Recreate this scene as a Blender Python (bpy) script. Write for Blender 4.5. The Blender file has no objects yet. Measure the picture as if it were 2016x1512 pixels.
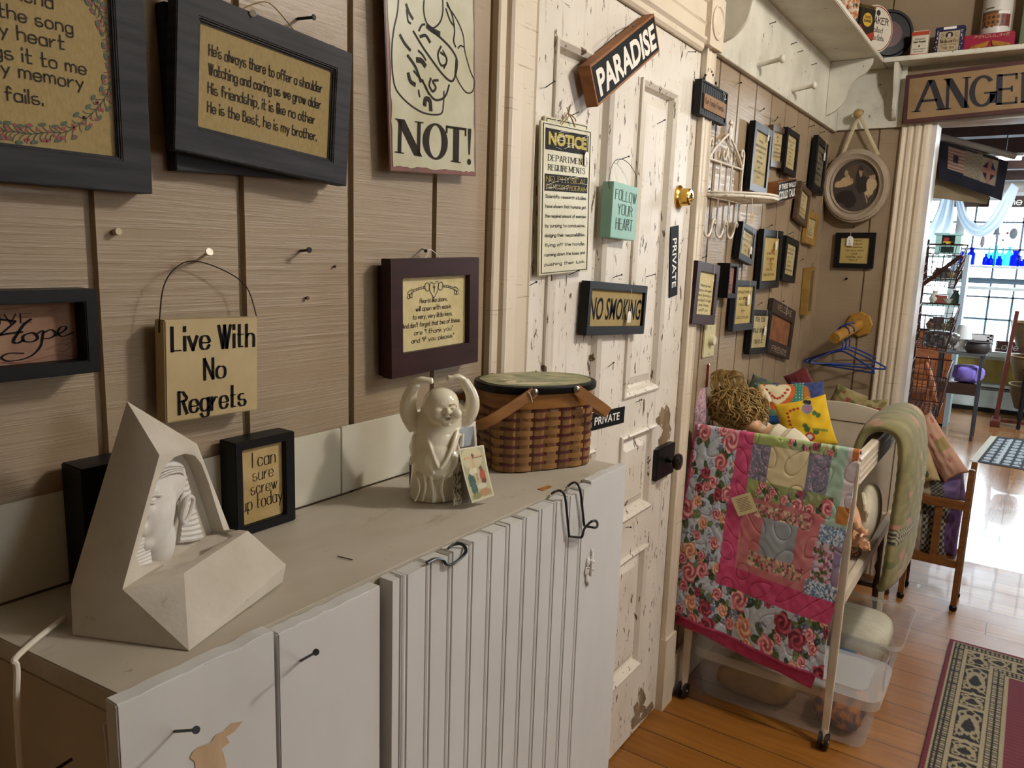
import bpy, bmesh, math, random
import numpy as np
from mathutils import Vector, Matrix, Quaternion
S = bpy.context.scene
COL = S.collection
rnd = random.Random(7)
PI = math.pi
# ------------------------------------------------------------------ camera
FPX, CX, CY = 1505.0, 1008.0, 756.0
CAMH = 1.535
_v1 = Vector((2047-CX, 529-CY, FPX)).normalized()
_vd = Vector((-288, 8650, FPX)).normalized()
_vd = (_vd - _v1*_v1.dot(_vd)).normalized()
_zw = -_vd
_yw = _zw.cross(_v1)
RW = Matrix((_v1, _yw, _zw))
CAMP = Vector((0, 0, CAMH))
cam = bpy.data.objects.new('camera', bpy.data.cameras.new('camera'))
COL.objects.link(cam)
r_, u_, b_ = RW @ Vector((1, 0, 0)), RW @ Vector((0, -1, 0)), RW @ Vector((0, 0, -1))
cam.matrix_world = Matrix(((r_.x, u_.x, b_.x, 0), (r_.y, u_.y, b_.y, 0), (r_.z, u_.z, b_.z, CAMH), (0, 0, 0, 1)))
cam.data.sensor_width = 36
cam.data.lens = FPX*36/2016
cam.data.clip_start = .02
S.camera = cam
W = .907      # left wall plane (y)
L = 4.035     # end wall plane (x)
CT = 1.132    # cabinet top height
def at(px, py, ax, val):
    """where the line of sight through a photo pixel meets the plane axis=val"""
    d = RW @ Vector((px-CX, py-CY, FPX))
    t = (val-CAMP[ax])/d[ax]
    return CAMP + d*t
# ------------------------------------------------------------------ materials
def lin(h):
    if not isinstance(h, str): return tuple(h)[:3]
    h = h.lstrip('#')
    c = [int(h[i:i+2], 16)/255 for i in (0, 2, 4)]
    return tuple(x/12.92 if x <= .04045 else ((x+.055)/1.055)**2.4 for x in c)
MATS = {}
class NT:
    def __init__(s, name):
        s.m = bpy.data.materials.new(name); s.m.use_nodes = True
        s.t = s.m.node_tree; s.t.nodes.clear()
        s.out = s.n('ShaderNodeOutputMaterial')
    def n(s, typ, **kw):
        nd = s.t.nodes.new(typ)
        for k, v in kw.items():
            if k.startswith('i_'): nd.inputs[k[2:].replace('_', ' ')].default_value = v
            else: setattr(nd, k, v)
        return nd
    def l(s, a, b): s.t.links.new(a, b)
    def coord(s, scale=(1, 1, 1), rot=(0, 0, 0), kind='Object'):
        tc = s.n('ShaderNodeTexCoord'); mp = s.n('ShaderNodeMapping')
        mp.inputs['Scale'].default_value = scale; mp.inputs['Rotation'].default_value = rot
        s.l(tc.outputs[kind], mp.inputs['Vector']); return mp.outputs['Vector']
    def noise(s, vec, scale=5, detail=4, rough=.55, dist=0):
        nd = s.n('ShaderNodeTexNoise'); s.l(vec, nd.inputs['Vector'])
        nd.inputs['Scale'].default_value = scale; nd.inputs['Detail'].default_value = detail
        nd.inputs['Roughness'].default_value = rough; nd.inputs['Distortion'].default_value = dist
        return nd.outputs['Fac']
    def ramp(s, fac, stops, interp='LINEAR'):
        nd = s.n('ShaderNodeValToRGB'); cr = nd.color_ramp; cr.interpolation = interp
        while len(cr.elements) < len(stops): cr.elements.new(.5)
        for e, (p, c) in zip(cr.elements, stops):
            e.position = p; e.color = (*lin(c), 1) if not isinstance(c, (int, float)) else (c, c, c, 1)
        s.l(fac, nd.inputs['Fac']); return nd.outputs['Color']
    def mix(s, fac, a, b, mode='MIX'):
        nd = s.n('ShaderNodeMix', data_type='RGBA', blend_type=mode)
        for i, v in ((0, fac), (6, a), (7, b)):
            if hasattr(v, 'is_output'): s.l(v, nd.inputs[i])
            elif i == 0: nd.inputs[0].default_value = v
            else: nd.inputs[i].default_value = (*lin(v), 1)
        return nd.outputs[2]
    def bsdf(s, color, rough=.5, metal=0, spec=.5, bump=None, bstr=.3, bdist=.002, coat=0, sheen=0, trans=0, alpha=1, emit=None, estr=0, ior=1.45):
        p = s.n('ShaderNodeBsdfPrincipled')
        if hasattr(color, 'is_output'): s.l(color, p.inputs['Base Color'])
        else: p.inputs['Base Color'].default_value = (*lin(color), 1)
        if hasattr(rough, 'is_output'): s.l(rough, p.inputs['Roughness'])
        else: p.inputs['Roughness'].default_value = rough
        p.inputs['Metallic'].default_value = metal; p.inputs['Specular IOR Level'].default_value = spec
        p.inputs['Coat Weight'].default_value = coat; p.inputs['Sheen Weight'].default_value = sheen
        p.inputs['Transmission Weight'].default_value = trans; p.inputs['IOR'].default_value = ior
        p.inputs['Alpha'].default_value = alpha
        if emit is not None:
            p.inputs['Emission Color'].default_value = (*lin(emit), 1); p.inputs['Emission Strength'].default_value = estr
        if bump is not None:
            b = s.n('ShaderNodeBump'); b.inputs['Strength'].default_value = bstr; b.inputs['Distance'].default_value = bdist
            s.l(bump, b.inputs['Height']); s.l(b.outputs['Normal'], p.inputs['Normal'])
        s.l(p.outputs['BSDF'], s.out.inputs['Surface']); return p
def mat(name, c1, c2=None, rough=.5, scale=(8, 8, 8), det=4, lo=.35, hi=.65, bump=0, bscale=None, bdist=.001, chips=None, **kw):
    """plain painted / plain material: two colours mixed by noise, optional chips [(colour, scale3, threshold, softness)]"""
    if name in MATS: return MATS[name]
    t = NT(name); v = t.coord(scale)
    f = t.noise(v, 1, det)
    c = t.ramp(f, [(lo, c1), (hi, c2 or c1)])
    bh = None
    if bump:
        bh = t.noise(t.coord(bscale or scale), 1, 5, .6)
    for ch in chips or ():
        g = t.noise(t.coord(ch[1]), 1, 6, .65, .3)
        k = t.ramp(g, [(ch[2], 0.0), (ch[2]+ch[3], 1.0)])
        c = t.mix(k, c, ch[0])
    t.bsdf(c, rough, bump=bh, bstr=bump, bdist=bdist, **kw)
    MATS[name] = t.m; return t.m
def vmat(name, rough=.85, bump=0, bscale=400, bdist=.0006, **kw):
    if name in MATS: return MATS[name]
    t = NT(name); a = t.n('ShaderNodeAttribute', attribute_name='Col')
    bh = t.noise(t.coord((bscale,)*3), 1, 3) if bump else None
    t.bsdf(a.outputs['Color'], rough, bump=bh, bstr=bump, bdist=bdist, **kw)
    MATS[name] = t.m; return t.m
def glassmat(name, tint='ffffff', gloss=.05, rough=.02):
    """thin sheet: mostly clear, mirror-like by Fresnel"""
    if name in MATS: return MATS[name]
    t = NT(name); tr = t.n('ShaderNodeBsdfTransparent'); tr.inputs['Color'].default_value = (*lin(tint), 1)
    gl = t.n('ShaderNodeBsdfGlossy'); gl.inputs['Roughness'].default_value = rough
    lw = t.n('ShaderNodeLayerWeight'); lw.inputs['Blend'].default_value = .5
    pw = t.n('ShaderNodeMath', operation='POWER'); pw.inputs[1].default_value = 4; t.l(lw.outputs['Facing'], pw.inputs[0])
    ml = t.n('ShaderNodeMath', operation='MULTIPLY_ADD'); ml.inputs[1].default_value = .8; ml.inputs[2].default_value = gloss; t.l(pw.outputs[0], ml.inputs[0])
    mx = t.n('ShaderNodeMixShader'); t.l(ml.outputs[0], mx.inputs[0]); t.l(tr.outputs[0], mx.inputs[1]); t.l(gl.outputs[0], mx.inputs[2])
    t.l(mx.outputs[0], t.out.inputs['Surface']); MATS[name] = t.m; return t.m
# ------------------------------------------------------------------ mesh builder
def basis(d):
    d = Vector(d).normalized(); a = Vector((0, 0, 1)) if abs(d.z) < .9 else Vector((1, 0, 0))
    x = d.cross(a).normalized(); return x, d.cross(x).normalized(), d
class MB:
    def __init__(s): s.v = []; s.f = []; s.M = None
    def add(s, vs, fs):
        b = len(s.v)
        for p in vs:
            p = Vector(p); s.v.append(s.M @ p if s.M else p)
        s.f.extend(tuple(b+i for i in q) for q in fs); return s
    def box(s, x0, x1, y0, y1, z0, z1, M=None):
        vs = [Vector((x, y, z)) for x in (x0, x1) for y in (y0, y1) for z in (z0, z1)]
        if M: vs = [M @ p for p in vs]
        return s.add(vs, [(0, 1, 3, 2), (4, 6, 7, 5), (0, 4, 5, 1), (2, 3, 7, 6), (0, 2, 6, 4), (1, 5, 7, 3)])
    def tube(s, pts, r, n=8, closed=False, flat=None, up=None):
        """round (or flat: second radius) tube through points"""
        pts = [Vector(p) for p in pts]; m = len(pts)
        rs = r if isinstance(r, (list, tuple)) else [r]*m
        T = []
        for i in range(m):
            a = pts[i-1] if (i or closed) else pts[i]; b = pts[(i+1) % m] if (i < m-1 or closed) else pts[i]
            d = b-a; T.append(d.normalized() if d.length > 1e-9 else Vector((0, 0, 1)))
        if up is not None: x = (Vector(up) - T[0]*T[0].dot(Vector(up))).normalized()
        else: x = basis(T[0])[0]
        vs = []; 
        for i in range(m):
            if up is not None:
                q = Vector(up) - T[i]*T[i].dot(Vector(up)); x = q.normalized() if q.length > 1e-6 else x
            else:
                q = x - T[i]*T[i].dot(x); x = q.normalized() if q.length > 1e-6 else basis(T[i])[0]
            y = T[i].cross(x)
            for k in range(n):
                a = 2*PI*k/n
                vs.append(pts[i] + x*math.cos(a)*rs[i] + y*math.sin(a)*(flat if flat is not None else rs[i]))
        fs = []
        for i in range(m if closed else m-1):
            j = (i+1) % m
            for k in range(n):
                l = (k+1) % n; fs.append((i*n+k, i*n+l, j*n+l, j*n+k))
        if not closed: fs += [tuple(range(n-1, -1, -1)), tuple((m-1)*n+k for k in range(n))]
        return s.add(vs, fs)
    def cyl(s, p0, p1, r0, r1=None, n=16): return s.tube([p0, p1], [r0, r0 if r1 is None else r1], n)
    def lathe(s, prof, c=(0, 0, 0), n=24, axis=(0, 0, 1), sx=1, sy=1, cap=True):
        x, y, z = basis(axis) if tuple(axis) != (0, 0, 1) else (Vector((1, 0, 0)), Vector((0, 1, 0)), Vector((0, 0, 1)))
        c = Vector(c); vs = []
        for r, h in prof:
            for k in range(n):
                a = 2*PI*k/n; vs.append(c + x*(r*sx*math.cos(a)) + y*(r*sy*math.sin(a)) + z*h)
        fs = [(i*n+k, i*n+(k+1) % n, (i+1)*n+(k+1) % n, (i+1)*n+k) for i in range(len(prof)-1) for k in range(n)]
        if cap and prof[0][0] > 1e-5: fs.append(tuple(range(n-1, -1, -1)))
        if cap and prof[-1][0] > 1e-5: fs.append(tuple((len(prof)-1)*n+k for k in range(n)))
        return s.add(vs, fs)
    def sphere(s, c, r, n=16, m=10, M=None):
        r = r if isinstance(r, (list, tuple)) else (r, r, r); vs = []; c = Vector(c)
        for i in range(m+1):
            t = PI*i/m
            for k in range(n):
                a = 2*PI*k/n; p = Vector((r[0]*math.sin(t)*math.cos(a), r[1]*math.sin(t)*math.sin(a), r[2]*math.cos(t)))
                vs.append(c + (M @ p if M else p))
        return s.add(vs, [(i*n+k, (i+1)*n+k, (i+1)*n+(k+1) % n, i*n+(k+1) % n) for i in range(m) for k in range(n)])
    def prism(s, poly, a0, a1, ax='y', M=None):
        """polygon of 2-D points extruded along an axis. ax y: points are (x,z); z: (x,y); x: (y,z)"""
        n = len(poly)
        def P(p, a): return Vector((p[0], a, p[1])) if ax == 'y' else Vector((p[0], p[1], a)) if ax == 'z' else Vector((a, p[0], p[1]))
        vs = [P(p, a0) for p in poly]+[P(p, a1) for p in poly]
        if M: vs = [M @ p for p in vs]
        return s.add(vs, [tuple(range(n)), tuple(range(2*n-1, n-1, -1))]+[(i, (i+1) % n, n+(i+1) % n, n+i) for i in range(n)])
    def ring(s, w, h, iw, ih, y0, y1, cx=0, cz=0, icx=None, icz=None, step=None):
        """rectangular frame in the x-z plane from y0 (back) to y1 (front)"""
        icx = cx if icx is None else icx; icz = cz if icz is None else icz
        def R(cx, cz, w, h, y): return [(cx-w/2, y, cz-h/2), (cx+w/2, y, cz-h/2), (cx+w/2, y, cz+h/2), (cx-w/2, y, cz+h/2)]
        loops = [R(cx, cz, w, h, y0), R(cx, cz, w, h, y1)]
        if step:
            sw, sd = step
            loops += [R(icx, icz, iw+2*sw, ih+2*sw, y1), R(icx, icz, iw+sw, ih+sw, y1+sd)]
            loops += [R(icx, icz, iw, ih, y1+sd)]
        else: loops += [R(icx, icz, iw, ih, y1)]
        loops += [R(icx, icz, iw, ih, y0)]
        n = len(loops); vs = [p for q in loops for p in q]
        fs = [(i*4+k, i*4+(k+1) % 4, ((i+1) % n)*4+(k+1) % 4, ((i+1) % n)*4+k) for i in range(n) for k in range(4)]
        return s.add(vs, fs)
    def poly(s, pts): return s.add(pts, [tuple(range(len(pts)))])
    def surf(s, fn, nu, nv, cu=False, cv=False):
        vs = [fn(i/nu, j/nv) for j in range(nv+(0 if cv else 1)) for i in range(nu+(0 if cu else 1))]
        a = nu+(0 if cu else 1); b = nv+(0 if cv else 1); fs = []
        for j in range(nv):
            for i in range(nu):
                fs.append((j*a+i, j*a+(i+1) % a, ((j+1) % b)*a+(i+1) % a, ((j+1) % b)*a+i))
        return s.add(vs, fs)
    def mesh(s, name):
        me = bpy.data.meshes.new(name); me.from_pydata([tuple(p) for p in s.v], [], s.f); me.update(); return me
    def build(s, name, m, parent=None, smooth=False, bevel=0, seg=2, weld=False, M=None, angle=35, solid=0):
        me = s.mesh(name)
        if bevel or weld:
            bm = bmesh.new(); bm.from_mesh(me)
            if weld: bmesh.ops.remove_doubles(bm, verts=bm.verts, dist=1e-5)
            bmesh.ops.recalc_face_normals(bm, faces=bm.faces)
            if bevel:
                ed = [e for e in bm.edges if len(e.link_faces) == 2 and e.calc_face_angle(0) > .5]
                bmesh.ops.bevel(bm, geom=ed, offset=bevel, segments=seg, affect='EDGES', clamp_overlap=True)
            bm.to_mesh(me); bm.free()
        else:
            bm = bmesh.new(); bm.from_mesh(me); bmesh.ops.recalc_face_normals(bm, faces=bm.faces); bm.to_mesh(me); bm.free()
        me.materials.append(m)
        if smooth or bevel:
            me.shade_smooth()
            try: me.set_sharp_from_angle(angle=math.radians(angle))
            except Exception: pass
        o = bpy.data.objects.new(name, me); COL.objects.link(o)
        if parent: o.parent = parent
        if M is not None: o.matrix_local = M
        if solid:
            md = o.modifiers.new('solid', 'SOLIDIFY'); md.thickness = abs(solid); md.offset = 0 if solid > 0 else 1
        return o
def tag(o, label, cat, group=None, kind=None):
    if label: o['label'] = label
    if cat: o['category'] = cat
    if group: o['group'] = group
    if kind: o['kind'] = kind
    return o
def empty(name, label, cat, M=None, group=None, loc=None, rz=0):
    o = bpy.data.objects.new(name, None); COL.objects.link(o); o.empty_display_size = .02
    if M is not None: o.matrix_world = M
    elif loc is not None: o.matrix_world = Matrix.Translation(Vector(loc)) @ Matrix.Rotation(rz, 4, 'Z')
    return tag(o, label, cat, group)
def struct(o): o['kind'] = 'structure'; return o
def vgrid(name, P, C, m, parent=None, solid=0, M=None):
    """grid mesh with a per-point colour pattern. P, C: arrays (rows, cols, 3)"""
    r, c = P.shape[:2]; me = bpy.data.meshes.new(name)
    idx = np.arange(r*c).reshape(r, c)
    q = np.stack([idx[:-1, :-1], idx[:-1, 1:], idx[1:, 1:], idx[1:, :-1]], -1).reshape(-1, 4)
    me.from_pydata(P.reshape(-1, 3).tolist(), [], q.tolist()); me.update()
    a = me.color_attributes.new('Col', 'FLOAT_COLOR', 'POINT')
    a.data.foreach_set('color', np.concatenate([C.reshape(-1, 3), np.ones((r*c, 1))], 1).astype(np.float32).ravel())
    me.materials.append(m); me.shade_smooth()
    o = bpy.data.objects.new(name, me); COL.objects.link(o)
    if parent: o.parent = parent
    if M is not None: o.matrix_local = M
    if solid:
        md = o.modifiers.new('solid', 'SOLIDIFY'); md.thickness = abs(solid); md.offset = 0 if solid > 0 else -1
    return o
def smooth_pts(pts, k=4, closed=False):
    pts = [Vector(p) for p in pts]; n = len(pts); out = []
    if n < 3: return pts
    for i in range(n if closed else n-1):
        g = lambda j: pts[j % n] if closed else pts[max(0, min(n-1, j))]
        a, b, c, d = g(i-1), g(i), g(i+1), g(i+2)
        for q in range(k):
            t = q/k
            out.append(.5*((2*b)+(c-a)*t+(2*a-5*b+4*c-d)*t*t+(3*b-a-3*c+d)*t**3))
    if not closed: out.append(pts[-1])
    return out
# ------------------------------------------------------------------ lettering
GL = {'a': "4536160503123243 4642", 'b': "0902 05163645433212 03", 'c': "4536160503123243", 'd': "4536160503123243 4942",
 'e': "04444536160503123243", 'f': "38291812 0636", 'g': "4536160503123243 4641301001", 'h': "0902 0516364542", 'i': "0602 0809",
 'j': "161100 1819", 'k': "0902 3604 1532", 'l': "0902", 'm': "0602 0516263532 3546566562", 'n': "0602 0516364542",
 'o': "160503123243453616", 'p': "0600 05163645433212 03", 'q': "4536160503123243 4640", 'r': "0602 04152636",
 's': "36160514344332120 3", 't': "1913122232 0636", 'u': "0603123243 4642", 'v': "0622 2246", 'w': "0622 2236 3642 4266",
 'x': "0642 4602", 'y': "0623 4610", 'z': "0646 4602 0242", 'A': "0229 2942 1434", 'B': "0902 09293837 2606 0626364543322202",
 'C': "48391908031232 43", 'D': "0902 092938474433220 2", 'E': "0902 0949 0636 0242", 'F': "0902 0949 0636", 'G': "483919080312324345 4525",
 'H': "0902 4942 0646", 'I': "0902", 'J': "3933221203", 'K': "0902 4905 1642", 'L': "0902 0242", 'M': "0209 0933 3369 6962",
 'N': "0209 0942 4249", 'O': "190803123243483919", 'P': "0902 092938473626 06", 'Q': "190803123243483919 2442", 'R': "0902 092938473626 06 2642",
 'S': "483919080716364543321203", 'T': "0949 2922", 'U': "09031232434 9", 'V': "0922 2249", 'W': "0922 2239 3942 4269", 'X': "0942 4902",
 'Y': "0926 4926 2622", 'Z': "0949 4902 0242", '.': "0203", ',': "1201", "'": "0907", '!': "0904 0203", '"': "0907 1917", '-': "0434",
 '1': "0729 2922", '2': "0819293847021242", '0': "190803123243483919", '&': "4216193908164243", ':': "0203 0506"}
def glyph(ch):
    out = []
    for st in GL.get(ch, '').split(' '):
        if len(st) % 2: continue
        out.append([(int(st[i]), int(st[i+1])-2) for i in range(0, len(st), 2)])
    return out
for k_ in list(GL):      # tolerate a stray blank inside a stroke
    GL[k_] = ' '.join(x for x in GL[k_].split(' '))
    t_ = GL[k_].split(' '); m_ = []
    for x in t_:
        if m_ and (len(m_[-1]) % 2 or len(x) < 4): m_[-1] += x
        else: m_.append(x)
    GL[k_] = ' '.join(m_)
def ribbon(mb, pts, w, y, nib=None, cap=True):
    """flat stroke in the x-z plane at depth y"""
    n = len(pts); L_ = []; R_ = []
    for i in range(n):
        a = pts[max(0, i-1)]; b = pts[min(n-1, i+1)]
        dx, dz = b[0]-a[0], b[1]-a[1]; l = math.hypot(dx, dz) or 1; dx /= l; dz /= l
        ww = w*(nib+(1-nib)*abs(dz)) if nib is not None else w
        x, z = pts[i][0], pts[i][1]
        if cap and i == 0: x -= dx*ww*.4; z -= dz*ww*.4
        if cap and i == n-1: x += dx*ww*.4; z += dz*ww*.4
        L_.append((x-dz*ww/2, y, z+dx*ww/2)); R_.append((x+dz*ww/2, y, z-dx*ww/2))
    mb.add(L_+R_, [(i, i+1, n+i+1, n+i) for i in range(n-1)])
def write(mb, text, cx, cz, h, width=None, y=0, wt=.75, nib=None, shear=0, jit=0, serif=0, align='c', rot=0, cond=1, space=1.6):
    """draw one line; cz baseline, h cap height; width squeezes the line to fit"""
    x = 0; strokes = []; u = h/7
    for ch in text:
        if ch == ' ': x += 3.2; continue
        g = glyph(ch); wd = max([p[0] for s_ in g for p in s_] or [2])
        jz = rnd.uniform(-jit, jit)
        for s_ in g:
            p = [(x+a*cond, b+jz) for a, b in s_]
            if len(p) > 2: p = [(q.x, q.y) for q in smooth_pts([(a, b, 0) for a, b in p], 3)]
            strokes.append((p, False))
            if serif and len(s_) == 2 and ch not in '.,\'"':
                for e in p:
                    if abs(p[0][1]-p[1][1]) > 2 and (e[1] < .5 or e[1] > 6): strokes.append(([(e[0]-serif, e[1]), (e[0]+serif, e[1])], True))
        x += wd*cond+space
    tot = max(x-space, .1); k = (width/tot) if width else u
    off = {'c': -tot/2, 'l': 0, 'r': -tot}[align]; ca, sa = math.cos(rot), math.sin(rot)
    for p, sf in strokes:
        q = []
        for a, b in p:
            X = (a+off)*k+b*u*shear; Z = b*u
            q.append((cx+X*ca-Z*sa, cz+X*sa+Z*ca))
        ribbon(mb, q, u*(wt if not sf else .42), y, None if sf else nib)
def ftext(mb, body, cx, cz, w, h, y=0, bold=0, shear=0, rot=0):
    """built-in sans font fitted to a w x h box centred on cx, cz"""
    cu = bpy.data.curves.new('t', 'FONT'); cu.body = body; cu.offset = bold; cu.shear = shear; cu.resolution_u = 3
    o = bpy.data.objects.new('t', cu); COL.objects.link(o)
    bpy.context.view_layer.update()
    me = o.evaluated_get(bpy.context.evaluated_depsgraph_get()).to_mesh()
    vs = [v.co.copy() for v in me.vertices]; fs = [tuple(p.vertices) for p in me.polygons]
    bpy.data.objects.remove(o); bpy.data.curves.remove(cu)
    x0, x1 = min(v.x for v in vs), max(v.x for v in vs); y0, y1 = min(v.y for v in vs), max(v.y for v in vs)
    ca, sa = math.cos(rot), math.sin(rot); out = []
    for v in vs:
        X = ((v.x-x0)/(x1-x0)-.5)*w; Z = ((v.y-y0)/(y1-y0)-.5)*h
        out.append((cx+X*ca-Z*sa, y, cz+X*sa+Z*ca))
    mb.add(out, fs)
def line(mb, pts, w, y, k=4, closed=False, nib=None):
    q = smooth_pts([(a, b, 0) for a, b in pts], k, closed)
    q = [(p.x, p.y) for p in q]
    if closed: q.append(q[0])
    ribbon(mb, q, w, y, nib)
# ------------------------------------------------------------------ things that hang on a wall
def wall_matrix(c4, side, off):
    """c4: photo pixels of the front face corners (TL TR BR BL); side 'L' side wall, 'F' end wall; off: front face distance from wall"""
    P = [at(*p, 1, W-off) if side == 'L' else at(*p, 0, L-off) for p in c4]
    A = [(p.x if side == 'L' else -p.y, p.z) for p in P]
    d = lambda a, b: (b[0]-a[0], b[1]-a[1])
    tp, bt, lf, rt = d(A[0], A[1]), d(A[3], A[2]), d(A[3], A[0]), d(A[2], A[1])
    w = (math.hypot(*tp)+math.hypot(*bt))/2; h = (math.hypot(*lf)+math.hypot(*rt))/2
    ang = (math.atan2(tp[1], tp[0])+math.atan2(bt[1], bt[0])+math.atan2(-lf[0], lf[1])+math.atan2(-rt[0], rt[1]))/4
    cx = sum(a[0] for a in A)/4; cz = sum(a[1] for a in A)/4
    return place(side, cx, cz, ang, off), w, h
def place(side, a, z, ang, off):
    ca, sa = math.cos(ang), math.sin(ang)
    if side == 'L': X = Vector((ca, 0, sa)); Z = Vector((-sa, 0, ca)); Y = Vector((0, 1, 0)); o = Vector((a, W-off, z))
    else: X = Vector((0, -ca, sa)); Z = Vector((0, sa, ca)); Y = Vector((1, 0, 0)); o = Vector((L-off, -a, z))
    return Matrix(((X.x, Y.x, Z.x, o.x), (X.y, Y.y, Z.y, o.y), (X.z, Y.z, Z.z, o.z), (0, 0, 0, 1)))
# ------------------------------------------------------------------ shared materials
TAUPE = None
def m_wall():
    t = NT('taupe_panelling')
    saw = t.noise(t.coord((3.5, 3.5, 150)), 1, 5, .7); fine = t.noise(t.coord((26, 26, 60)), 1, 4, .7); patch = t.noise(t.coord((4, 4, 6)), 1, 3)
    c = t.ramp(patch, [(.3, '8f7c64'), (.7, '99866d')])
    k = t.mix(t.ramp(patch, [(.50, 0.0), (.62, .8)]), t.ramp(saw, [(.45, 0.0), (.72, 1.0)]), fine)
    t.bsdf(c, .42, bump=k, bstr=.38, bdist=.0022, spec=.5)
    return t.m
M_WALL = m_wall()
M_GAP = mat('groove_shade_paint', '57452f', '4a3a28', rough=.7)
M_DOOR = mat('chipped_white_door_paint', 'dcd5c9', 'd1c9bb', rough=.5, scale=(6, 6, 6), bump=.25, bscale=(60, 60, 12),
    chips=[('b7aa97', (50, 50, 3.5), .60, .10), ('5e4b3a', (42, 42, 13), .615, .012), ('54443a', (80, 80, 18), .645, .012), ('8d7c68', (9, 9, 70), .70, .01), ('6b5846', (4, 4, 3.2), .72, .008)])
M_CASE = mat('crackled_cream_trim_paint', 'd8cbb6', 'cdbfa8', rough=.5, scale=(4, 4, 4), bump=.2, bscale=(6, 6, 120),
    chips=[('a8977f', (7, 7, 190), .63, .03), ('b3a48d', (160, 160, 9), .72, .03)])
M_SHELF = mat('distressed_white_shelf_paint', 'd6d3c4', 'c2bfb0', rough=.5, scale=(7, 7, 7), bump=.2, bscale=(20, 20, 20),
    chips=[('6a655a', (28, 28, 22), .66, .02), ('a5a294', (8, 8, 8), .62, .15)])
M_STRIP = mat('off_white_strip_paint', 'cfcab9', 'c3bdab', rough=.45, scale=(5, 5, 9), chips=[('9b9079', (22, 22, 30), .72, .03)])
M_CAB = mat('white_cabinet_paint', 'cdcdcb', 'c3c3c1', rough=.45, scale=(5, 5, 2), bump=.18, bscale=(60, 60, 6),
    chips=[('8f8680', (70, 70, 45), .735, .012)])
M_CABSIDE = mat('tan_cabinet_side_paint', 'b9ab95', 'a3947d', rough=.5, scale=(5, 5, 5))  # darker and tanner than the cabinet front
M_CABTOP = mat('stained_cabinet_top_paint', 'bab2a4', 'a8a08e', rough=.5, scale=(5, 9, 5), lo=.3, hi=.7, bump=.12, bscale=(40, 40, 40),
    chips=[('8a7b5c', (9, 16, 9), .60, .2), ('7d6a48', (26, 26, 26), .66, .08), ('6b5638', (60, 60, 60), .735, .02)])
M_BLACK = mat('black_painted_wood', '101012', '151517', rough=.45, scale=(10, 10, 60), spec=.22)
M_BLACKGRAIN = mat('dark_grey_stained_wood', '1f1f22', '38383c', rough=.55, scale=(7, 7, 90), lo=.35, hi=.8, spec=.2, bump=.2, bscale=(7, 7, 90))
M_BLACKGRAINV = mat('dark_grey_stained_wood_upright', '1b1b1e', '28282b', rough=.55, spec=.2, scale=(90, 7, 7), lo=.3, hi=.75)
M_MAROON = mat('dark_maroon_wood', '351818', '261112', rough=.42, spec=.3, scale=(8, 8, 60))
M_BROWNF = mat('dark_brown_wood', '5a4632', '453524', rough=.4, scale=(10, 10, 60))
M_GOLD = mat('worn_gold_wood', 'a07f3f', '876630', rough=.4, scale=(20, 20, 20))
M_SLATE = mat('slate_grey_wood', '2f3339', '25282d', spec=.25, rough=.5, scale=(8, 8, 60))
M_PAPER = mat('aged_paper', 'b3a57c', 'a49368', rough=.8, scale=(9, 9, 9))
M_BURLAP = mat('burlap_tan_print', 'a08c5e', '937f50', rough=.9, scale=(260, 260, 120), bump=.1)
M_CREAM = mat('cream_print_paper', 'cbbd8e', 'bdae7e', rough=.8, scale=(40, 40, 40))
M_YELLOW = mat('mustard_print_paper', 'b5a062', 'a69053', rough=.8, scale=(8, 8, 8))
M_PINKPAPER = mat('rosy_brown_print_paper', '9a7a64', '7d5a49', rough=.8, scale=(18, 18, 18))
M_INK = mat('black_ink', '0d0d10', rough=.7, spec=.12)
M_INKBROWN = mat('brown_ink', '33231a', rough=.7)
M_WHITE = mat('white_print', 'e2dfd8', rough=.6)
M_WIRE = mat('dark_wire', '2a2522', rough=.45, metal=.6)
M_STEEL = mat('bright_steel', 'a8a6a2', rough=.3, metal=1)
M_IRON = mat('black_iron', '111112', '1a1919', rough=.4, metal=.5)
M_STRING = mat('white_string', 'e0dacb', rough=.9)
M_TWINE = mat('jute_twine', 'a3865c', '8a6d45', rough=.95)
M_TAG = mat('white_price_tag_card', 'e6e4de', rough=.7)
M_GLASS = glassmat('clear_glass')
M_BRASS = mat('polished_brass', 'c9a24e', rough=.2, metal=1)
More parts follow.
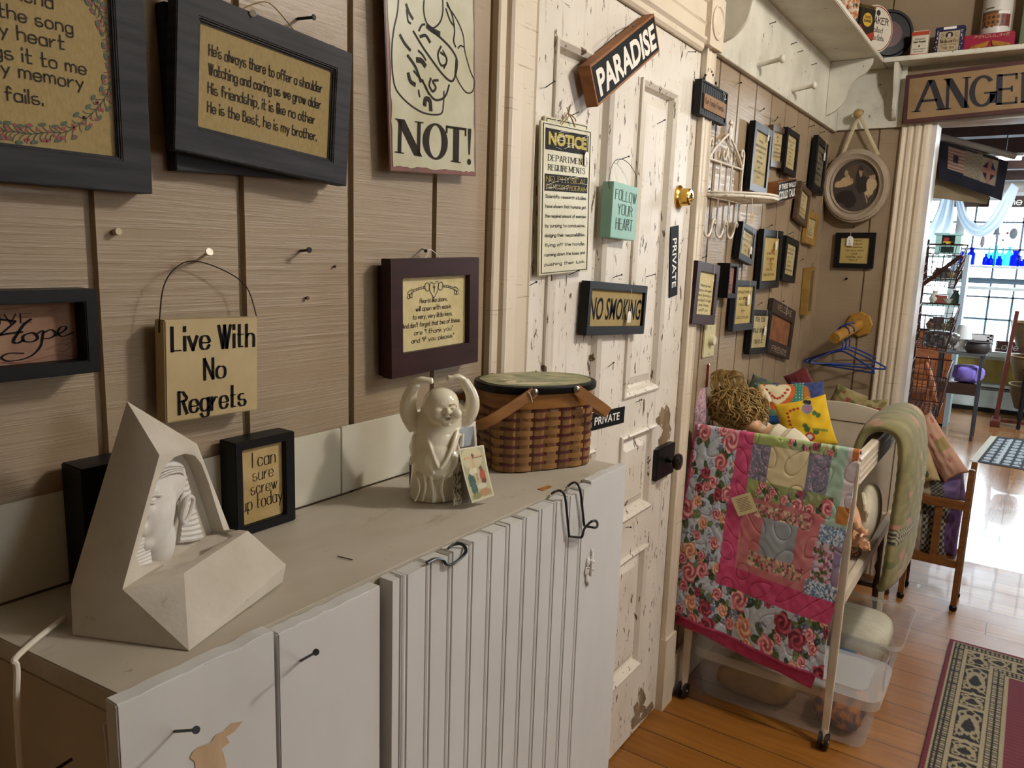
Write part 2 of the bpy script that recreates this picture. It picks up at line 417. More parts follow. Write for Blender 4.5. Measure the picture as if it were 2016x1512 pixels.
# ------------------------------------------------------------------ the room
def floor_mat(name, along_y=True, rl=.30, rh=.46, row=.135, coat=.08, c=('87561f', '683d13', '9a682b')):
    t = NT(name); tc = t.n('ShaderNodeTexCoord'); mp = t.n('ShaderNodeMapping')
    mp.inputs['Rotation'].default_value = (0, 0, PI/2 if along_y else 0)
    t.l(tc.outputs['Object'], mp.inputs['Vector'])
    br = t.n('ShaderNodeTexBrick'); t.l(mp.outputs[0], br.inputs['Vector'])
    br.offset = .37; br.inputs['Scale'].default_value = 1; br.inputs['Mortar Size'].default_value = .0022; br.inputs['Mortar Smooth'].default_value = .2
    br.inputs['Brick Width'].default_value = 3.1; br.inputs['Row Height'].default_value = row; br.inputs['Bias'].default_value = 0
    br.inputs['Color1'].default_value = (*lin(c[0]), 1); br.inputs['Color2'].default_value = (*lin(c[2]), 1); br.inputs['Mortar'].default_value = (*lin('1d0f06'), 1)
    g = t.noise(t.coord((30, 2.2, 30) if along_y else (2.2, 30, 30)), 1.2, 5, .6, .6)
    c1 = t.mix(t.ramp(g, [(.35, 0.0), (.75, .75)]), br.outputs['Color'], c[1])
    vor = t.n('ShaderNodeTexVoronoi'); t.l(t.coord((3.4, 2.1, 1)), vor.inputs['Vector']); vor.inputs['Scale'].default_value = 1
    kn = t.ramp(vor.outputs['Distance'], [(.015, 1.0), (.05, 0.0)])
    c2 = t.mix(kn, c1, '3a1c0b')
    sp = t.ramp(t.noise(t.coord((34, 34, 34)), 1, 3), [(.72, 0.0), (.76, .5)])
    c3 = t.mix(sp, c2, 'b48a58')
    rg = t.ramp(t.noise(t.coord((5, 5, 5)), 1, 4), [(.3, rl), (.7, rh)])
    bm = t.mix(.3, br.outputs['Fac'], g)
    inv = t.n('ShaderNodeInvert'); t.l(br.outputs['Fac'], inv.inputs['Color'])
    t.bsdf(c3, rg, bump=inv.outputs[0], bstr=.5, bdist=.002, coat=coat, spec=.5)
    return t.m
M_FLOOR = floor_mat('amber_pine_boards')
M_FLOOR2 = floor_mat('worn_pine_boards', False, c=('8c6038', '6e4526', '9c7044'), rl=.15, rh=.22, row=.19, coat=.2)
fb = MB().box(-2.0, 4.53, -2.6, W+.06, -.06, 0).build('floor', M_FLOOR); struct(fb)
fb = MB().box(4.531, 10.4, -3.2, 2.4, -.06, 0).build('floor', M_FLOOR2); struct(fb)
def grooved(mb, xs, x0, x1, z0, z1, fn):
    """panel face with square-cut grooves; fn(a, depth, z) -> point"""
    prof = [(x0, 0)]
    for g in xs:
        if x0+.01 < g < x1-.01: prof += [(g-.0065, 0), (g-.0055, .003), (g-.003, .009), (g+.0045, .009), (g+.006, 0)]
    prof.append((x1, 0))
    vs = [fn(a, d, z) for z in (z0, z1) for a, d in prof]; n = len(prof)
    mb.add(vs, [(i, i+1, n+i+1, n+i) for i in range(n-1)])
gx = [.467+.2035*k for k in range(-12, 4)]+[1.2375]
wl = MB(); grooved(wl, gx, -2.0, 1.30, 0, 2.85, lambda a, d, z: (a, W+d, z))
wl.box(-2.0, 1.30, W+.01, W+.03, 0, 2.85)
struct(wl.build('wall_left', M_WALL))
gx2 = [2.457+.189*k for k in range(0, 9)]
w2 = MB(); grooved(w2, gx2, 2.33, L, 0, 2.85, lambda a, d, z: (a, W+d, z)); w2.box(2.33, L+.12, W+.01, W+.03, 0, 2.85)
w2.box(1.30, 2.33, W+.005, W+.03, 2.2, 2.85)
struct(w2.build('wall_left_beyond_door', M_WALL))
we = MB(); gy = [.899-.2*k for k in range(0, 20)]
grooved(we, [-g for g in gy], -W, -.53, 0, 2.85, lambda a, d, z: (L+d, -a, z))
we.add([(L, .53, 2.20), (L, -2.6, 2.20), (L, -2.6, 2.85), (L, .53, 2.85)], [(0, 1, 2, 3)])
we.add([(L, -1.25, 0), (L, -2.6, 0), (L, -2.6, 2.2), (L, -1.25, 2.2)], [(0, 1, 2, 3)])
we.box(L+.012, L+.14, .53, W+.02, 0, 2.85); we.box(L+.012, L+.14, -1.2, .53, 2.2, 2.85); we.box(L+.012, L+.14, -2.6, -1.2, 0, 2.85)
struct(we.build('wall_end', M_WALL))
M_PLAIN = mat('tan_wall_paint', 'a8967c', '9f8d72', rough=.6)
struct(MB().box(-2.06, -2.0, -2.6, W+.03, 0, 2.85).build('wall_behind', M_PLAIN))
bw = MB()
for a in ((-2.0, .95, 0, 2.85), (1.75, L+.14, 0, 2.85), (.95, 1.75, 0, 1.52), (.95, 1.75, 2.22, 2.85)): bw.box(a[0], a[1], -2.66, -2.6, a[2], a[3])
struct(bw.build('wall_right', M_PLAIN))
bw = MB()
for x in (.95, 1.33, 1.71): bw.box(x, x+.04, -2.65, -2.61, 1.52, 2.22)
for z in (1.52, 1.85, 2.18): bw.box(.95, 1.75, -2.65, -2.61, z, z+.04)
struct(bw.build('window_2', mat('white_sash_paint', 'c8c6c0', rough=.5)))
struct(MB().box(1.30, 2.33, W+.036, W+.06, 0, 2.3).build('door_light_blocker', M_PLAIN))  # unseen panel added behind the door to block light under it
M_CEIL = mat('white_ceiling_paint', 'cfc8ba', 'c5beb0', rough=.8)
struct(MB().box(-2.0, L+.14, -2.6, W+.03, 2.85, 2.9).build('ceiling', M_CEIL))
# strip of white board along the wall above the cabinet
st = MB(); st.box(.18, .845, W-.006, W-.0005, CT+.001, CT+.112); st.box(.8465, 1.238, W-.006, W-.0005, CT+.001, CT+.113)
struct(st.build('trim_1', M_STRIP, bevel=.0012))
# ------------------------------------------------------------------ old panelled door and its casing
D0, D1, DZ = 1.372, 2.283, 2.128
cols = [(1.46, 1.735), (1.885, 2.12)]; rows = [(.247, .655), (.775, 1.035), (1.142, 1.985)]
db = MB()
def slab(x0, x1, z0, z1): db.box(x0, x1, W-.002, W+.035, z0, z1)
slab(D0, 1.46, .008, DZ); slab(2.12, D1, .008, DZ); slab(1.735, 1.885, .008, DZ)
for a, b in cols:
    zz = [.008]+[q for r in rows for q in r]+[DZ]
    for i in range(0, len(zz), 2): slab(a, b, zz[i], zz[i+1])
    for z0, z1 in rows:
        def R(i, y): return [(a+i, y, z0+i), (b-i, y, z0+i), (b-i, y, z1-i), (a+i, y, z1-i)]
        lp = [R(0, W-.002), R(0, W-.009), R(.006, W-.012), R(.016, W-.004), R(.022, W+.012), R(.03, W+.014), R(.055, W+.003), R(.060, W+.003)]
        vs = [p for q in lp for p in q]
        db.add(vs, [(i*4+k, i*4+(k+1) % 4, i*4+4+(k+1) % 4, i*4+4+k) for i in range(len(lp)-1) for k in range(4)]+[tuple(range(len(vs)-4, len(vs)))])
door = struct(db.build('door_1', M_DOOR, bevel=0))
bp_m = mat('bare_door_wood', '8a765c', '6a5640', rough=.8, scale=(30, 30, 8), chips=[('cfc5b3', (40, 40, 30), .62, .02)])
for pp in ([(1303, 800), (1308, 806), (1312, 797), (1317, 803), (1320, 815), (1318, 835), (1322, 845), (1318, 866), (1312, 872), (1306, 878), (1297, 878), (1296, 866), (1302, 858), (1306, 846), (1300, 838), (1292, 832), (1291, 824), (1299, 818)], [(1262, 1352), (1268, 1362), (1272, 1376), (1266, 1388), (1274, 1392), (1284, 1380), (1287, 1392), (1278, 1406), (1262, 1420), (1244, 1437), (1241, 1420), (1250, 1408), (1247, 1392), (1256, 1380), (1258, 1364)]):
    b = MB(); b.poly([tuple(at(*q, 1, W-.0028)) for q in pp]); b.build('bare_patch', bp_m, door)
hb = MB()
hp = at(1041, 175, 1, W-.012)
for z in (1.82, ):
    hb.cyl((D0-.002, W-.008, z-.055), (D0-.002, W-.008, z+.055), .006, n=10)
    for q in (-.075, .075): hb.lathe([(.001, -.012), (.007, -.006), (.0045, 0), (.0075, .006), (.001, .013)], (D0-.002, W-.008, z+q), 10)
    hb.cyl((D0-.002, W-.008, z-.07), (D0-.002, W-.008, z+.07), .0045, n=10)
hg = hb.build('hinge', mat('rusty_painted_hinge', '4a3a30', '9a7c62', rough=.6, scale=(60, 60, 40)), door, smooth=True); hg['label'] = 'rusty hinge'
p = at(1337, 388, 1, W-.003)
k = MB(); k.lathe([(.034, 0), (.034, .004), (.029, .007), (.026, .010), (.024, .034), (.020, .038), (.013, .038), (.012, .035), (.001, .035)], (p.x, W-.002, p.z), 32, (0, -1, 0))
dbolt = k.build('deadbolt', M_BRASS, door, smooth=True); dbolt['label'] = 'brass deadbolt'
k = MB().box(p.x-.002, p.x+.002, W-.0385, W-.0365, p.z-.006, p.z+.006); k.build('keyhole', M_IRON, dbolt)
c4 = [at(1295, 880, 1, W-.022), at(1329, 876, 1, W-.022), at(1324, 934, 1, W-.022), at(1291, 944, 1, W-.022)]
x0, x1 = (c4[0].x+c4[3].x)/2, (c4[1].x+c4[2].x)/2; z0, z1 = (c4[2].z+c4[3].z)/2, (c4[0].z+c4[1].z)/2
lk = MB().box(x0, x1, W-.024, W-.002, z0, z1).build('rim_lock', M_IRON, door, bevel=.002); lk['label'] = 'black iron rim lock'
kp = at(1333, 909, 1, W-.06)
MB().lathe([(.009, -.045), (.009, -.012), (.016, -.010), (.024, -.004), (.027, .003), (.024, .010), (.014, .014), (.001, .015)], kp, 28, (0, -1, 0)).build('door_knob', mat('glossy_black_knob', '08080a', rough=.08, coat=1), lk, smooth=True)
# casing
def fluted(mb, x0, x1, z0, z1, prof):
    n = len(prof); vs = [(x0+(x1-x0)*a, W-d, z) for z in (z0, z1) for a, d in prof]
    mb.add(vs, [(i, i+1, n+i+1, n+i) for i in range(n-1)])
c1 = MB(); fluted(c1, 1.243, 1.371, 0, 2.14, [(0, -.01), (0, .010), (.03, .013), (.18, .013), (.2, .008), (.235, .008), (.25, .018), (.30, .022), (.36, .019), (.62, .017), (.92, .019), (.95, .022), (.985, .020), (1, .004), (1, -.01)])
struct(c1.build('trim_2', M_CASE))
c2 = MB(); fluted(c2, 2.286, 2.362, .2, 2.15, [(0, -.01), (0, .020), (.03, .022), (.09, .022), (.14, .018), (.40, .017), (.45, .020), (.5, .017), (.86, .018), (.9, .022), (1, .020), (1, -.01)])
c2.box(2.284, 2.372, W-.027, W+.005, 0, .262)
struct(c2.build('trim_3', M_CASE))
hd = MB(); hprof = [(2.13, -.01), (2.13, .012), (2.137, .018), (2.15, .018), (2.158, .026), (2.166, .026), (2.172, .017), (2.20, .018), (2.206, .022), (2.212, .018), (2.26, .018), (2.268, .030), (2.28, .034), (2.28, -.01)]
n = len(hprof); hd.add([(x, W-d, z) for x in (1.243, 2.262) for z, d in hprof], [(i, i+1, n+i+1, n+i) for i in range(n-1)])
hd.box(2.262, 2.372, W-.034, W+.004, 2.146, 2.29)
hd.lathe([(.048, 0), (.048, .004), (.043, .005), (.040, .001), (.034, .001), (.026, .004), (.001, .007)], (2.317, W-.034, 2.218), 32, (0, -1, 0))
struct(hd.build('trim_4', M_CASE))
bb = MB().box(2.372, L, W-.016, W, 0, .15).build('baseboard_left', M_CASE, bevel=.003); struct(bb)
# doorway in the end wall
dw = MB()
pr = [(0, -.01), (0, .014), (.06, .024), (.12, .024), (.2, .014), (.26, .024), (.36, .026), (.42, .014), (.5, .024), (.6, .026), (.68, .014), (.76, .026), (.88, .026), (1, .022), (1, -.01)]
ya, yb = .605, .478
n = len(pr); dw.add([(L-d, ya+(yb-ya)*a, z) for z in (0, 2.17) for a, d in pr], [(i, i+1, n+i+1, n+i) for i in range(n-1)])
struct(dw.build('trim_5', M_CASE))
dj = MB(); dj.box(L-.012, L+.15, .458, .48, 0, 2.19); dj.box(L-.02, L+.15, -1.2, .48, 2.165, 2.2); dj.box(L-.012, L+.15, -1.22, -1.2, 0, 2.2)
struct(dj.build('trim_6', mat('white_jamb_paint', 'c9c6c2', 'bdbab6', rough=.5)))
# ------------------------------------------------------------------ frames, signs, boxes on the walls
def frame(name, label, cat, c4, side='L', off=.02, t=None, b=.02, lip=.006, fm=None, pm=None, draw=None, ink=None, glass=False, step=None, group=None, bevel=.0012, extra=None, M=None, size=None, recess=None):
    """b: border width or (left,right,top,bottom). Returns the thing; local x right, z up, y=0 front face"""
    if M is None: M, w, h = wall_matrix(c4, side, off)
    else: w, h = size
    t = t or off-.001
    o = empty(name, label, cat, M=M, group=group)
    l, r, tp, bt = b if isinstance(b, tuple) else (b,)*4
    iw, ih = w-l-r, h-tp-bt; icx, icz = (l-r)/2, (bt-tp)/2
    MB().ring(w, h, iw, ih, t, 0, icx=icx, icz=icz, step=step).build('frame', fm or M_BLACK, o, bevel=bevel)
    rc = recess if recess is not None else lip
    pr = MB().box(icx-iw/2-.001, icx+iw/2+.001, rc, min(t, rc+.003), icz-ih/2-.001, icz+ih/2+.001).build('print', pm or M_PAPER, o)
    if draw:
        mb = MB(); draw(mb, iw, ih, rc-.0006); mb2 = MB(); mb2.v = [Vector((p.x+icx, p.y, p.z+icz)) for p in mb.v]; mb2.f = mb.f
        if mb2.f: mb2.build('lettering', ink or M_INK, pr)
    if glass: MB().poly([(icx-iw/2, rc-.003, icz-ih/2), (icx+iw/2, rc-.003, icz-ih/2), (icx+iw/2, rc-.003, icz+ih/2), (icx-iw/2, rc-.003, icz+ih/2)]).build('glass', M_GLASS, o)
    if extra: extra(o, w, h)
    return o
def lines(txt, top=.85, bot=.15, w=.8, hh=None, wt=.62, jit=.2, ws=None, shear=0, rot=0, nib=None, cx=0, align='c', serif=0):
    def d(mb, iw, ih, y):
        n = len(txt); st = (top-bot)/max(1, n-1) if n > 1 else 0
        mx = max(len(x) for x in txt)
        for i, s_ in enumerate(txt):
            z = ih*(top-st*i-.5); h = (hh or st*.55)*ih
            ww = (ws[i] if ws else None)
            width = iw*ww if ww else iw*w*(len(s_)/mx)**.9
            write(mb, s_, cx*iw+(0 if align == 'c' else -iw*w/2), z, h, width=width, y=y, wt=wt, jit=jit, shear=shear, rot=rot, nib=nib, align=align, serif=serif)
    return d
def price_tag(o, x, ztop, zbot, y, s=.011, parent_name='price_tag', wm=None):
    """little card on a white string, hanging in front of its thing"""
    m = MB(); m.prism([(x-s/2, zbot-s*1.5), (x+s/2, zbot-s*1.5), (x+s/2, zbot-s*.35), (x+s*.22, zbot), (x-s*.22, zbot), (x-s/2, zbot-s*.35)], y-.0006, y)
    tg = m.build('price_tag', M_TAG, o)
    MB().tube([(x, y, zbot-s*.2), (x+.0006, y, (ztop+zbot)/2), (x, y, ztop), (x-.001, y+.004, ztop+.002)], .0006, 5).build('string', M_STRING, tg)
    q = MB(); write(q, '25', x, zbot-s*.95, s*.32, y=y-.0009, wt=.9); write(q, '12', x, zbot-s*1.38, s*.3, y=y-.0009, wt=.9); q.build('writing', M_INK, tg)
NAILC = [0]
def nail(label, px, py, side='L', base=0, length=.03, tip=None, r=.0013, hr=.0034, m=None, group=None, dz=.1, dx=0, name='picture_nail', cat='nail'):
    """nail driven into a wall at a photo pixel; base: distance of the surface from the wall plane"""
    p = at(px, py, 1, W-base-.0008) if side == 'L' else at(px, py, 0, L-base-.0008)
    d = (Vector((dx, -1, dz)) if side == 'L' else Vector((-1, -dx, dz))).normalized()
    if tip:
        q = at(*tip, 1, W-base-length) if side == 'L' else at(*tip, 0, L-base-length)
        d = (q-p).normalized(); length = (q-p).length
    mb = MB(); mb.cyl((0, 0, 0), d*length, r, n=8)
    x, y, z = basis(d); e = d*length
    mb.tube([e-d*.0004, e+d*.001], [hr, hr*.9], 12)
    o = mb.build(name, m or M_IRON, None, smooth=True); o.location = p
    return tag(o, label, cat, group)
# --- framed verse about a song, upper corner
M1, w1, h1 = wall_matrix([(40, -60), (299, -10), (301, 382), (30, 363)], 'L', .03)
pr = at(301, 382, 1, W-.03); FW, FH = .50, .52
ang1 = 0.0
Mx = place('L', pr.x-FW/2, pr.z+FH/2, ang1, .03)
def slc(px, py): q = Mx.inverted() @ at(px, py, 1, W-.022); return (q.x, q.z)
def song(mb, w, h, y):
    for s_, rp, bp, hp_, sl in (("A friend", (104, 17), 15, 26, .2), ("hears the song", (143, 67), 15, 25, .2), ("in my heart", (126, 98), 15, 26, .2), ("and sings it to me", (169, 147), 15, 25, .2), ("when my memory", (164, 176), 15, 25, .2), ("fails.", (84, 208), 15, 26, .2)):
        x, z = slc(*rp); x0, z0 = slc(rp[0], rp[1]-hp_)
        write(mb, s_, x, z, (z0-z), y=y, wt=.82, jit=.2, align='r', cond=.95)
o = frame('framed_picture', 'large dark frame with a berry wreath around a verse about a song', 'picture frame', None, M=Mx, size=(FW, FH), t=.028, b=.0385, lip=.008, fm=M_BLACKGRAIN, pm=M_BURLAP, draw=song, glass=True, step=(.004, .003))
pt = [c for c in o.children if c.name.startswith('print')][0]
vn = MB(); lf = MB(); br_ = MB(); yv = .0074
vpx = [(181, -45), (172, -20), (181, 0), (201, 31), (212, 69), (218, 104), (222, 135), (215, 174), (198, 205), (170, 233), (132, 259), (97, 260), (62, 264), (28, 259), (0, 257)]
arc = [slc(*q) for q in vpx]; arc += [(arc[-1][0]-.02*k-.004*k*k, arc[-1][1]+.003*k*k) for k in range(1, 7)]
arc = [(q.x, q.y) for q in smooth_pts([(a, b, 0) for a, b in arc], 3)]
line(vn, arc, .0011, yv)
for i in range(2, len(arc)-1):
    a, b = arc[i]; dx, dz = arc[i+1][0]-arc[i-1][0], arc[i+1][1]-arc[i-1][1]; l_ = math.hypot(dx, dz); dx /= l_; dz /= l_
    for sg in (-1, 1):
        q = rnd.uniform(.006, .010); ex, ez = a+dx*q*.7-dz*sg*q, b+dz*q*.7+dx*sg*q
        line(vn, [(a, b), ((a+ex)/2+dx*.002, (b+ez)/2+dz*.002), (ex, ez)], .0009, yv)
        if i % 2: lf.poly([(ex+.0040*math.cos(t)*dx-.0021*math.sin(t)*dz, yv-.0001, ez+.0040*math.cos(t)*dz+.0021*math.sin(t)*dx) for t in [k*PI/4 for k in range(8)]])
    for q in range(2):
        ex, ez = a+rnd.uniform(-.008, .008), b+rnd.uniform(-.008, .008); rr = rnd.uniform(.0015, .0022)
        br_.poly([(ex+rr*math.cos(t), yv-.0002, ez+rr*math.sin(t)) for t in [k*PI/4 for k in range(8)]])
vn.build('vine', mat('grey_green_vine_ink', '3f4a3c', rough=.8), pt); lf.build('leaf_print', mat('dull_green_leaf_ink', '44584a', rough=.8), pt); br_.build('berry_print', mat('dull_red_berry_ink', '93404a', rough=.8), pt)
# --- the brother verse and the frame behind it
frame('framed_picture', 'dark grey frame mostly hidden behind the verse about a brother', 'picture frame', [(322, 2), (668, 92), (662, 345), (350, 351)], off=.021, t=.020, b=.04, fm=M_BLACKGRAIN, pm=M_BURLAP, step=(.004, .003))
def brother(mb, w, h, y):
    T = ["He's always there to offer a shoulder", "Watching and caring as we grow older", "His friendship, it is like no other", "He is the Best, he is my brother."]
    for i, (s_, wd) in enumerate(zip(T, (.86, .855, .81, .83))):
        write(mb, s_, -w*.435, h*(.225-.185*i), h*.105, width=w*wd, y=y, wt=.85, jit=.2, align='l')
def bro_extra(o, w, h):
    pt = [c for c in o.children if c.name.startswith('print')][0]
    mb = MB(); line(mb, [(-.022, -.066), (-.012, -.068), (.0, -.066)], .0018, .0066); mb.build('underline', mat('dull_red_ink', '8a2f3c', rough=.8), pt)
    MB().tube(smooth_pts([(-.05, .012, h/2-.004), (-.03, .010, h/2+.012), (-.005, .006, h/2+.022), (.035, .010, h/2+.005), (.05, .012, h/2-.004)]), .0009, 5).build('hanging_string', M_TWINE, o)
frame('framed_picture', 'tilted dark frame holding the four-line verse about a brother', 'picture frame', [(352, -32), (698, 104), (680, 359), (340, 302)], off=.043, t=.020, b=.034, lip=.007, fm=M_BLACKGRAIN, pm=M_BURLAP, draw=brother, glass=True, step=(.005, .004), extra=bro_extra)
# --- tin sign with crossed fingers
M_TIN = mat('mottled_cream_tin_print', 'c8c5ae', 'b0ae8a', rough=.35, scale=(16, 16, 16), lo=.3, hi=.7)
Mx, wN, hN = wall_matrix([(768, 0), (942, 4), (935, 357), (757, 333)], 'L', .026)
HN = wN*1.62; Mx = Mx @ Matrix.Translation((0, 0, (HN-hN)/2))
o = empty('tin_sign', 'cream tin sign in clear wrap with a crossed-fingers drawing above NOT!', 'sign', M=Mx)
MB().box(-wN/2+.003, wN/2-.003, .001, .004, -HN/2+.004, HN/2-.004).build('rusty_edge', mat('rust_red_tin_edge', '7d4138', '5f342c', rough=.45, scale=(30, 30, 30)), o, bevel=.001)
pts = []
for side_ in range(4):
    for k in range(26):
        t_ = k/26; jx = rnd.uniform(-.0016, .0016)
        a, b = (wN/2-.0095, HN/2-.0115)
        if side_ == 0: pts.append((-a+2*a*t_, -b+jx))
        elif side_ == 1: pts.append((a+jx, -b+2*b*t_))
        elif side_ == 2: pts.append((a-2*a*t_, b+jx))
        else: pts.append((-a+jx, b-2*b*t_))
face = MB().prism(pts, .0002, .0012).build('print', M_TIN, o)
ink = MB(); yy = -.0004
def hx(px, py):   # photo point on the sign face -> local
    p = Mx.inverted() @ at(px, py, 1, W-.026); return (p.x, p.z)
for P_, wd in [
  ([(786, -40), (783, 20), (775, 60), (771, 110), (776, 165), (790, 190), (815, 212), (840, 224), (868, 224), (873, 205), (874, 180)], .0016),
  ([(800, 10), (806, 26), (812, 36)], .003), ([(801, 20), (803, 40), (808, 46)], .002), ([(788, 70), (797, 86), (807, 98)], .003), ([(803, 110), (818, 132), (828, 160)], .003),
  ([(814, 62), (832, 92), (850, 118), (872, 147), (888, 160), (896, 150), (900, 120), (888, 96), (868, 75), (852, 62)], .0022),
  ([(832, 158), (842, 180), (858, 197), (876, 190), (884, 168)], .0022), ([(815, 140), (835, 165), (844, 185)], .0022),
  ([(836, -10), (834, 20), (840, 45), (852, 55), (866, 44), (872, 20), (870, -20)], .0016), ([(880, 5), (890, 30), (895, 60), (893, 80), (897, 92)], .0018), ([(878, 18), (886, 40), (893, 50)], .0018),
  ([(880, 10), (900, 40), (912, 70), (915, 100), (926, 140), (934, 160), (930, 180), (918, 182), (905, 165), (898, 150)], .0014),
  ([(902, 95), (906, 90), (912, 92)], .0016), ([(898, 118), (896, 150)], .0022),
  ([(868, 92), (862, 108), (868, 128), (878, 126), (878, 112), (868, 104)], .0022), ([(872, 100), (880, 118), (874, 134)], .0018),
  ([(848, 155), (845, 168), (852, 180), (858, 172), (852, 160), (862, 158)], .0024), ([(822, 118), (830, 120), (836, 128)], .005), ([(824, 100), (832, 108), (838, 118)], .002), ([(804, 146), (808, 160), (816, 166)], .004), ([(824, 178), (826, 190)], .002),
  ([(836, 205), (838, 195), (846, 198), (848, 215)], .005), ([(825, 60), (830, 50), (836, 48)], .002), ([(828, 72), (838, 70), (846, 82)], .003), ([(842, 52), (852, 60), (864, 66)], .005)]:
    line(ink, [hx(*q) for q in P_], wd*1.7, yy)
# serif capitals
def bar(mb, a, b, w, y):
    ribbon(mb, [a, b], w, y, cap=False)
def serifN(mb, P, letters, y):
    """P(u, v) maps letter space to sign; letters: list of (char, x0, x1)"""
    for ch, x0, x1 in letters:
        w_ = x1-x0
        def bx(u0, v0, u1, v1, hw0, hw1=None):
            hw1 = hw0 if hw1 is None else hw1
            hw0, hw1 = (hw0*1.35, hw1*1.35) if hw0 < .13 else (hw0, hw1); a = [P(x0+w_*(u0-hw0), v0), P(x0+w_*(u0+hw0), v0), P(x0+w_*(u1+hw1), v1), P(x0+w_*(u1-hw1), v1)]
            mb.poly([(q[0], y, q[1]) for q in a])
        def sf(u, v, hw=.16, th=.035): bx(u, v-th if v > .5 else v, u, v if v > .5 else v+th, hw)
        def rg(cu, cv, ru, rv, tu, tv, a0=0, a1=360):
            n = 28; vs = []
            for i in range(n+1):
                a = math.radians(a0+(a1-a0)*i/n)
                for k in (1, 0):
                    q = P(x0+w_*(cu+(ru-k*tu)*math.cos(a)), cv+(rv-k*tv)*math.sin(a)); vs.append((q[0], y, q[1]))
            mb.add(vs, [(2*i, 2*i+1, 2*i+3, 2*i+2) for i in range(n)])
        if ch == 'N': bx(.16, 0, .16, 1, .045); bx(.84, 0, .84, 1, .045); bx(.16, 1, .84, 0, .11); sf(.16, 0); sf(.12, 1, .14); sf(.84, 1)
        elif ch == 'O': rg(.5, .5, .5, .52, .25, .06)
        elif ch == 'T': bx(.5, 0, .5, 1, .105); bx(.5, .93, .5, 1, .48); sf(.5, 0, .24); bx(.04, .78, .04, 1, .03); bx(.96, .78, .96, 1, .03)
        elif ch == '!': bx(.5, .28, .5, 1, .14, .36); rg(.5, .08, .4, .085, .4, .085)
        elif ch == 'A': bx(.06, 0, .5, 1, .05, .06); bx(.94, 0, .54, 1, .09, .08); bx(.5, .3, .5, .38, .27); sf(.06, 0, .16); sf(.92, 0, .18)
        elif ch == 'G': rg(.52, .5, .5, .52, .22, .09, 40, 345); bx(.92, .08, .92, .45, .09); bx(.82, .40, .82, .46, .24)
        elif ch == 'E': bx(.2, 0, .2, 1, .1); bx(.54, .93, .54, 1, .4); bx(.54, 0, .54, .07, .42); bx(.45, .47, .45, .54, .28); bx(.93, .8, .93, 1, .04); bx(.94, 0, .94, .22, .04); bx(.74, .4, .74, .6, .035)
        elif ch == 'L': bx(.2, 0, .2, 1, .1); bx(.5, 0, .5, .07, .42); sf(.2, 1, .2); bx(.9, 0, .9, .25, .04)
nA, nB, nC, nD = [hx(*q) for q in ((779, 233), (929, 254), (928, 325), (777, 300))]
def Pn(u, v):
    t0 = (nD[0]+(nC[0]-nD[0])*u, nD[1]+(nC[1]-nD[1])*u); t1 = (nA[0]+(nB[0]-nA[0])*u, nA[1]+(nB[1]-nA[1])*u)
    return (t0[0]+(t1[0]-t0[0])*v, t0[1]+(t1[1]-t0[1])*v)
serifN(ink, Pn, [('N', 0, .335), ('O', .33, .66), ('T', .63, .92), ('!', .93, 1.0)], yy)
ink.build('lettering', M_INK, face)
MB().poly([(-wN/2-.003, -.002, -HN/2-.003), (wN/2+.004, -.002, -HN/2-.003), (wN/2+.004, -.002, HN/2+.004), (-wN/2-.003, -.002, HN/2+.004)]).build('plastic_wrap', glassmat('crinkled_clear_wrap', rough=.12), o)
# --- shadow box on the side: LIVE / Hope
def hope(mb, w, h, y):
    write(mb, "LIVE", w*.305, h*.17, h*.15, width=w*.20, y=y, wt=.8, nib=.35, align='r')
    X = lambda u, v: (w*(u-.5), h*(v-.5))
    line(mb, [X(.50, .30), (X(.52, .28)), X(.60, .34), X(.66, .48), X(.71, .62), X(.735, .70)], .0025, y, nib=.4)
    line(mb, [X(.735, .70), X(.66, .74), X(.56, .66), X(.50, .52), X(.49, .42), X(.53, .36), X(.58, .40)], .0019, y)
    line(mb, [X(.60, .44), X(.68, .50), X(.76, .52)], .0019, y)
    line(mb, [X(.80, .72), X(.77, .64), X(.74, .50), X(.72, .38), X(.735, .345), X(.76, .38)], .0032, y, nib=.4)
    line(mb, [X(.80, .50), X(.765, .46), X(.765, .37), X(.80, .35), X(.825, .41), X(.81, .49), X(.795, .50)], .0030, y, nib=.3)
    line(mb, [X(.825, .48), X(.85, .52), X(.845, .40), X(.83, .24), X(.78, .10), X(.70, .06), X(.665, .13), X(.70, .19), X(.76, .17)], .0025, y, nib=.35)
    line(mb, [X(.85, .48), X(.885, .53), X(.905, .46), X(.88, .39), X(.85, .39)], .0028, y, nib=.3)
    line(mb, [X(.905, .42), X(.945, .50), X(.955, .56), X(.93, .56), X(.915, .47), X(.935, .40), X(.985, .46)], .0025, y, nib=.3)
def hope_swirls(o, w, h):
    pt = [c for c in o.children if c.name.startswith('print')][0]; mb = MB(); iw, ih = w-.030, h-.028
    for s_ in ([(.55, .95), (.7, .9), (.85, .94), (.92, .88), (.88, .84)], [(.4, .88), (.6, .97), (.8, .97), (.95, .93)], [(.86, .2), (.93, .28), (.97, .22), (.94, .14), (.9, .18)], [(.6, .1), (.75, .02), (.9, .1), (.97, .05)], [(.93, .33), (.97, .36), (.985, .30), (.96, .28)], [(.3, .2), (.45, .1), (.6, .18), (.66, .3)]):
        line(mb, [(iw*(a-.5), ih*(b-.5)) for a, b in s_], .0010, .0232)
    mb.build('swirl_print', mat('faded_brown_ink', '7a4f3e', rough=.8), pt)
pr = at(191, 569, 1, W-.042); pr2 = at(190, 733, 1, W-.042); hH = pr.z-pr2.z; wH = .26
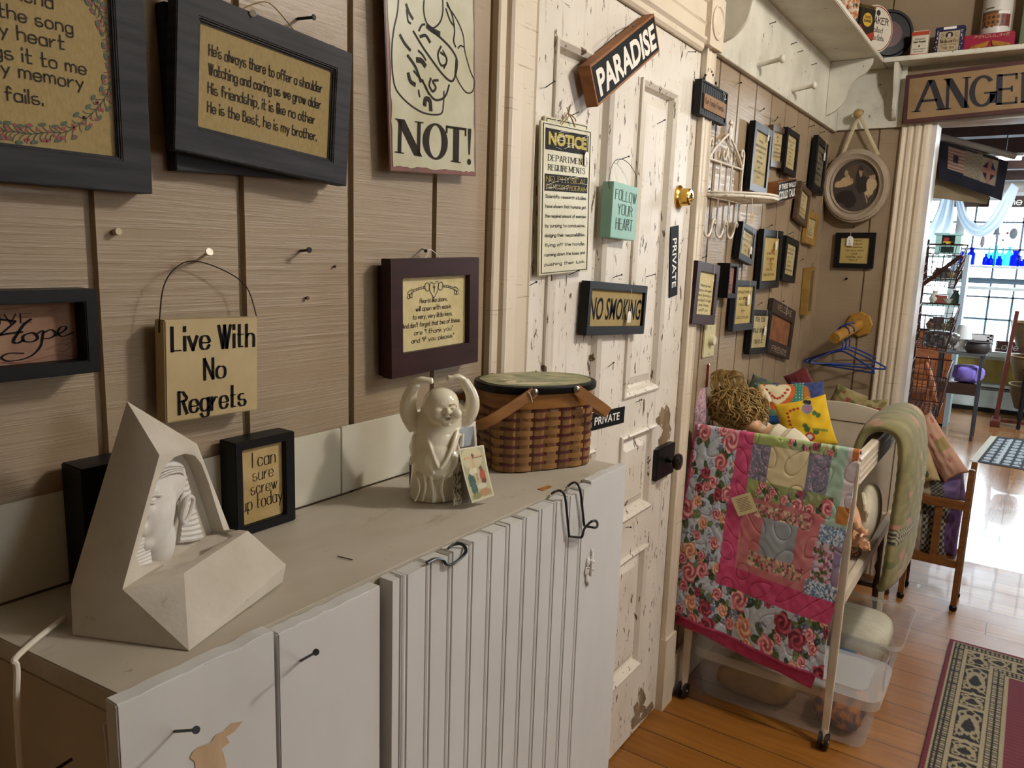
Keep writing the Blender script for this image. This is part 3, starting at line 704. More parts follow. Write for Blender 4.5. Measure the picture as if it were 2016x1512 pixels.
frame('shadow_box', 'black box frame with the word Hope in curly script on rosy paper', 'picture frame', None, M=place('L', pr.x-wH/2, (pr.z+pr2.z)/2, 0, .042), size=(wH, hH), t=.041, b=.014, lip=.024, fm=M_BLACK, pm=M_PINKPAPER, draw=hope, extra=hope_swirls)
# --- LIVE WITH NO REGRETS
M_SIGNCREAM = mat('cream_painted_sign_wood', 'b7a47c', 'a8946a', rough=.5, scale=(9, 9, 9), chips=[('6b5231', (60, 60, 60), .74, .02)])
Mx, w_, h_ = wall_matrix([(324, 634), (511, 621.5), (504, 805.5), (327, 836)], 'L', .034)
o = empty('wooden_sign', 'cream wooden block sign reading Live With No Regrets on a wire', 'sign', M=Mx)
bd = MB().box(-w_/2, w_/2, 0, .022, -h_/2, h_/2).build('board', M_SIGNCREAM, o, bevel=.0016)
mb = MB()
def broad(s, cx, cz, h, width, nb=.34, th=1.1):
    write(mb, s, cx, cz, h, width=width, y=-.0005, wt=th, nib=nb, space=1.9)
broad("Live With", .0015, .026, .0285, w_*.88); broad("No", .001, -.0135, .026, w_*.22); broad("Regrets", -.0015, -.0545, .0275, w_*.72)
mb.build('lettering', M_INK, bd)
lc = lambda px, py, y: (lambda p: (p.x, y, p.z))(Mx.inverted() @ at(px, py, 1, W-.034+y))
MB().tube(smooth_pts([lc(313, 655, .010), lc(314, 630, .010), lc(322, 565, .012), lc(346, 527, .015), lc(384, 514, .018), lc(444, 534, .014), lc(486, 566, .011), lc(505, 622, .009)], 5), .0008, 6).build('hanging_wire', M_WIRE, o)
# --- maroon frame with keys and the one behind it
frame('framed_picture', 'second maroon frame hanging behind the hearts-and-doors verse', 'picture frame', [(758, 527), (930, 516), (922, 700), (752, 752)], off=.014, t=.013, b=.03, fm=M_MAROON, pm=M_CREAM)
def keys(mb, w, h, y):
    X = lambda u, v: (w*(u-.5), h*(v-.5))
    T = ["Hearts like doors,", "will open with ease,", "to very, very little keys,", "And don't forget that two of these,", 'are "I thank you"', 'and "If you please."']
    for i, (s_, wd, cx) in enumerate(zip(T, (.42, .54, .60, .87, .58, .64), (.5, .5, .49, .48, .5, .49))):
        write(mb, s_, w*(cx-.5), h*(.145-.108*i), h*.062, width=w*wd, y=y, wt=.95, jit=.3, shear=.1)
    q = .0011
    line(mb, [X(.5, .70), X(.45, .78), X(.43, .86), X(.46, .92), X(.5, .89), X(.545, .93), X(.57, .87), X(.55, .79), X(.5, .70)], q*1.2, y)
    line(mb, [X(.5, .77), X(.505, .83), X(.49, .85), X(.5, .87), X(.515, .85), X(.505, .83)], q*1.5, y)
    for sg in (-1, 1):
        U = lambda u, v: X(.5+sg*u, v)
        line(mb, [U(.06, .86), U(.09, .91), U(.13, .90), U(.13, .83), U(.09, .80), U(.06, .84)], q*1.3, y)
        line(mb, [U(.13, .87), U(.22, .855), U(.33, .82)], q, y); line(mb, [U(.13, .845), U(.22, .83), U(.33, .795)], q, y)
        for k in range(5): line(mb, [U(.15+.035*k, .868-.008*k), U(.16+.035*k, .842-.008*k)], q, y)
        line(mb, [U(.32, .84), U(.38, .80), U(.37, .77), U(.31, .79)], q*1.2, y)
        for k in (0, .035): line(mb, [U(.325+k, .79-.3*k), U(.32+k, .73-.3*k), U(.345+k, .735-.3*k), U(.35+k, .765-.3*k)], q*1.2, y)
def keysx(o, w, h):
    MB().tube(smooth_pts([(-.022, .012, h/2-.002), (-.012, .012, h/2+.008), (-.006, .016, h/2+.014), (.004, .018, h/2+.013), (.010, .014, h/2+.008), (.018, .010, h/2-.002)]), .0009, 5).build('hanging_string', M_STRING, o)
frame('framed_picture', 'dark maroon frame with the hearts-like-doors verse under crossed keys', 'picture frame', [(772, 513), (948, 504), (937.5, 702), (767, 760)], off=.036, t=.021, b=(.031, .030, .032, .040), lip=.010, fm=M_MAROON, pm=M_CREAM, draw=keys, ink=M_INKBROWN, extra=keysx)
# --- nails and screws in the panelling
GN = None
nail('dark screw near the top of the panelling beside the brother verse', 587, 37, tip=(618, 34), length=.030, r=.0022, hr=.0042)
nail('dark cross-head screw in bare panelling below the brother verse', 592, 494, tip=(609, 492), length=.024, r=.002, hr=.0045)
nail('bent pale nail that carries the Live With No Regrets sign', 386, 514, tip=(412, 496), length=.034, r=.0018, hr=.0055, m=mat('pale_nail', 'c9c1ae', rough=.4, metal=.3))
nail('pale nail holding up the brother verse frame', 490, 30, tip=(498, 26), length=.046, r=.0015, hr=.0045, m=MATS['pale_nail'])
nail('painted-over wooden peg stub in the bare panelling under the large frame', 226, 457, length=.008, r=.004, hr=.0045, m=mat('painted_peg', 'b8a98c', rough=.5), name='hanging_peg', cat='peg')
nail('small dark nail behind the top of the maroon verse frame', 832, 490, tip=(838, 494), length=.026, r=.0014, hr=.003)
nail('tiny rusty tack in the panelling right of the Live With No Regrets sign'.replace('right of', 'beside'), 602, 587, length=.004, r=.002, hr=.003, m=mat('rust', '5a3a22', rough=.8), name='picture_tack', cat='tack')
nail('tiny black tack above the rusty tack in the panelling', 657, 525, length=.003, r=.0015, hr=.002, name='picture_tack', cat='tack')
# ------------------------------------------------------------------ on the door
# PARADISE
Mx, w_, h_ = wall_matrix([(1154, 102), (1288, 55.5), (1304.5, 122.5), (1174.7, 180.5)], 'L', .042)
o = empty('wooden_sign', 'tilted black wooden sign reading PARADISE on the white door', 'sign', M=Mx)
bd = MB().box(-w_/2, w_/2, 0, .030, -h_/2, h_/2).build('board', mat('orange_brown_sign_wood', '96602f', '7d4d24', rough=.6, scale=(20, 20, 60)), o, bevel=.001)
fc = MB().box(-w_/2+.006, w_/2-.005, -.0006, .001, -h_/2+.006, h_/2-.006).build('painted_face', mat('worn_black_sign_paint', '161514', '1c1a18', rough=.65, spec=.15, chips=[('8a5b33', (70, 70, 70), .70, .02)]), bd)
mb = MB(); ftext(mb, "PARADISE", .002, -.002, w_*.90, h_*.66, -.0012, bold=.035); mb.build('lettering', mat('worn_white_sign_paint', 'e2dccf', rough=.6), fc)
lc = lambda px, py, y, m=None, off=.042: (lambda p: (p.x, y, p.z))((m or Mx).inverted() @ at(px, py, 1, W-off+y))
MB().tube(smooth_pts([lc(1189, 88, .010), lc(1206, 68, .02), lc(1228, 55, .032), lc(1247, 51, .03), lc(1262, 55, .025), lc(1266, 58, .012)], 4), .0006, 5).build('hanging_wire', M_WIRE, o)
# NOTICE and its twin behind
def notice(mb, w, h, y): pass
M_NOTICE = mat('ivory_notice_print', 'd3cdb0', 'c5bfa2', rough=.4, scale=(12, 12, 12))
M_SCRATCH = mat('scratched_black_print', '131211', '1a1816', rough=.6, spec=.15, scale=(30, 30, 30), chips=[('cfc9b6', (75, 22, 75), .68, .02)])
M_NYEL = mat('dull_yellow_print', 'b8a32e', 'a08c22', rough=.5, scale=(40, 40, 40))
def notice_sign(c4, off, label, front):
    M_, w, h = wall_matrix(c4, 'L', off)
    o = empty('notice_sign', label, 'sign', M=M_)
    bd = MB().box(-w/2, w/2, 0, .006, -h/2, h/2).build('board', M_NOTICE, o, bevel=.0015)
    mb = MB(); mb.ring(w*.93, h*.975, w*.90, h*.965, 0, -.0004); mb.build('border_print', M_INK, bd)
    if front:
        mb = MB(); mb.box(-w*.42, w*.42, -.0006, 0, h*.325, h*.46); mb.box(-w*.42, w*.42, -.0006, 0, h*.06, h*.17); bl = mb.build('black_print', M_SCRATCH, bd)
        mb = MB(); ftext(mb, "NOTICE", 0, h*.398, w*.74, h*.085, -.0012, bold=.05)
        write(mb, "NO PHYSICAL", 0, h*.122, h*.034, width=w*.80, y=-.0012, wt=1.1, nib=.35, serif=.8); write(mb, "FITNESS PROGRAM", 0, h*.073, h*.030, width=w*.80, y=-.0012, wt=1.2, nib=.35, serif=.8)
        mb.build('lettering', M_NYEL, bl)
        mb = MB(); r2 = random.Random(4)
        for z0, z1, n in ((.325, .46, 12), (.06, .17, 12)):
            for k in range(n):
                x0 = r2.uniform(-.4, .3); z_ = r2.uniform(z0+.01, z1-.01); l_ = r2.uniform(.05, .22); a = r2.uniform(-.35, .6)
                line(mb, [(w*x0, h*z_), (w*min(.41, x0+l_*.5), h*min(z1, max(z0, z_+a*l_*.22))), (w*min(.415, x0+l_), h*min(z1, max(z0, z_+a*l_*.4)))], r2.uniform(.0004, .0010), -.0015, 2)
        mb.build('scratches', M_WHITE, bl)
        mb = MB()
        write(mb, "DEPARTMENT", 0, h*.257, h*.036, width=w*.72, y=-.0006, wt=1.3, nib=.35, serif=.8); write(mb, "REQUIREMENTS", 0, h*.195, h*.036, width=w*.72, y=-.0006, wt=1.3, nib=.35, serif=.8)
        T = ["Scientific research studies", "have shown that humans get", "the required amount of exercise", "by jumping to conclusions,", "dodging their responsibilities,", "flying off the handle,", "running down the boss and", "pushing their luck."]
        for i, s_ in enumerate(T): write(mb, s_, 0, h*(.015-.0645*i), h*.021, width=w*.80, y=-.0006, wt=1.35, jit=.05, nib=.8)
        mb.build('lettering', M_INK, bd)
        price_tag(o, w*.36, h*.47, h*.345, -.004, .020)
    return o, w, h
notice_sign([(1075, 227), (1158, 246), (1152, 520), (1066, 532)], .010, 'ivory sign peeking out above the scratched NOTICE sign', False)
o, w_, h_ = notice_sign([(1066, 241), (1169.5, 254), (1155.6, 532), (1060, 545)], .020, 'tall ivory sign with a scratched yellow NOTICE heading hung from twine', True)
mb = MB()
for pts in ([(-.035, .003, h_/2-.004), (-.012, .001, h_/2+.017), (.008, .006, h_/2+.028)], [(.040, .003, h_/2-.004), (.018, .001, h_/2+.016), (.008, .006, h_/2+.028)], [(-.030, .002, h_/2-.004), (.0, 0, h_/2+.018), (.010, .006, h_/2+.026), (.018, .003, h_/2+.018), (.032, .002, h_/2+.0)], [(.008, .004, h_/2+.028), (-.004, -.004, h_/2+.040)], [(.009, .004, h_/2+.028), (.004, -.003, h_/2+.044)], [(.008, .004, h_/2+.027), (-.012, -.003, h_/2+.036)], [(.010, .004, h_/2+.026), (.022, -.003, h_/2+.018), (.030, -.002, h_/2+.012)]):
    mb.tube(smooth_pts(pts, 4), .0012, 6)
mb.build('twine', M_TWINE, o)
# FOLLOW YOUR HEART
M_AQUA = mat('aqua_sign_paint', '8cb8a8', '7fab9b', rough=.5, scale=(12, 12, 12))
Mx, w_, h_ = wall_matrix([(1209, 359), (1258, 368), (1249, 474), (1200.7, 467)], 'L', .034)
o = empty('wooden_sign', 'small aqua block sign reading FOLLOW YOUR HEART on the door', 'sign', M=Mx)
bd = MB().box(-w_/2, w_/2, 0, .030, -h_/2, h_/2).build('board', M_AQUA, o, bevel=.0012)
mb = MB()
for s_, z, wd, hh in (("FOLLOW", .026, .84, .023), ("YOUR", -.008, .58, .024), ("HEART", -.044, .66, .026)): write(mb, s_, .002, z, hh, width=w_*wd, y=-.0006, wt=.85, jit=.25, nib=.5)
for a, b in ((.018, -.024), (.026, -.018), (-.024, .050), (.03, .022)): line(mb, [(a, b), (a+.004, b+.004), (a+.007, b), (a+.003, b-.003), (a+.002, b+.002)], .0008, -.0006)
mb.build('lettering', mat('dark_teal_ink', '1d3a36', rough=.6), bd)
MB().tube(smooth_pts([lc(1200, 375, .012, Mx, .034), lc(1199, 352, .01, Mx, .034), lc(1207, 322, .012, Mx, .034), lc(1221, 313, .016, Mx, .034), lc(1238, 322, .012, Mx, .034), lc(1252, 345, .01, Mx, .034), lc(1254, 369, .008, Mx, .034)], 5), .0008, 6).build('hanging_wire', M_WIRE, o)
# NO SMOKING
def nosm(mb, w, h, y):
    ftext(mb, "NO SMOKING", 0, -h*.02, w*.98, h*.62, y, bold=.012, shear=.18)
def nosx(o, w, h): price_tag(o, w*.17, h*.40, -.004, -.003, .020)
frame('framed_picture', 'black frame with a tan NO SMOKING print on the door', 'sign', [(1162.5, 561.6), (1278, 556), (1266.7, 650), (1152, 669)], off=.026, t=.024, b=(.016, .014, .019, .022), lip=.008, fm=M_BLACK, pm=M_BURLAP, draw=nosm, extra=nosx)
# PRIVATE plates
M_PLATE = mat('black_engraved_plastic', '0f1011', rough=.6, spec=.1)
Mx, w_, h_ = wall_matrix([(1163, 818), (1231, 797), (1228, 831.6), (1160, 850)], 'L', .004)
o = empty('door_plate', 'black PRIVATE plate on the door behind the woven basket', 'sign', M=Mx)
bd = MB().box(-w_/2, w_/2, 0, .002, -h_/2, h_/2).build('plate', M_PLATE, o)
mb = MB(); ftext(mb, "PRIVATE", -.004, 0, w_*.72, h_*.46, -.0006, bold=.015); mb.build('lettering', M_WHITE, bd)
Mx, w_, h_ = wall_matrix([(1319, 444), (1335, 447), (1335, 579), (1320, 586)], 'L', .006)
o = empty('door_plate', 'black PRIVATE plate stuck upright beside the brass deadbolt', 'sign', M=Mx)
bd = MB().box(-w_/2, w_/2, 0, .002, -h_/2, h_/2).build('plate', M_PLATE, o)
mb = MB(); ftext(mb, "PRIVATE", 0, -h_*.02, h_*.70, w_*.52, -.0006, bold=.015, rot=-PI/2); mb.build('lettering', M_WHITE, bd)
# nails in the door
for lab, a, b in (
  ('thin nail in the door panel beside the rusty hinge', (1074, 172), (1092, 160)),
  ('thin nail that carries the tilted PARADISE sign', (1234, 57), (1248, 51)),
  ('thin nail close above the end of the PARADISE sign', (1272, 60), (1282, 53)),
  ('nail that carries the twine of the NOTICE sign', (1124, 228), (1140, 220)),
  ('nail in the upper door panel above the brass deadbolt', (1294, 244), (1309, 236)),
  ('nail in the top corner of the door near the casing', (1355, 102), (1369, 102)),
  ('nail that carries the FOLLOW YOUR HEART sign', (1221, 314), (1238, 308)),
  ('nail that carries the NO SMOKING frame', (1208, 546), (1224, 541)),
  ('nail in the door just above the corner of the NO SMOKING frame', (1272, 545), (1290, 540)),
  ('rusty nail in the door stile below the NOTICE sign', (1043, 562), (1056, 555)),
  ('bent nail in the door under the NO SMOKING frame', (1198, 722), (1208, 714)),
  ('nail in the door rail above the lower PRIVATE plate', (1252, 792), (1263, 787)),
  ('nail in the door rail under the black rim lock', (1232, 1038), (1242, 1038)),
  ('thin nail sticking up at the bottom edge of the NOTICE sign', (1120, 541), (1140, 532))):
    nail(lab, *a, base=.002, tip=b, length=.028, r=.0011, hr=.0026)
# ------------------------------------------------------------------ white cabinet
cb = empty('cabinet', 'low white cabinet with a beadboard door under the wall of signs', 'cabinet', loc=(.31, .615, 0))
O = Vector((.31, .615, 0))
def cabm(fn, name, m, par=None, bevel=.0015, **k):
    mb = MB(); mb.M = Matrix.Translation(-O); fn(mb); return mb.build(name, m, par or cb, bevel=bevel, **k)
XL, XD0, XD1, XR, YF, YB = .305, .648, 1.172, 1.318, .615, .886
top_poly = [(.326, YF+.020), (XR-.004, YF+.020), (XR-.004, YB), (1.24, YB), (1.24, W-.008), (.300, W-.008)]
cabm(lambda b: b.prism(top_poly, CT-.022, CT, 'z'), 'top', M_CABTOP)
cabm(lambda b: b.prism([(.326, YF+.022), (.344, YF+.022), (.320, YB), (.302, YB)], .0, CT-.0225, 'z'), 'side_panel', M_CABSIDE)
cabm(lambda b: b.box(XR-.022, XR-.004, YF+.0215, YB, 0, CT-.0225), 'side_panel', M_CAB)
cabm(lambda b: b.box(.34, XR-.03, YB-.012, YB-.002, 0, CT-.0225), 'back_panel', M_CABSIDE)
cabm(lambda b: b.box(.35, XR-.03, YF+.03, YB-.014, .05, .07), 'bottom_board', M_CABSIDE)
def rough_board(b, x0, x1, z1, y0=YF, y1=YF+.0195, seed=1, n=14):
    rr = random.Random(seed); pts = [(x0, 0), (x1, 0), (x1+.0015, z1*.5), (x1, z1)]
    for i in range(1, n): pts.append((x1+(x0-x1)*i/n, z1+rr.uniform(-.0016, .0008)))
    pts += [(x0, z1), (x0-.001, z1*.5)]
    b.prism(pts, y0, y1, 'y')
fb1 = cabm(lambda b: rough_board(b, .314, .482, CT+.003, seed=2), 'front_board', M_CAB)
cabm(lambda b: rough_board(b, .4865, .640, CT-.003, seed=3), 'front_board', M_CAB)
cabm(lambda b: rough_board(b, 1.1735, XR, CT+.003, seed=4), 'front_board', M_CAB)
# bare patch where paint flaked off
pb = MB(); pb.M = Matrix.Translation(-O)
pp = [at(*q, 1, YF-.0008) for q in ((478, 1420), (455, 1424), (440, 1440), (425, 1446), (415, 1462), (388, 1472), (380, 1480), (374, 1492), (384, 1500), (385, 1520), (376, 1540), (420, 1550), (442, 1530), (446, 1508), (440, 1482), (436, 1474), (452, 1462), (446, 1450), (462, 1440))]
pb.poly([(p.x, p.y, p.z) for p in pp]); pb.build('bare_wood_patch', mat('bare_wood_patch', 'c2a98c', 'ae9273', rough=.7, scale=(30, 30, 8)), fb1)
# beadboard door
DX0 = .655
prof = [(DX0, 0), (DX0+.014, 0)]
xb = [DX0+.0165] + [DX0+.050+.0445*k for k in range(11)]
prof = [(DX0, 0), (DX0+.012, 0), (DX0+.0125, .0095), (DX0+.0145, .0095), (DX0+.0150, 0)]
for g in [DX0+.022+.0455*k for k in range(11)]:
    prof += [(g-.0062, 0), (g-.0054, .0034), (g-.0044, .0034), (g-.003, .0006), (g, -.0004), (g+.003, .0006), (g+.0044, .0034), (g+.0054, .0034), (g+.0062, 0)]
prof = [p for p in prof if p[0] < XD1-.004] + [(XD1-.001, 0)]
def bead(b):
    yd = YF-.006; rr = random.Random(5)
    tz = [CT-.002+rr.uniform(-.0018, .0012) for _ in prof]
    n = len(prof); vs = [(x, yd+d, 0.03) for x, d in prof]+[(x, yd+d, t) for (x, d), t in zip(prof, tz)]
    vs += [(x, YF+.016, 0.03) for x, d in prof]+[(x, YF+.016, t) for (x, d), t in zip(prof, tz)]
    b.add(vs, [(i, i+1, n+i+1, n+i) for i in range(n-1)]+[(n+i, n+i+1, 3*n+i+1, 3*n+i) for i in range(n-1)]+[(2*n+i, 2*n+i+1, 3*n+i+1, 3*n+i) for i in range(n-1)])
    b.add([(DX0, yd, .03), (DX0, YF+.016, .03), (DX0, YF+.016, tz[0]), (DX0, yd, tz[0])], [(0, 1, 2, 3)])
cdoor = cabm(bead, 'door', M_CAB, bevel=0)
cdoor['label'] = 'white beadboard door'
cabm(lambda b: b.box(DX0+.0122, DX0+.0148, YF+.0035, YF+.006, .04, CT-.02), 'bare_wood_seam', mat('orange_bare_wood', '8a5a2a', '6b4420', rough=.7, scale=(5, 5, 30)), cdoor, bevel=0)
# hinge, painted over, butterfly shape
def chg(b):
    c = at(1161, 1118, 1, YF-.008)
    for sx, zs in ((-1, (-.018, -.003, .013)), (1, (-.010, .004, .019))):
        for i, z in enumerate(zs): b.sphere((c.x+sx*(.0095 if i == 1 else .007), YF-.0075, c.z+z), (.0085 if i == 1 else .0065, .0028, .0095), 14, 8)
    b.cyl((c.x, YF-.0095, c.z-.012), (c.x, YF-.0095, c.z+.016), .0042, n=10)
    b.sphere((c.x+.004, YF-.008, c.z+.028), (.0035, .003, .007), 10, 6); b.sphere((c.x-.004, YF-.008, c.z-.027), (.0035, .003, .007), 10, 6)
    for dx, dz in ((.010, .008), (.010, -.006), (-.010, .004)): b.sphere((c.x+dx, YF-.0105, c.z+dz), .0022, 8, 6)
hh = cabm(chg, 'hinge', mat('painted_hinge', 'd6d3ce', 'c8c4bf', rough=.4, scale=(60, 60, 60), chips=[('7a726a', (90, 90, 90), .68, .03)]), cdoor, bevel=0, smooth=True, angle=80); hh['label'] = 'painted butterfly hinge'
# ring pull over the door top
def pull(b):
    A = [at(840, 1108, 2, CT+.002), at(857, 1100, 2, CT+.003), at(872, 1102, 1, YF-.008), at(880, 1112, 1, YF-.011), at(897, 1107, 1, YF-.011), at(914, 1092, 1, YF-.011), at(917, 1080, 1, YF-.010), at(908, 1071, 1, YF-.004), at(893, 1072, 2, CT+.003), at(883, 1079, 2, CT+.002)]
    b.tube(smooth_pts(A, 4), .0032, 8, flat=.0016)
pl = cabm(pull, 'pull_ring', mat('blue_grey_steel', '4d5357', '3d4246', rough=.4, metal=.8), cdoor, bevel=0, smooth=True); pl['label'] = 'dark metal pull'
# split corner splinter
cabm(lambda b: b.prism([(.322, .86), (.327, .86), (.327, CT-.02), (.312, CT-.022)], YF+.0195, YF+.0215, 'y'), 'splintered_edge', M_CAB, bevel=0)
# wire hook hanging over the door
def whk():
    y = YF-.012; P = lambda a, b, d=0: at(a, b, 1, y-d)
    A = [at(1086, 972, 2, CT+.002), at(1093, 968, 2, CT+.008), at(1103, 966, 1, y+.008), at(1111, 974, 1, y+.003), P(1114, 990), P(1119, 1040), P(1120.5, 1054), P(1122, 1056), P(1143, 1058, .001), P(1147, 1054, .004), P(1150, 1042, .012), P(1158, 1032, .022), P(1166, 1026, .030), P(1174, 1026, .032), P(1176, 1034, .028), P(1172, 1039, .02), P(1160, 1037, .008), P(1152, 1036, .003), P(1150, 1032), P(1148, 1015), P(1145, 985), P(1142, 965), at(1137, 953, 1, y+.005), at(1129, 950, 2, CT+.008), at(1118, 957, 2, CT+.002)]
    m = MB(); c = A[6].copy(); m.tube([p-c for p in smooth_pts(A, 4)], .0022, 8)
    o = m.build('wire_hook', mat('grey_wire_hook', '45494b', '393c3e', rough=.35, metal=.7), None, smooth=True); o.location = c
    return tag(o, 'bent grey wire hook hung over the beadboard cabinet door', 'hook')
whk()
def fnail(label, a, b, ln=.05, **k):
    p = at(*a, 1, YF-.0008); q = at(*b, 1, YF-ln); d = q-p
    m = MB(); m.cyl((0, 0, 0), d, .0015, n=8); e = d.normalized(); m.tube([d-e*.0004, d+e*.0012], [.0036, .0034], 12)
    o = m.build('nail', M_IRON, None, smooth=True); o.location = p; tag(o, label, 'nail')
fnail('long dark nail in the cabinet front above the flaked paint patch', (344, 1440), (386, 1437), .045)
fnail('long dark nail in the second cabinet board beside the beadboard door', (592, 1301), (622, 1284), .04)
p = at(23, 1428, 1, .70); p.x = .3095
m = MB(); m.cyl((0, 0, 0), (-.034, -.012, .004), .0016, n=8); m.tube([(-.034, -.012, .004), (-.0355, -.0125, .0042)], [.0034, .0034], 10)
o = m.build('nail', mat('rusty_nail', '3c2417', '55331f', rough=.7, metal=.3, scale=(90, 90, 90)), None, smooth=True); o.location = (.3125, .70, at(66, 1437, 0, .3125).z)
tag(o, 'rusty nail in the shaded end of the cabinet', 'nail')
# white cord
m = MB(); pts = [at(128, 1216, 2, CT+.005), at(100, 1236, 2, CT+.005), at(60, 1268, 2, CT+.005), at(28, 1300, 2, CT+.005)]
e = pts[-1]; pts += [Vector((.294, e.y-.004, CT-.003)), Vector((.288, e.y-.010, CT-.06)), Vector((.286, e.y-.012, CT-.25)), Vector((.284, e.y-.012, .02))]
c = pts[0].copy(); m.tube([p-c for p in smooth_pts(pts, 5)], .003, 8); o = m.build('power_cord', mat('white_cord', 'd5cdbd', rough=.5), None, smooth=True); o.location = c
tag(o, 'white cord running off the end of the cabinet top', 'cord')
# sticker and twig on the top
m = MB(); P = [at(*q, 2, CT+.0006) for q in ((1058, 963), (1078, 956), (1088, 958), (1070, 966))]; c = sum(P, Vector())/4
m.add([p-c for p in P]+[p-c+Vector((0, 0, .0004)) for p in P], [(3, 2, 1, 0), (4, 5, 6, 7), (0, 1, 5, 4), (1, 2, 6, 5), (2, 3, 7, 6), (3, 0, 4, 7)])
o = m.build('sticker', mat('orange_sticker', 'b5772a', '7d4a1c', rough=.6, scale=(120, 120, 60)), None); o.location = c
tag(o, 'small orange sticker on the cabinet top before the basket', 'sticker')
m = MB(); a, b = at(664, 1095, 2, CT+.0015), at(694, 1102, 2, CT+.0015); m.tube([(0, 0, 0), (b-a)*.5+Vector((0, .001, 0)), b-a], .0007, 6)
o = m.build('twig', mat('twig_brown', '3a2c1c', rough=.9), None); o.location = a; tag(o, 'thin dark twig lying on the cabinet top', 'twig')
# ------------------------------------------------------------------ block frames on the cabinet
blc, brc = at(468, 1062, 2, CT), at(583, 1024, 2, CT)
dv = (brc-blc).normalized(); nrm = Vector((-dv.y, dv.x, 0))
hB = at(576, 851, 1, brc.y).z-CT; wB = (brc-blc).length
Mx = Matrix(((dv.x, nrm.x, 0, (blc.x+brc.x)/2), (dv.y, nrm.y, 0, (blc.y+brc.y)/2), (0, 0, 1, CT+.001+hB/2), (0, 0, 0, 1)))
def screw(mb, w, h, y):
    for s_, x, z, wd, hh in (("I can", .06, .23, .54, .19), ("sure", .03, .05, .48, .17), ("screw", .05, -.13, .62, .17), ("up today", .0, -.32, .96, .18)):
        write(mb, s_, w*x, h*z, h*hh, width=w*wd, y=y, wt=.42, nib=.55, jit=.1)
frame('block_picture', 'black block frame reading I can sure screw up today on the cabinet', 'picture frame', None, M=Mx, size=(wB, hB), off=.04, t=min(.038, .9-max(blc.y, brc.y)), b=(.012, .017, .012, .013), lip=.008, fm=M_BLACK, pm=mat('tan_parchment_print', 'b8a070', 'a58b5a', rough=.8, scale=(30, 30, 30)), draw=screw)
a = at(160, 925, 1, .850)
o = empty('block_picture', 'plain black block standing behind the plaster pyramid', 'block', loc=(a.x, .850, CT+.001))
MB().box(0, .085, .0, .046, 0, a.z-CT-.001).build('frame', M_BLACK, o, bevel=.0015)
# ------------------------------------------------------------------ plaster pyramid planter
M_PLASTER = mat('weathered_plaster', 'c4bcae', 'b0a696', rough=.85, scale=(14, 14, 14), lo=.3, hi=.75, bump=.35, bscale=(160, 160, 160), bdist=.0012, chips=[('8d7c62', (30, 30, 30), .66, .12)])
M_PLAIN_PLASTER = mat('pale_plaster_relief', 'd2cdc6', 'c3bdb4', rough=.8, scale=(24, 24, 24), bump=.2, bscale=(160, 160, 160))
py = empty('pyramid_planter', 'white plaster pyramid planter with a carved face in its arched niche', 'planter', loc=(.46, .76, CT))
PO = Vector((.46, .76, CT))
A = at(372, 1281, 2, CT+.001); C0 = at(143, 1250, 2, CT+.001); B = at(556, 1146, 2, CT+.003)
T = at(250, 790, 1, .815)
def onpl(px, py, p0, n):
    d = RW @ Vector((px-CX, py-CY, FPX)); return CAMP+d*((p0-CAMP).dot(n)/d.dot(n))
nl = (C0-A).cross(T-A).normalized()
Q, P0, C1 = onpl(314, 896, A, nl), onpl(241, 1160, A, nl), onpl(139, 1158, A, nl)
R0 = at(452, 1042, 1, P0.y+.085); nf = (Q-P0).cross(R0-P0).normalized(); Sx = onpl(388, 874, P0, nf)
P1 = onpl(362, 1128, P0+Vector((.0, -.018, 0)), Vector((.36, -.93, 0)).normalized()) if False else at(362, 1128, 1, P0.y-.022)
P2 = at(488, 1045, 1, P1.y+.062)
B1 = at(563, 1112, 1, B.y); 
def hull(pts, name, m, par):
    bm = bmesh.new()
    for p in pts: bm.verts.new(p-PO)
    r = bmesh.ops.convex_hull(bm, input=bm.verts)
    bmesh.ops.delete(bm, geom=list({g for g in r['geom_interior']+r['geom_unused'] if isinstance(g, bmesh.types.BMVert)}), context='VERTS')
    bmesh.ops.dissolve_limit(bm, angle_limit=.05, verts=bm.verts, edges=bm.edges)
    bmesh.ops.recalc_face_normals(bm, faces=bm.faces)
    me = bpy.data.meshes.new(name); bm.to_mesh(me); bm.free(); me.materials.append(m)
    o = bpy.data.objects.new(name, me); COL.objects.link(o); o.parent = par; return o
def bake(o, ang=32):
    bpy.context.view_layer.update(); dg = bpy.context.evaluated_depsgraph_get()
    me = bpy.data.meshes.new_from_object(o.evaluated_get(dg)); o.modifiers.clear(); o.data = me
    me.shade_smooth(); me.set_sharp_from_angle(angle=math.radians(ang))
Db = Vector((.49, .875, CT+.001)); D1 = Vector((.51, .878, CT+.04))
A2 = C0+(A-C0)*.27; nfr = (A-P1).cross(B1-P1).normalized(); P2 = onpl(488, 1045, P1, nfr)
body = hull([T, Q, Sx, P0, R0, C0, C1, Db, D1, A2, R0+Vector((-.02, -.01, -.05))], 'body', M_PLASTER, py)
trough = hull([P0, P1, P2, R0, A, B, B1, A2, C0+(A-C0)*.1, Vector((.545, .83, CT+.001)), Vector((.53, .84, CT+.04))], 'trough', M_PLASTER, py)
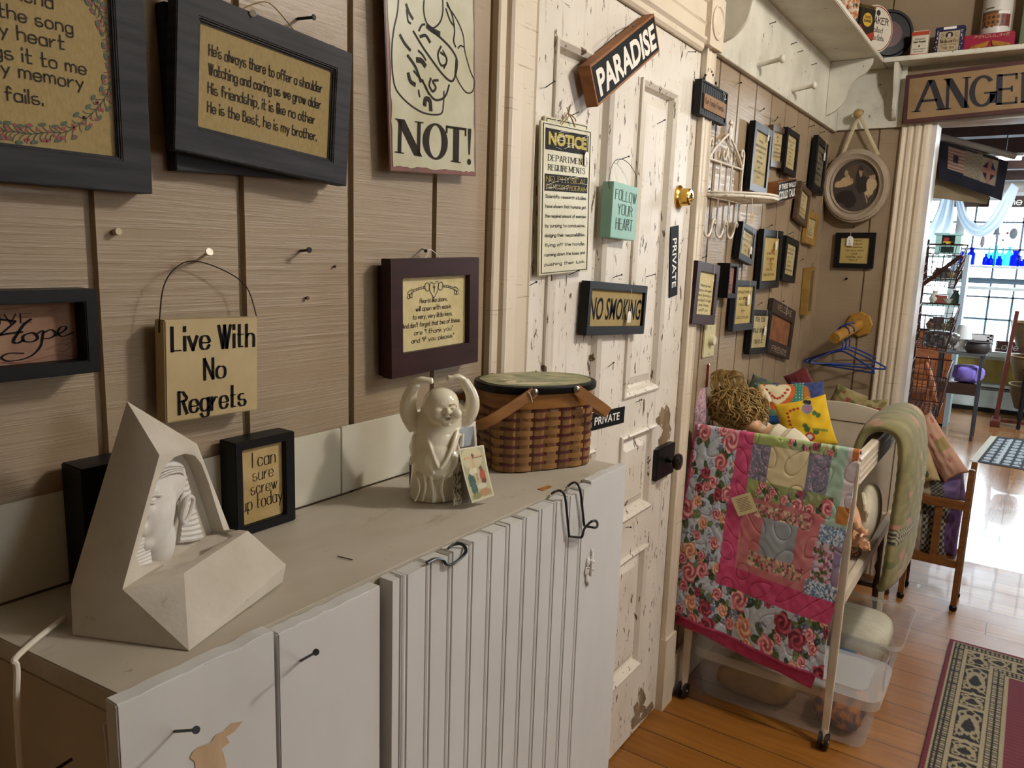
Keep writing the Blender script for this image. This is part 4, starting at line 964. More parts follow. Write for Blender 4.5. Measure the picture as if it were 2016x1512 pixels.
# niche: arch-shaped recess cut into the slanted front
eu = (R0-P0).normalized(); fn_ = nf.copy()
if fn_.y > 0: fn_ = -fn_
ez = fn_.cross(eu).normalized()
if ez.z < 0: ez = -ez
fo = (P0+R0)/2
def onface(px, py, push=0):
    d = RW @ Vector((px-CX, py-CY, FPX)); t = (fo-CAMP).dot(fn_)/d.dot(fn_); return CAMP+d*t+fn_*push
arch = [onface(*q) for q in ((276, 1118), (268, 1095), (283, 1045), (298, 985), (311, 942), (326, 915), (345, 899), (365, 893), (383, 897), (395, 912), (410, 950), (425, 1000), (441, 1050), (410, 1075), (370, 1100))]
cut = MB(); n = len(arch); cut.add([p+fn_*.03-PO for p in arch]+[p-fn_*.017-PO for p in arch], [tuple(range(n)), tuple(range(2*n-1, n-1, -1))]+[(i, (i+1) % n, n+(i+1) % n, n+i) for i in range(n)])
cu = cut.build('cut', M_PLASTER, py)
tc = [P0*.70+P1*.12+R0*.10+P2*.08, P0*.18+P1*.62+R0*.06+P2*.14, P1*.1+P2*.72+R0*.12+P0*.06, R0*.70+P2*.15+P0*.12+P1*.03]
ct2 = MB(); ct2.add([p+Vector((0, 0, .05))-PO for p in tc]+[p+Vector((0, 0, -.036))-PO for p in tc], [(0, 1, 2, 3), (7, 6, 5, 4), (0, 1, 5, 4), (1, 2, 6, 5), (2, 3, 7, 6), (3, 0, 4, 7)])
cu2 = ct2.build('cut', M_PLASTER, py)
md = body.modifiers.new('b', 'BOOLEAN'); md.operation = 'UNION'; md.solver = 'EXACT'; md.object = trough; bake(body)
bm = bmesh.new(); bm.from_mesh(body.data); bmesh.ops.remove_doubles(bm, verts=bm.verts, dist=.0012); bmesh.ops.dissolve_limit(bm, angle_limit=.06, verts=bm.verts, edges=bm.edges); bm.to_mesh(body.data); bm.free()
for c_ in (cu, cu2):
    md = body.modifiers.new('b', 'BOOLEAN'); md.operation = 'DIFFERENCE'; md.solver = 'EXACT'; md.object = c_
md = body.modifiers.new('v', 'BEVEL'); md.width = .0032; md.segments = 3; md.limit_method = 'ANGLE'; md.angle_limit = .35
bake(body)
for c_ in (cu, cu2, trough): bpy.data.objects.remove(c_)
# carved face in profile inside the niche
FM = Matrix(((eu.x, fn_.x, ez.x, 0), (eu.y, fn_.y, ez.y, 0), (eu.z, fn_.z, ez.z, 0), (0, 0, 0, 1)))
ctr = onface(345, 1000, -.012)
def F(px, py, push): return onface(px, py, push-.002)-PO
m = MB(); R3 = FM.to_3x3()
m.sphere(F(330, 1010, -.018), (.034, .020, .050), 24, 16, R3); m.sphere(F(352, 960, -.022), (.042, .020, .034), 24, 14, R3)
m.sphere(F(305, 1002, -.014), (.014, .014, .016), 14, 10, R3); m.sphere(F(291, 1012, -.010), (.007, .009, .013), 12, 8, R3)
m.sphere(F(295, 1042, -.012), (.009, .010, .007), 12, 8, R3); m.sphere(F(297, 1053, -.013), (.008, .009, .005), 12, 8, R3); m.sphere(F(308, 1072, -.016), (.015, .013, .012), 12, 8, R3)
m.sphere(F(310, 970, -.012), (.016, .012, .007), 12, 8, R3); m.sphere(F(345, 1070, -.020), (.022, .018, .040), 16, 10, R3)
fc = m.build('carved_face', M_PLAIN_PLASTER, py, smooth=True, angle=80)
rm = fc.modifiers.new('r', 'REMESH'); rm.mode = 'VOXEL'; rm.voxel_size = .0022
sm = fc.modifiers.new('s', 'SMOOTH'); sm.iterations = 6; sm.factor = .6; bake(fc)
m = MB(); e_ = [F(*q, .001) for q in ((376, 978), (382, 984), (378, 1004), (370, 1022), (363, 1030), (360, 1020), (364, 1000), (368, 984))]
m.tube(smooth_pts(e_, 3, True), .0026, 8, closed=True); m.sphere(F(370, 1004, -.004), (.008, .005, .020), 12, 8, R3); m.build('carved_ear', M_PLAIN_PLASTER, fc, smooth=True)
m = MB(); m.sphere(F(304, 985, -.0005), (.0065, .0022, .0028), 12, 8, R3); m.tube([F(296, 978, .001), F(306, 974, .002), (F(322, 976, .001))], .0012, 6); m.tube([F(297, 991, 0), F(307, 991, .001), F(318, 986, .0)], .001, 6)
m.build('carved_eye', M_PLAIN_PLASTER, fc, smooth=True)
m = MB()
for k in range(13):
    t_ = k/12; y0_ = 945+118*t_; x0_ = 380+2*t_-18*max(0, t_-.55); x1_ = 388+32*t_
    a, b = F(x0_, y0_+4, -.014), F(x1_, y0_-2, -.016); m.tube([a, (a+b)/2+fn_*.003, b], .0042, 8)
m.build('carved_lappet', M_PLAIN_PLASTER, py, smooth=True); m = MB()
for k in range(8):
    t_ = k/7; y0_ = 1068+50*t_; m.tube([F(281-9*t_, y0_+5, -.010), F(296, y0_-3, -.010), F(308+8*t_, y0_-9, -.012)], .0038, 8)
m.build('carved_lappet', M_PLAIN_PLASTER, py, smooth=True); m = MB()
for k in range(4):
    m.tube(smooth_pts([F(310+8*k, 952-9*k, -.004-.002*k), F(335+6*k, 930-5*k+4, -.001-.002*k), F(362+4*k, 930-3*k, -.002-.002*k), F(378+2*k, 942-4*k, -.008-.002*k)], 4), .0011, 6)
m.build('carved_headdress', M_PLAIN_PLASTER, py, smooth=True)
# ------------------------------------------------------------------ laughing figure
M_CERAMIC = mat('glazed_cream_ceramic', 'e8e1cb', 'ded6bf', rough=.18, scale=(6, 6, 6), coat=.6)
bo = Vector((.930, .775, CT+.0006)); vd = (Vector((CAMP.x, CAMP.y, 0))-Vector((bo.x, bo.y, 0))).normalized()
rx = Vector((-vd.y, vd.x, 0))
bud = empty('buddha_statue', 'glossy cream laughing figure with both arms raised on the cabinet', 'statue', M=Matrix(((rx.x, -vd.x, 0, bo.x), (rx.y, -vd.y, 0, bo.y), (0, 0, 1, bo.z), (0, 0, 0, 1))))
u = .200/240
def X_(px): return (px-858)*u
def Z_(py): return (981-py)*u
m = MB()
secs = [(0, 812, 905, .030), (.008, 811, 907, .032), (.03, 812, 904, .032), (.05, 814, 902, .034), (.07, 812, 912, .040), (.085, 808, 914, .043), (.097, 812, 910, .040), (.112, 818, 905, .034), (.128, 822, 914, .028), (.142, 826, 915, .022), (.152, 840, 900, .014)]
pr = []
for z, a, b, d in secs: pr.append((z, (X_(a)+X_(b))/2, (X_(b)-X_(a))/2, d))
N_ = 32; vs = []; 
for z, c, w_, d in pr:
    for k in range(N_):
        a = 2*PI*k/N_; vs.append((c+w_*math.cos(a), d*math.sin(a), z))
fs = [(i*N_+k, i*N_+(k+1) % N_, (i+1)*N_+(k+1) % N_, (i+1)*N_+k) for i in range(len(pr)-1) for k in range(N_)]+[tuple(range(N_-1, -1, -1)), tuple((len(pr)-1)*N_+k for k in range(N_))]
m.add(vs, fs)
m.sphere((X_(862), -.022, Z_(897)), (.036, .030, .034), 24, 16)           # belly
m.sphere((X_(869), -.012, Z_(791)), (.0290, .028, .0285), 28, 20)          # head
m.sphere((X_(874), -.018, Z_(806)), (.0275, .0225, .0205), 24, 16)            # jowls
for sx in (-1, 1): m.sphere((X_(880+sx*17), -.0385, Z_(802)), (.0095, .007, .009), 14, 10)
m.sphere((X_(881), -.044, Z_(796)), (.0052, .006, .0065), 14, 10)          # nose
for sx in (-1, 1): m.sphere((X_(881+sx*6), -.041, Z_(799)), (.0036, .004, .003), 10, 8)
for sx in (-1, 1): m.tube(smooth_pts([(X_(880+sx*21), -.033, Z_(792)), (X_(880+sx*16), -.0372, Z_(785)), (X_(880+sx*9), -.0385, Z_(785)), (X_(880+sx*5), -.0375, Z_(790))], 4), .0017, 8)
m.tube(smooth_pts([(X_(866), -.040, Z_(808)), (X_(874), -.0425, Z_(815)), (X_(884), -.043, Z_(815.5)), (X_(893), -.041, Z_(808))], 4), .0024, 8)
m.tube(smooth_pts([(X_(864), -.040, Z_(806)), (X_(872), -.043, Z_(806.5)), (X_(882), -.0445, Z_(807)), (X_(895), -.041, Z_(805))], 4), .0015, 8)
m.sphere((X_(880), -.040, Z_(823)), (.008, .006, .004), 12, 8)
for sx, ex in ((-1, 838), (1, 906)): m.sphere((X_(ex), -.004, Z_(812)), (.0075, .007, .018), 14, 10)
m.tube(smooth_pts([(X_(822), 0, Z_(842)), (X_(810), 0, Z_(822)), (X_(806), -.002, Z_(797)), (X_(812), -.004, Z_(770)), (X_(820), -.008, Z_(752))], 5), [.013, .013, .013, .013, .013, .0135, .0140, .0145, .0145, .0140, .0135, .0130, .0125, .0120, .0112, .0105, .0098, .0092, .0088, .0085, .0082], 14)
m.tube(smooth_pts([(X_(818), -.008, Z_(750)), (X_(830), -.012, Z_(744)), (X_(846), -.016, Z_(745)), (X_(853), -.018, Z_(744))], 4), [.0085, .0085, .0084, .0082, .008, .0078, .0074, .007, .0064, .0056, .0048, .004, .003], 12, flat=.0055)
m.tube(smooth_pts([(X_(905), 0, Z_(830)), (X_(918), 0, Z_(820)), (X_(929), -.002, Z_(795)), (X_(926), -.004, Z_(770)), (X_(912), -.008, Z_(745))], 5), [.013, .013, .013, .013, .013, .0135, .0138, .0138, .0135, .0130, .0126, .0120, .0115, .0110, .0104, .0098, .0094, .0090, .0086, .0082, .0078], 14)
m.tube(smooth_pts([(X_(912), -.008, Z_(743)), (X_(900), -.012, Z_(737)), (X_(888), -.015, Z_(740)), (X_(879), -.018, Z_(738))], 4), [.008, .008, .008, .0078, .0076, .0074, .007, .0066, .006, .0052, .0045, .0038, .003], 12, flat=.005)
for pts in ([(826, -.020, 848), (832, -.031, 870), (826, -.034, 900), (820, -.030, 925)], [(834, -.022, 842), (842, -.034, 866), (838, -.040, 890)], [(818, -.016, 850), (818, -.028, 880), (814, -.030, 905)], [(905, -.020, 845), (898, -.032, 865), (890, -.042, 880)], [(912, -.018, 845), (910, -.028, 870)], [(838, -.040, 915), (842, -.037, 945), (836, -.033, 975)], [(826, -.034, 925), (830, -.034, 950), (822, -.028, 978)], [(850, -.044, 920), (856, -.036, 950), (856, -.034, 978)], [(876, -.044, 920), (872, -.036, 950), (878, -.033, 978)]):
    m.tube(smooth_pts([(X_(a), b, Z_(c)) for a, b, c in pts], 4), .0026, 8)
for pts in ([(836, -.012, 838), (846, -.034, 858), (856, -.048, 882), (866, -.054, 905)], [(903, -.012, 834), (895, -.034, 856), (884, -.048, 882), (868, -.054, 905)], [(829, -.010, 842), (836, -.030, 866), (846, -.046, 895), (858, -.050, 918)]): m.tube(smooth_pts([(X_(a), b, Z_(c)) for a, b, c in pts], 5), .0034, 8)
m.tube(smooth_pts([(X_(863), -.040, Z_(809)), (X_(871), -.0435, Z_(818)), (X_(882), -.0445, Z_(819)), (X_(895), -.0415, Z_(809))], 4), .0020, 8)
for a, c in ((914, 803), (915, 813), (913, 822)): m.sphere((X_(a), -.010, Z_(c)), .0042, 10, 8)
st_ = m.build('body', M_CERAMIC, bud, smooth=True, angle=180)
rm = st_.modifiers.new('r', 'REMESH'); rm.mode = 'VOXEL'; rm.voxel_size = .0013; rm.use_smooth_shade = True
sm = st_.modifiers.new('s', 'SMOOTH'); sm.iterations = 5; sm.factor = .5; bake(st_); st_.data.set_sharp_from_angle(angle=PI)
# small dark bottle behind it
bp = at(817, 970, 2, CT); bp = Vector((.942, .822, CT+.0006))
o = empty('bottle', 'small dark glass bottle half hidden behind the laughing figure', 'bottle', loc=bp)
MB().lathe([(.001, 0), (.0115, .0005), (.013, .003), (.013, .055), (.011, .064), (.006, .071), (.0055, .082), (.001, .0825)], (0, 0, 0), 20).build('glass_body', mat('dark_brown_glass', '1e1512', rough=.1, coat=1), o, smooth=True)
lb = MB().lathe([(.0133, .012), (.0133, .048)], (0, 0, 0), 20, cap=False).build('paper_label', mat('maroon_bottle_label', '3a2326', '241618', rough=.6, scale=(200, 200, 160)), o, smooth=True)
MB().lathe([(.0068, .078), (.0072, .079), (.0072, .092), (.001, .093)], (0, 0, 0), 16).build('cap', M_BLACK, o, smooth=True)
# ------------------------------------------------------------------ holy cards leaning on the figure
c0, c1_ = at(891, 996, 2, CT+.001), at(905, 990, 2, CT+.001)
pa = Vector((.925, .725, CT+.001)); M_CARD = mat('pale_card', 'cfc6ac', 'c2b898', rough=.5, scale=(30, 30, 30))
p00 = at(893, 995, 1, .720); p10 = at(945, 985, 1, .708); p01 = at(891, 838, 1, .742); p11 = at(936, 829, 1, .728)
def sheet(name, lab, grid, col, m_, ptitle):
    o = empty(name, lab, 'card', loc=grid[0, 0]); P = grid-np.array(o.location)
    c = vgrid('card', P, col, m_, o, solid=.0006); return o, c
nu, nv = 30, 44
uu, vv = np.meshgrid(np.linspace(0, 1, nu), np.linspace(0, 1, nv))
def bil(a, b, c, d): return ((1-uu)*(1-vv))[..., None]*np.array(a)+(uu*(1-vv))[..., None]*np.array(b)+((1-uu)*vv)[..., None]*np.array(c)+(uu*vv)[..., None]*np.array(d)
C = np.ones((nv, nu, 3))*np.array(lin('cdc5b2')); dk = np.array(lin('5c524a'))
nz = np.random.RandomState(3)
msk = (uu > .04) & (uu < .93) & (vv > .52) & (vv < .95); C[msk] = dk
spk = (uu < .30) & (vv < .5) & (nz.rand(nv, nu) < .35); C[spk] = lin('544635')
spk = (uu >= .3) & (vv < .5); C[spk] = lin('6a6258')
o, c = sheet('holy_card', 'dark photo card in a clear sleeve standing against the laughing figure', bil(p00, p10, p01, p11), C, vmat('card_print', rough=.4), '')
q00, q10, q01, q11 = [np.array(x) for x in (p00, p10, p01, p11)]
sl = MB(); off_ = np.array([-.0008, -.0022, 0])
sl.poly([Vector(x+off_)-o.location for x in (q00, q10, q11, q01)]); sl.build('clear_sleeve', glassmat('shiny_sleeve', gloss=.05, rough=.15), o)
a0, a1, a2, a3 = at(929, 991, 1, .692), at(973, 976, 1, .682), at(902, 884, 1, .716), at(952, 876, 1, .704)
G = bil(a0, a1, a2, a3); bow = (np.sin(PI*vv)*.006)[..., None]*np.array([-.75, -.3, .1]); G = G+bow
def img(base, feats):
    C = np.ones(uu.shape+(3,))*np.array(lin(base))
    for kind, x, y, rx_, ry_, c in feats:
        if kind == 'e': mm = ((uu-x)/rx_)**2+((vv-y)/ry_)**2 < 1
        else: mm = (abs(uu-x) < rx_) & (abs(vv-y) < ry_)
        C[mm] = lin(c)
    return C
nu, nv = 44, 64
uu, vv = np.meshgrid(np.linspace(0, 1, nu), np.linspace(0, 1, nv)); G = bil(a0, a1, a2, a3)+(np.sin(PI*vv)*.006)[..., None]*np.array([-.75, -.3, .1])
C = img('a8a684', [('e', .5, .3, .5, .3, 'b9b592'), ('e', .45, .8, .4, .2, 'c4bd97'), ('b', .48, .62, .04, .24, '7d6248'), ('b', .48, .80, .36, .018, '7d6248'), ('e', .48, .84, .06, .035, '5d3f2c'), ('b', .46, .66, .07, .12, 'c9a780'), ('b', .46, .56, .08, .05, 'ddd3b8'), ('b', .3, .81, .16, .02, 'c9a780'), ('b', .66, .815, .14, .02, 'c9a780'), ('b', .47, .42, .04, .1, 'c9a780'),
 ('e', .26, .38, .14, .16, '3f5b55'), ('e', .28, .24, .13, .14, '4a665c'), ('e', .33, .55, .09, .06, 'd6cdb0'), ('e', .74, .44, .12, .13, 'a8543c'), ('e', .72, .58, .07, .05, '7d4d36'), ('e', .74, .34, .1, .05, '6d4433'), ('e', .6, .26, .2, .05, 'd2cbb6'), ('e', .66, .13, .26, .07, 'b08a68'), ('e', .3, .1, .18, .06, '8a8a60')])
bd_ = (uu < .06) | (uu > .94) | (vv < .035) | (vv > .97); C[bd_] = lin('cfc7ae')
sheet('holy_card', 'curled holy card with a crucifixion scene leaning in front', G, C, vmat('card_print'), '')
# ------------------------------------------------------------------ woven picnic basket
BD = Vector((.175, -.10, 0)).normalized(); BN = Vector((-BD.y, BD.x, 0))
if BN.y < 0: BN = -BN
fl = at(986, 936, 2, CT); fr = at(1171, 916, 2, CT); BW = (fr-fl).length; BDp = .135
bc = (fl+fr)/2+BN*BDp/2
bk = empty('picnic_basket', 'woven splint basket with a black-rimmed lid and two swing handles', 'basket', M=Matrix(((BD.x, BN.x, 0, bc.x), (BD.y, BN.y, 0, bc.y), (0, 0, 1, CT+.001), (0, 0, 0, 1))))
BH = .150
M_SPL = mat('honey_wood_splint', '9c7242', '7d5830', rough=.42, scale=(26, 26, 60), lo=.3, hi=.7)
M_SPLR = mat('maroon_dyed_splint', '5a2226', '471a1d', rough=.45, scale=(30, 30, 60))
M_SPLV = mat('honey_upright_splint', '90683e', '74502c', rough=.45, scale=(40, 40, 8))
def bx_(a, z, push=0):
    """outline of the basket at height z: rounded box at the foot, oval at the top"""
    t_ = z/BH; hw = BW/2*(1+.10*t_); hd = BDp/2*(1+.14*t_); n_ = 5.0-2.6*t_
    c, s_ = math.cos(a), math.sin(a); r = (abs(c/hw)**n_+abs(s_/hd)**n_)**(-1/n_)
    return Vector(((r+push)*c, (r+push)*s_, z))
NS = 22; NA = NS*8
# parametrise by arc length so the uprights are even
def ring_pts(z, push_fn, n=NA):
    ps = [bx_(2*PI*k/720, z) for k in range(721)]; d = [0]
    for i in range(720): d.append(d[-1]+(ps[i+1]-ps[i]).length)
    out = []; j = 0
    for k in range(n):
        s_ = d[-1]*k/n
        while d[j+1] < s_: j += 1
        p = ps[j].lerp(ps[j+1], (s_-d[j])/(d[j+1]-d[j])); q = ps[min(720, j+1)]-ps[j]
        nn = Vector((q.y, -q.x, 0)).normalized(); out.append(p+nn*push_fn(k/n))
    return out
def band(z0, z1, phase, push=.0022):
    m = MB(); f = lambda s_: push*math.sin(s_*NS*PI+phase)*1.15+.0004
    a, b = ring_pts(z0, f), ring_pts(z1, f); n = len(a)
    ai, bi = ring_pts(z0, lambda s_: f(s_)-.0012), ring_pts(z1, lambda s_: f(s_)-.0012)
    m.add(a+b+ai+bi, [(i, (i+1) % n, n+(i+1) % n, n+i) for i in range(n)]+[(2*n+i, 3*n+i, 3*n+(i+1) % n, 2*n+(i+1) % n) for i in range(n)]+[(n+i, n+(i+1) % n, 3*n+(i+1) % n, 3*n+i) for i in range(n)]+[(i, 2*n+i, 2*n+(i+1) % n, (i+1) % n) for i in range(n)])
    return m
z = .002; k_ = 0
while z < BH-.030:
    wz = .0102 if k_ % 2 == 0 else .0050
    band(z, z+wz, PI*(k_ % 2)).build('weaver', M_SPL if k_ % 2 == 0 else M_SPLR, bk, smooth=True, angle=50)
    z += wz+.0008; k_ += 1
ZT = z
for k in range(NS):
    s0 = (k+.5)/NS
    m = MB(); rowsV = []
    for i in range(13):
        zz = .001+(BH-.03)*i/12; full = ring_pts(zz, lambda s_: 0, NS*16)
        idx = [(int(round(s0*NS*16))+q) % (NS*16) for q in (-6, -3, 0, 3, 6)]
        rowsV.append([full[q]*1 for q in idx])
    vs = [p for r in rowsV for p in r]; m.add(vs, [(j*5+i, j*5+i+1, j*5+5+i+1, j*5+5+i) for j in range(12) for i in range(4)])
    m.build('upright_splint', M_SPLV, bk, smooth=True, solid=.0012)
m = MB(); a, b = ring_pts(BH-.030, lambda s_: .0035), ring_pts(BH-.003, lambda s_: .0035); a2, b2 = ring_pts(BH-.030, lambda s_: -.003), ring_pts(BH-.003, lambda s_: -.003); n = len(a)
m.add(a+b+a2+b2, [(i, (i+1) % n, n+(i+1) % n, n+i) for i in range(n)]+[(2*n+i, 3*n+i, 3*n+(i+1) % n, 2*n+(i+1) % n) for i in range(n)]+[(n+i, n+(i+1) % n, 3*n+(i+1) % n, 3*n+i) for i in range(n)]+[(i, 2*n+i, 2*n+(i+1) % n, (i+1) % n) for i in range(n)])
m.build('rim_band', mat('honey_rim_band', '9c6b35', '845628', rough=.4, scale=(12, 12, 90)), bk, smooth=True, angle=40)
m = MB(); m.prism([(p.x, p.y) for p in ring_pts(.003, lambda s_: -.003, 60)], .001, .004, 'z'); m.build('bottom', M_SPLV, bk)
m = MB(); prf = [(-.003, 0), (.006, .0005), (.0075, .004), (.0075, .012), (.005, .0145), (-.002, .015)]
rg = [ring_pts(BH, lambda s_, q=q: q+.0025, 96) for q, h in prf]; n = 96
vs = [Vector((p.x, p.y, BH-.003+prf[i][1])) for i in range(len(prf)) for p in rg[i]]
m.add(vs, [(i*n+k, i*n+(k+1) % n, (i+1)*n+(k+1) % n, (i+1)*n+k) for i in range(len(prf)-1) for k in range(n)]+[tuple(range(n-1, -1, -1)), tuple((len(prf)-1)*n+k for k in range(n))])
lid = m.build('lid', mat('black_lid_paint', '0e0f11', rough=.35, spec=.25), bk, smooth=True, angle=40)
m = MB(); m.prism([(p.x, p.y) for p in ring_pts(BH, lambda s_: -.001, 72)], BH+.0115, BH+.0128, 'z')
m.build('lid_picture', mat('faded_landscape_print', 'a8a07c', '6f7a52', rough=.45, scale=(22, 30, 22), lo=.4, hi=.6, chips=[('cbbfa2', (12, 26, 12), .56, .04), ('6b5a40', (20, 34, 20), .62, .03)]), lid)
M_HANDLE = mat('bentwood_handle', '9c6c3a', '86592d', rough=.45, scale=(10, 10, 40))
def local(px, py, yv):
    """photo pixel to basket space on the plane y=yv"""
    Mi = bk.matrix_world.inverted(); o_ = Mi @ CAMP; d = Mi.to_3x3() @ (RW @ Vector((px-CX, py-CY, FPX))); t_ = (yv-o_.y)/d.y; return o_+d*t_
yF = -BDp/2*1.14-.008
for sx, (pa_, pb_), lab in ((-1, ((1052, 772), (938, 840)), 1), (1, ((1134, 766), (1200, 815)), 1)):
    P = local(*pa_, yF); E = local(*pb_, yF+.012); dz_ = E.z-P.z; ex = E.x
    A_ = [P, P.lerp(Vector((ex, yF, E.z)), .5)+Vector((0, -.001, 0)), Vector((P.x+(ex-P.x)*.82, yF+.002, P.z+dz_*.82)), Vector((P.x+(ex-P.x)*.97, yF+.018, P.z+dz_*.97)), Vector((ex+sx*.004, 0, E.z)), Vector((P.x+(ex-P.x)*.97, -yF-.018, P.z+dz_*.97)), Vector((P.x+(ex-P.x)*.82, -yF-.002, P.z+dz_*.82)), Vector((P.x, -yF, P.z))]
    q = smooth_pts(A_, 6); m = MB(); n = len(q); vs = []
    up = Vector((-dz_, 0, ex-P.x)).normalized()*.0098
    for i, p in enumerate(q):
        t_ = (q[min(n-1, i+1)]-q[max(0, i-1)]).normalized(); th = t_.cross(up).normalized()*.0016
        vs += [p+up+th, p+up-th, p-up-th, p-up+th]
    m.add(vs, [(i*4+k, i*4+(k+1) % 4, i*4+4+(k+1) % 4, i*4+4+k) for i in range(n-1) for k in range(4)]+[(0, 1, 2, 3), (n*4-1, n*4-2, n*4-3, n*4-4)])
    ho = m.build('handle', M_HANDLE, bk, smooth=True, angle=40)
    for yy in (yF-.002, -yF+.002):
        s_ = -1 if yy < 0 else 1
        MB().lathe([(.0068, 0), (.0064, .0022), (.0045, .004), (.001, .0048)], (P.x, yy, P.z), 18, (0, s_, 0)).build('rivet', mat('nickel_rivet', '9a948a', rough=.3, metal=1), ho, smooth=True)
P = local(1041, 778, yF-.003); MB().tube(smooth_pts([P+Vector((-.001, 0, .006)), P+Vector((.003, -.001, .0)), P+Vector((.008, 0, -.013))], 3), .0008, 6).build('string_loop', M_STRING, bk)
# ------------------------------------------------------------------ side wall beyond the door
SB = mat('black_print_frame_small', '19191b', '202022', rough=.4)
SMALL = lambda rows_, **k: lines(rows_, **k)
def illeg(n, seed=1, wt=.8):
    """rows of small handwriting too far off to read"""
    rr = random.Random(seed); al = "aenorstuhlidmcy"
    return lines([' '.join(''.join(rr.choice(al) for _ in range(rr.randint(2, 6))) for _ in range(rr.randint(1, 3))) for _ in range(n)], top=.82, bot=.14, w=.8, wt=wt)
def tagx(fx, f0, f1, s=.017):
    def e(o, w, h): price_tag(o, w*fx, h*f0, h*f1, -.003, s)
    return e
def nailx(dx=0, dz=.012):
    def e(o, w, h): MB().tube(smooth_pts([(-.02+dx, .006, h/2-.003), (dx, .004, h/2+dz), (.02+dx, .006, h/2-.003)], 4), .0008, 5).build('hanging_wire', M_WIRE, o)
    return e
# friends sign with a beaded wire
Mx, w_, h_ = wall_matrix([(1381.5, 146), (1433, 190.5), (1429, 254), (1379.5, 217)], 'L', .030)
o = empty('wooden_sign', 'dark ribbed wooden sign with a tan centre strip hung from a beaded wire', 'sign', M=Mx)
m = MB(); m.ring(w_, h_, w_*.92, h_*.88, .022, 0)
for k in range(12): m.box(-w_/2+.006+(w_-.012)*k/12+.0015, -w_/2+.006+(w_-.012)*(k+1)/12, .003, .020, -h_/2+.006, h_/2-.006)
bd = m.build('board', M_BLACKGRAINV, o, bevel=.0008)
st_ = MB().box(-w_*.38, w_*.44, -.001, .004, -h_*.30, h_*.14).build('centre_strip', mat('tan_sign_strip', '96704a', '7d5a38', rough=.7), bd)
m = MB(); write(m, "Our Family Friends", 0, -h_*.13, h_*.16, width=w_*.68, y=-.0016, wt=.9); m.build('lettering', M_INKBROWN, st_)
m = MB(); pts = smooth_pts([(-w_*.38, .010, h_*.42), (-w_*.25, .012, h_*.75), (-w_*.12, .016, h_*.98), (w_*.02, .012, h_*.80), (w_*.24, .010, h_*.46)], 7)
m.tube(pts, .0010, 6)
for i, p in enumerate(pts):
    if i % 2 == 0: m.sphere(p, .0042, 8, 6)
m.build('beaded_wire', mat('dark_red_bead', '2f1c1a', '47302a', rough=.4, scale=(200, 200, 200)), o, smooth=True)
MB().tube(smooth_pts([(w_*.30, .0, h_*.44), (w_*.36, -.002, h_*.36), (w_*.34, -.002, h_*.24), (w_*.40, -.002, h_*.28)], 4), .001, 5).build('string', M_STRING, o)
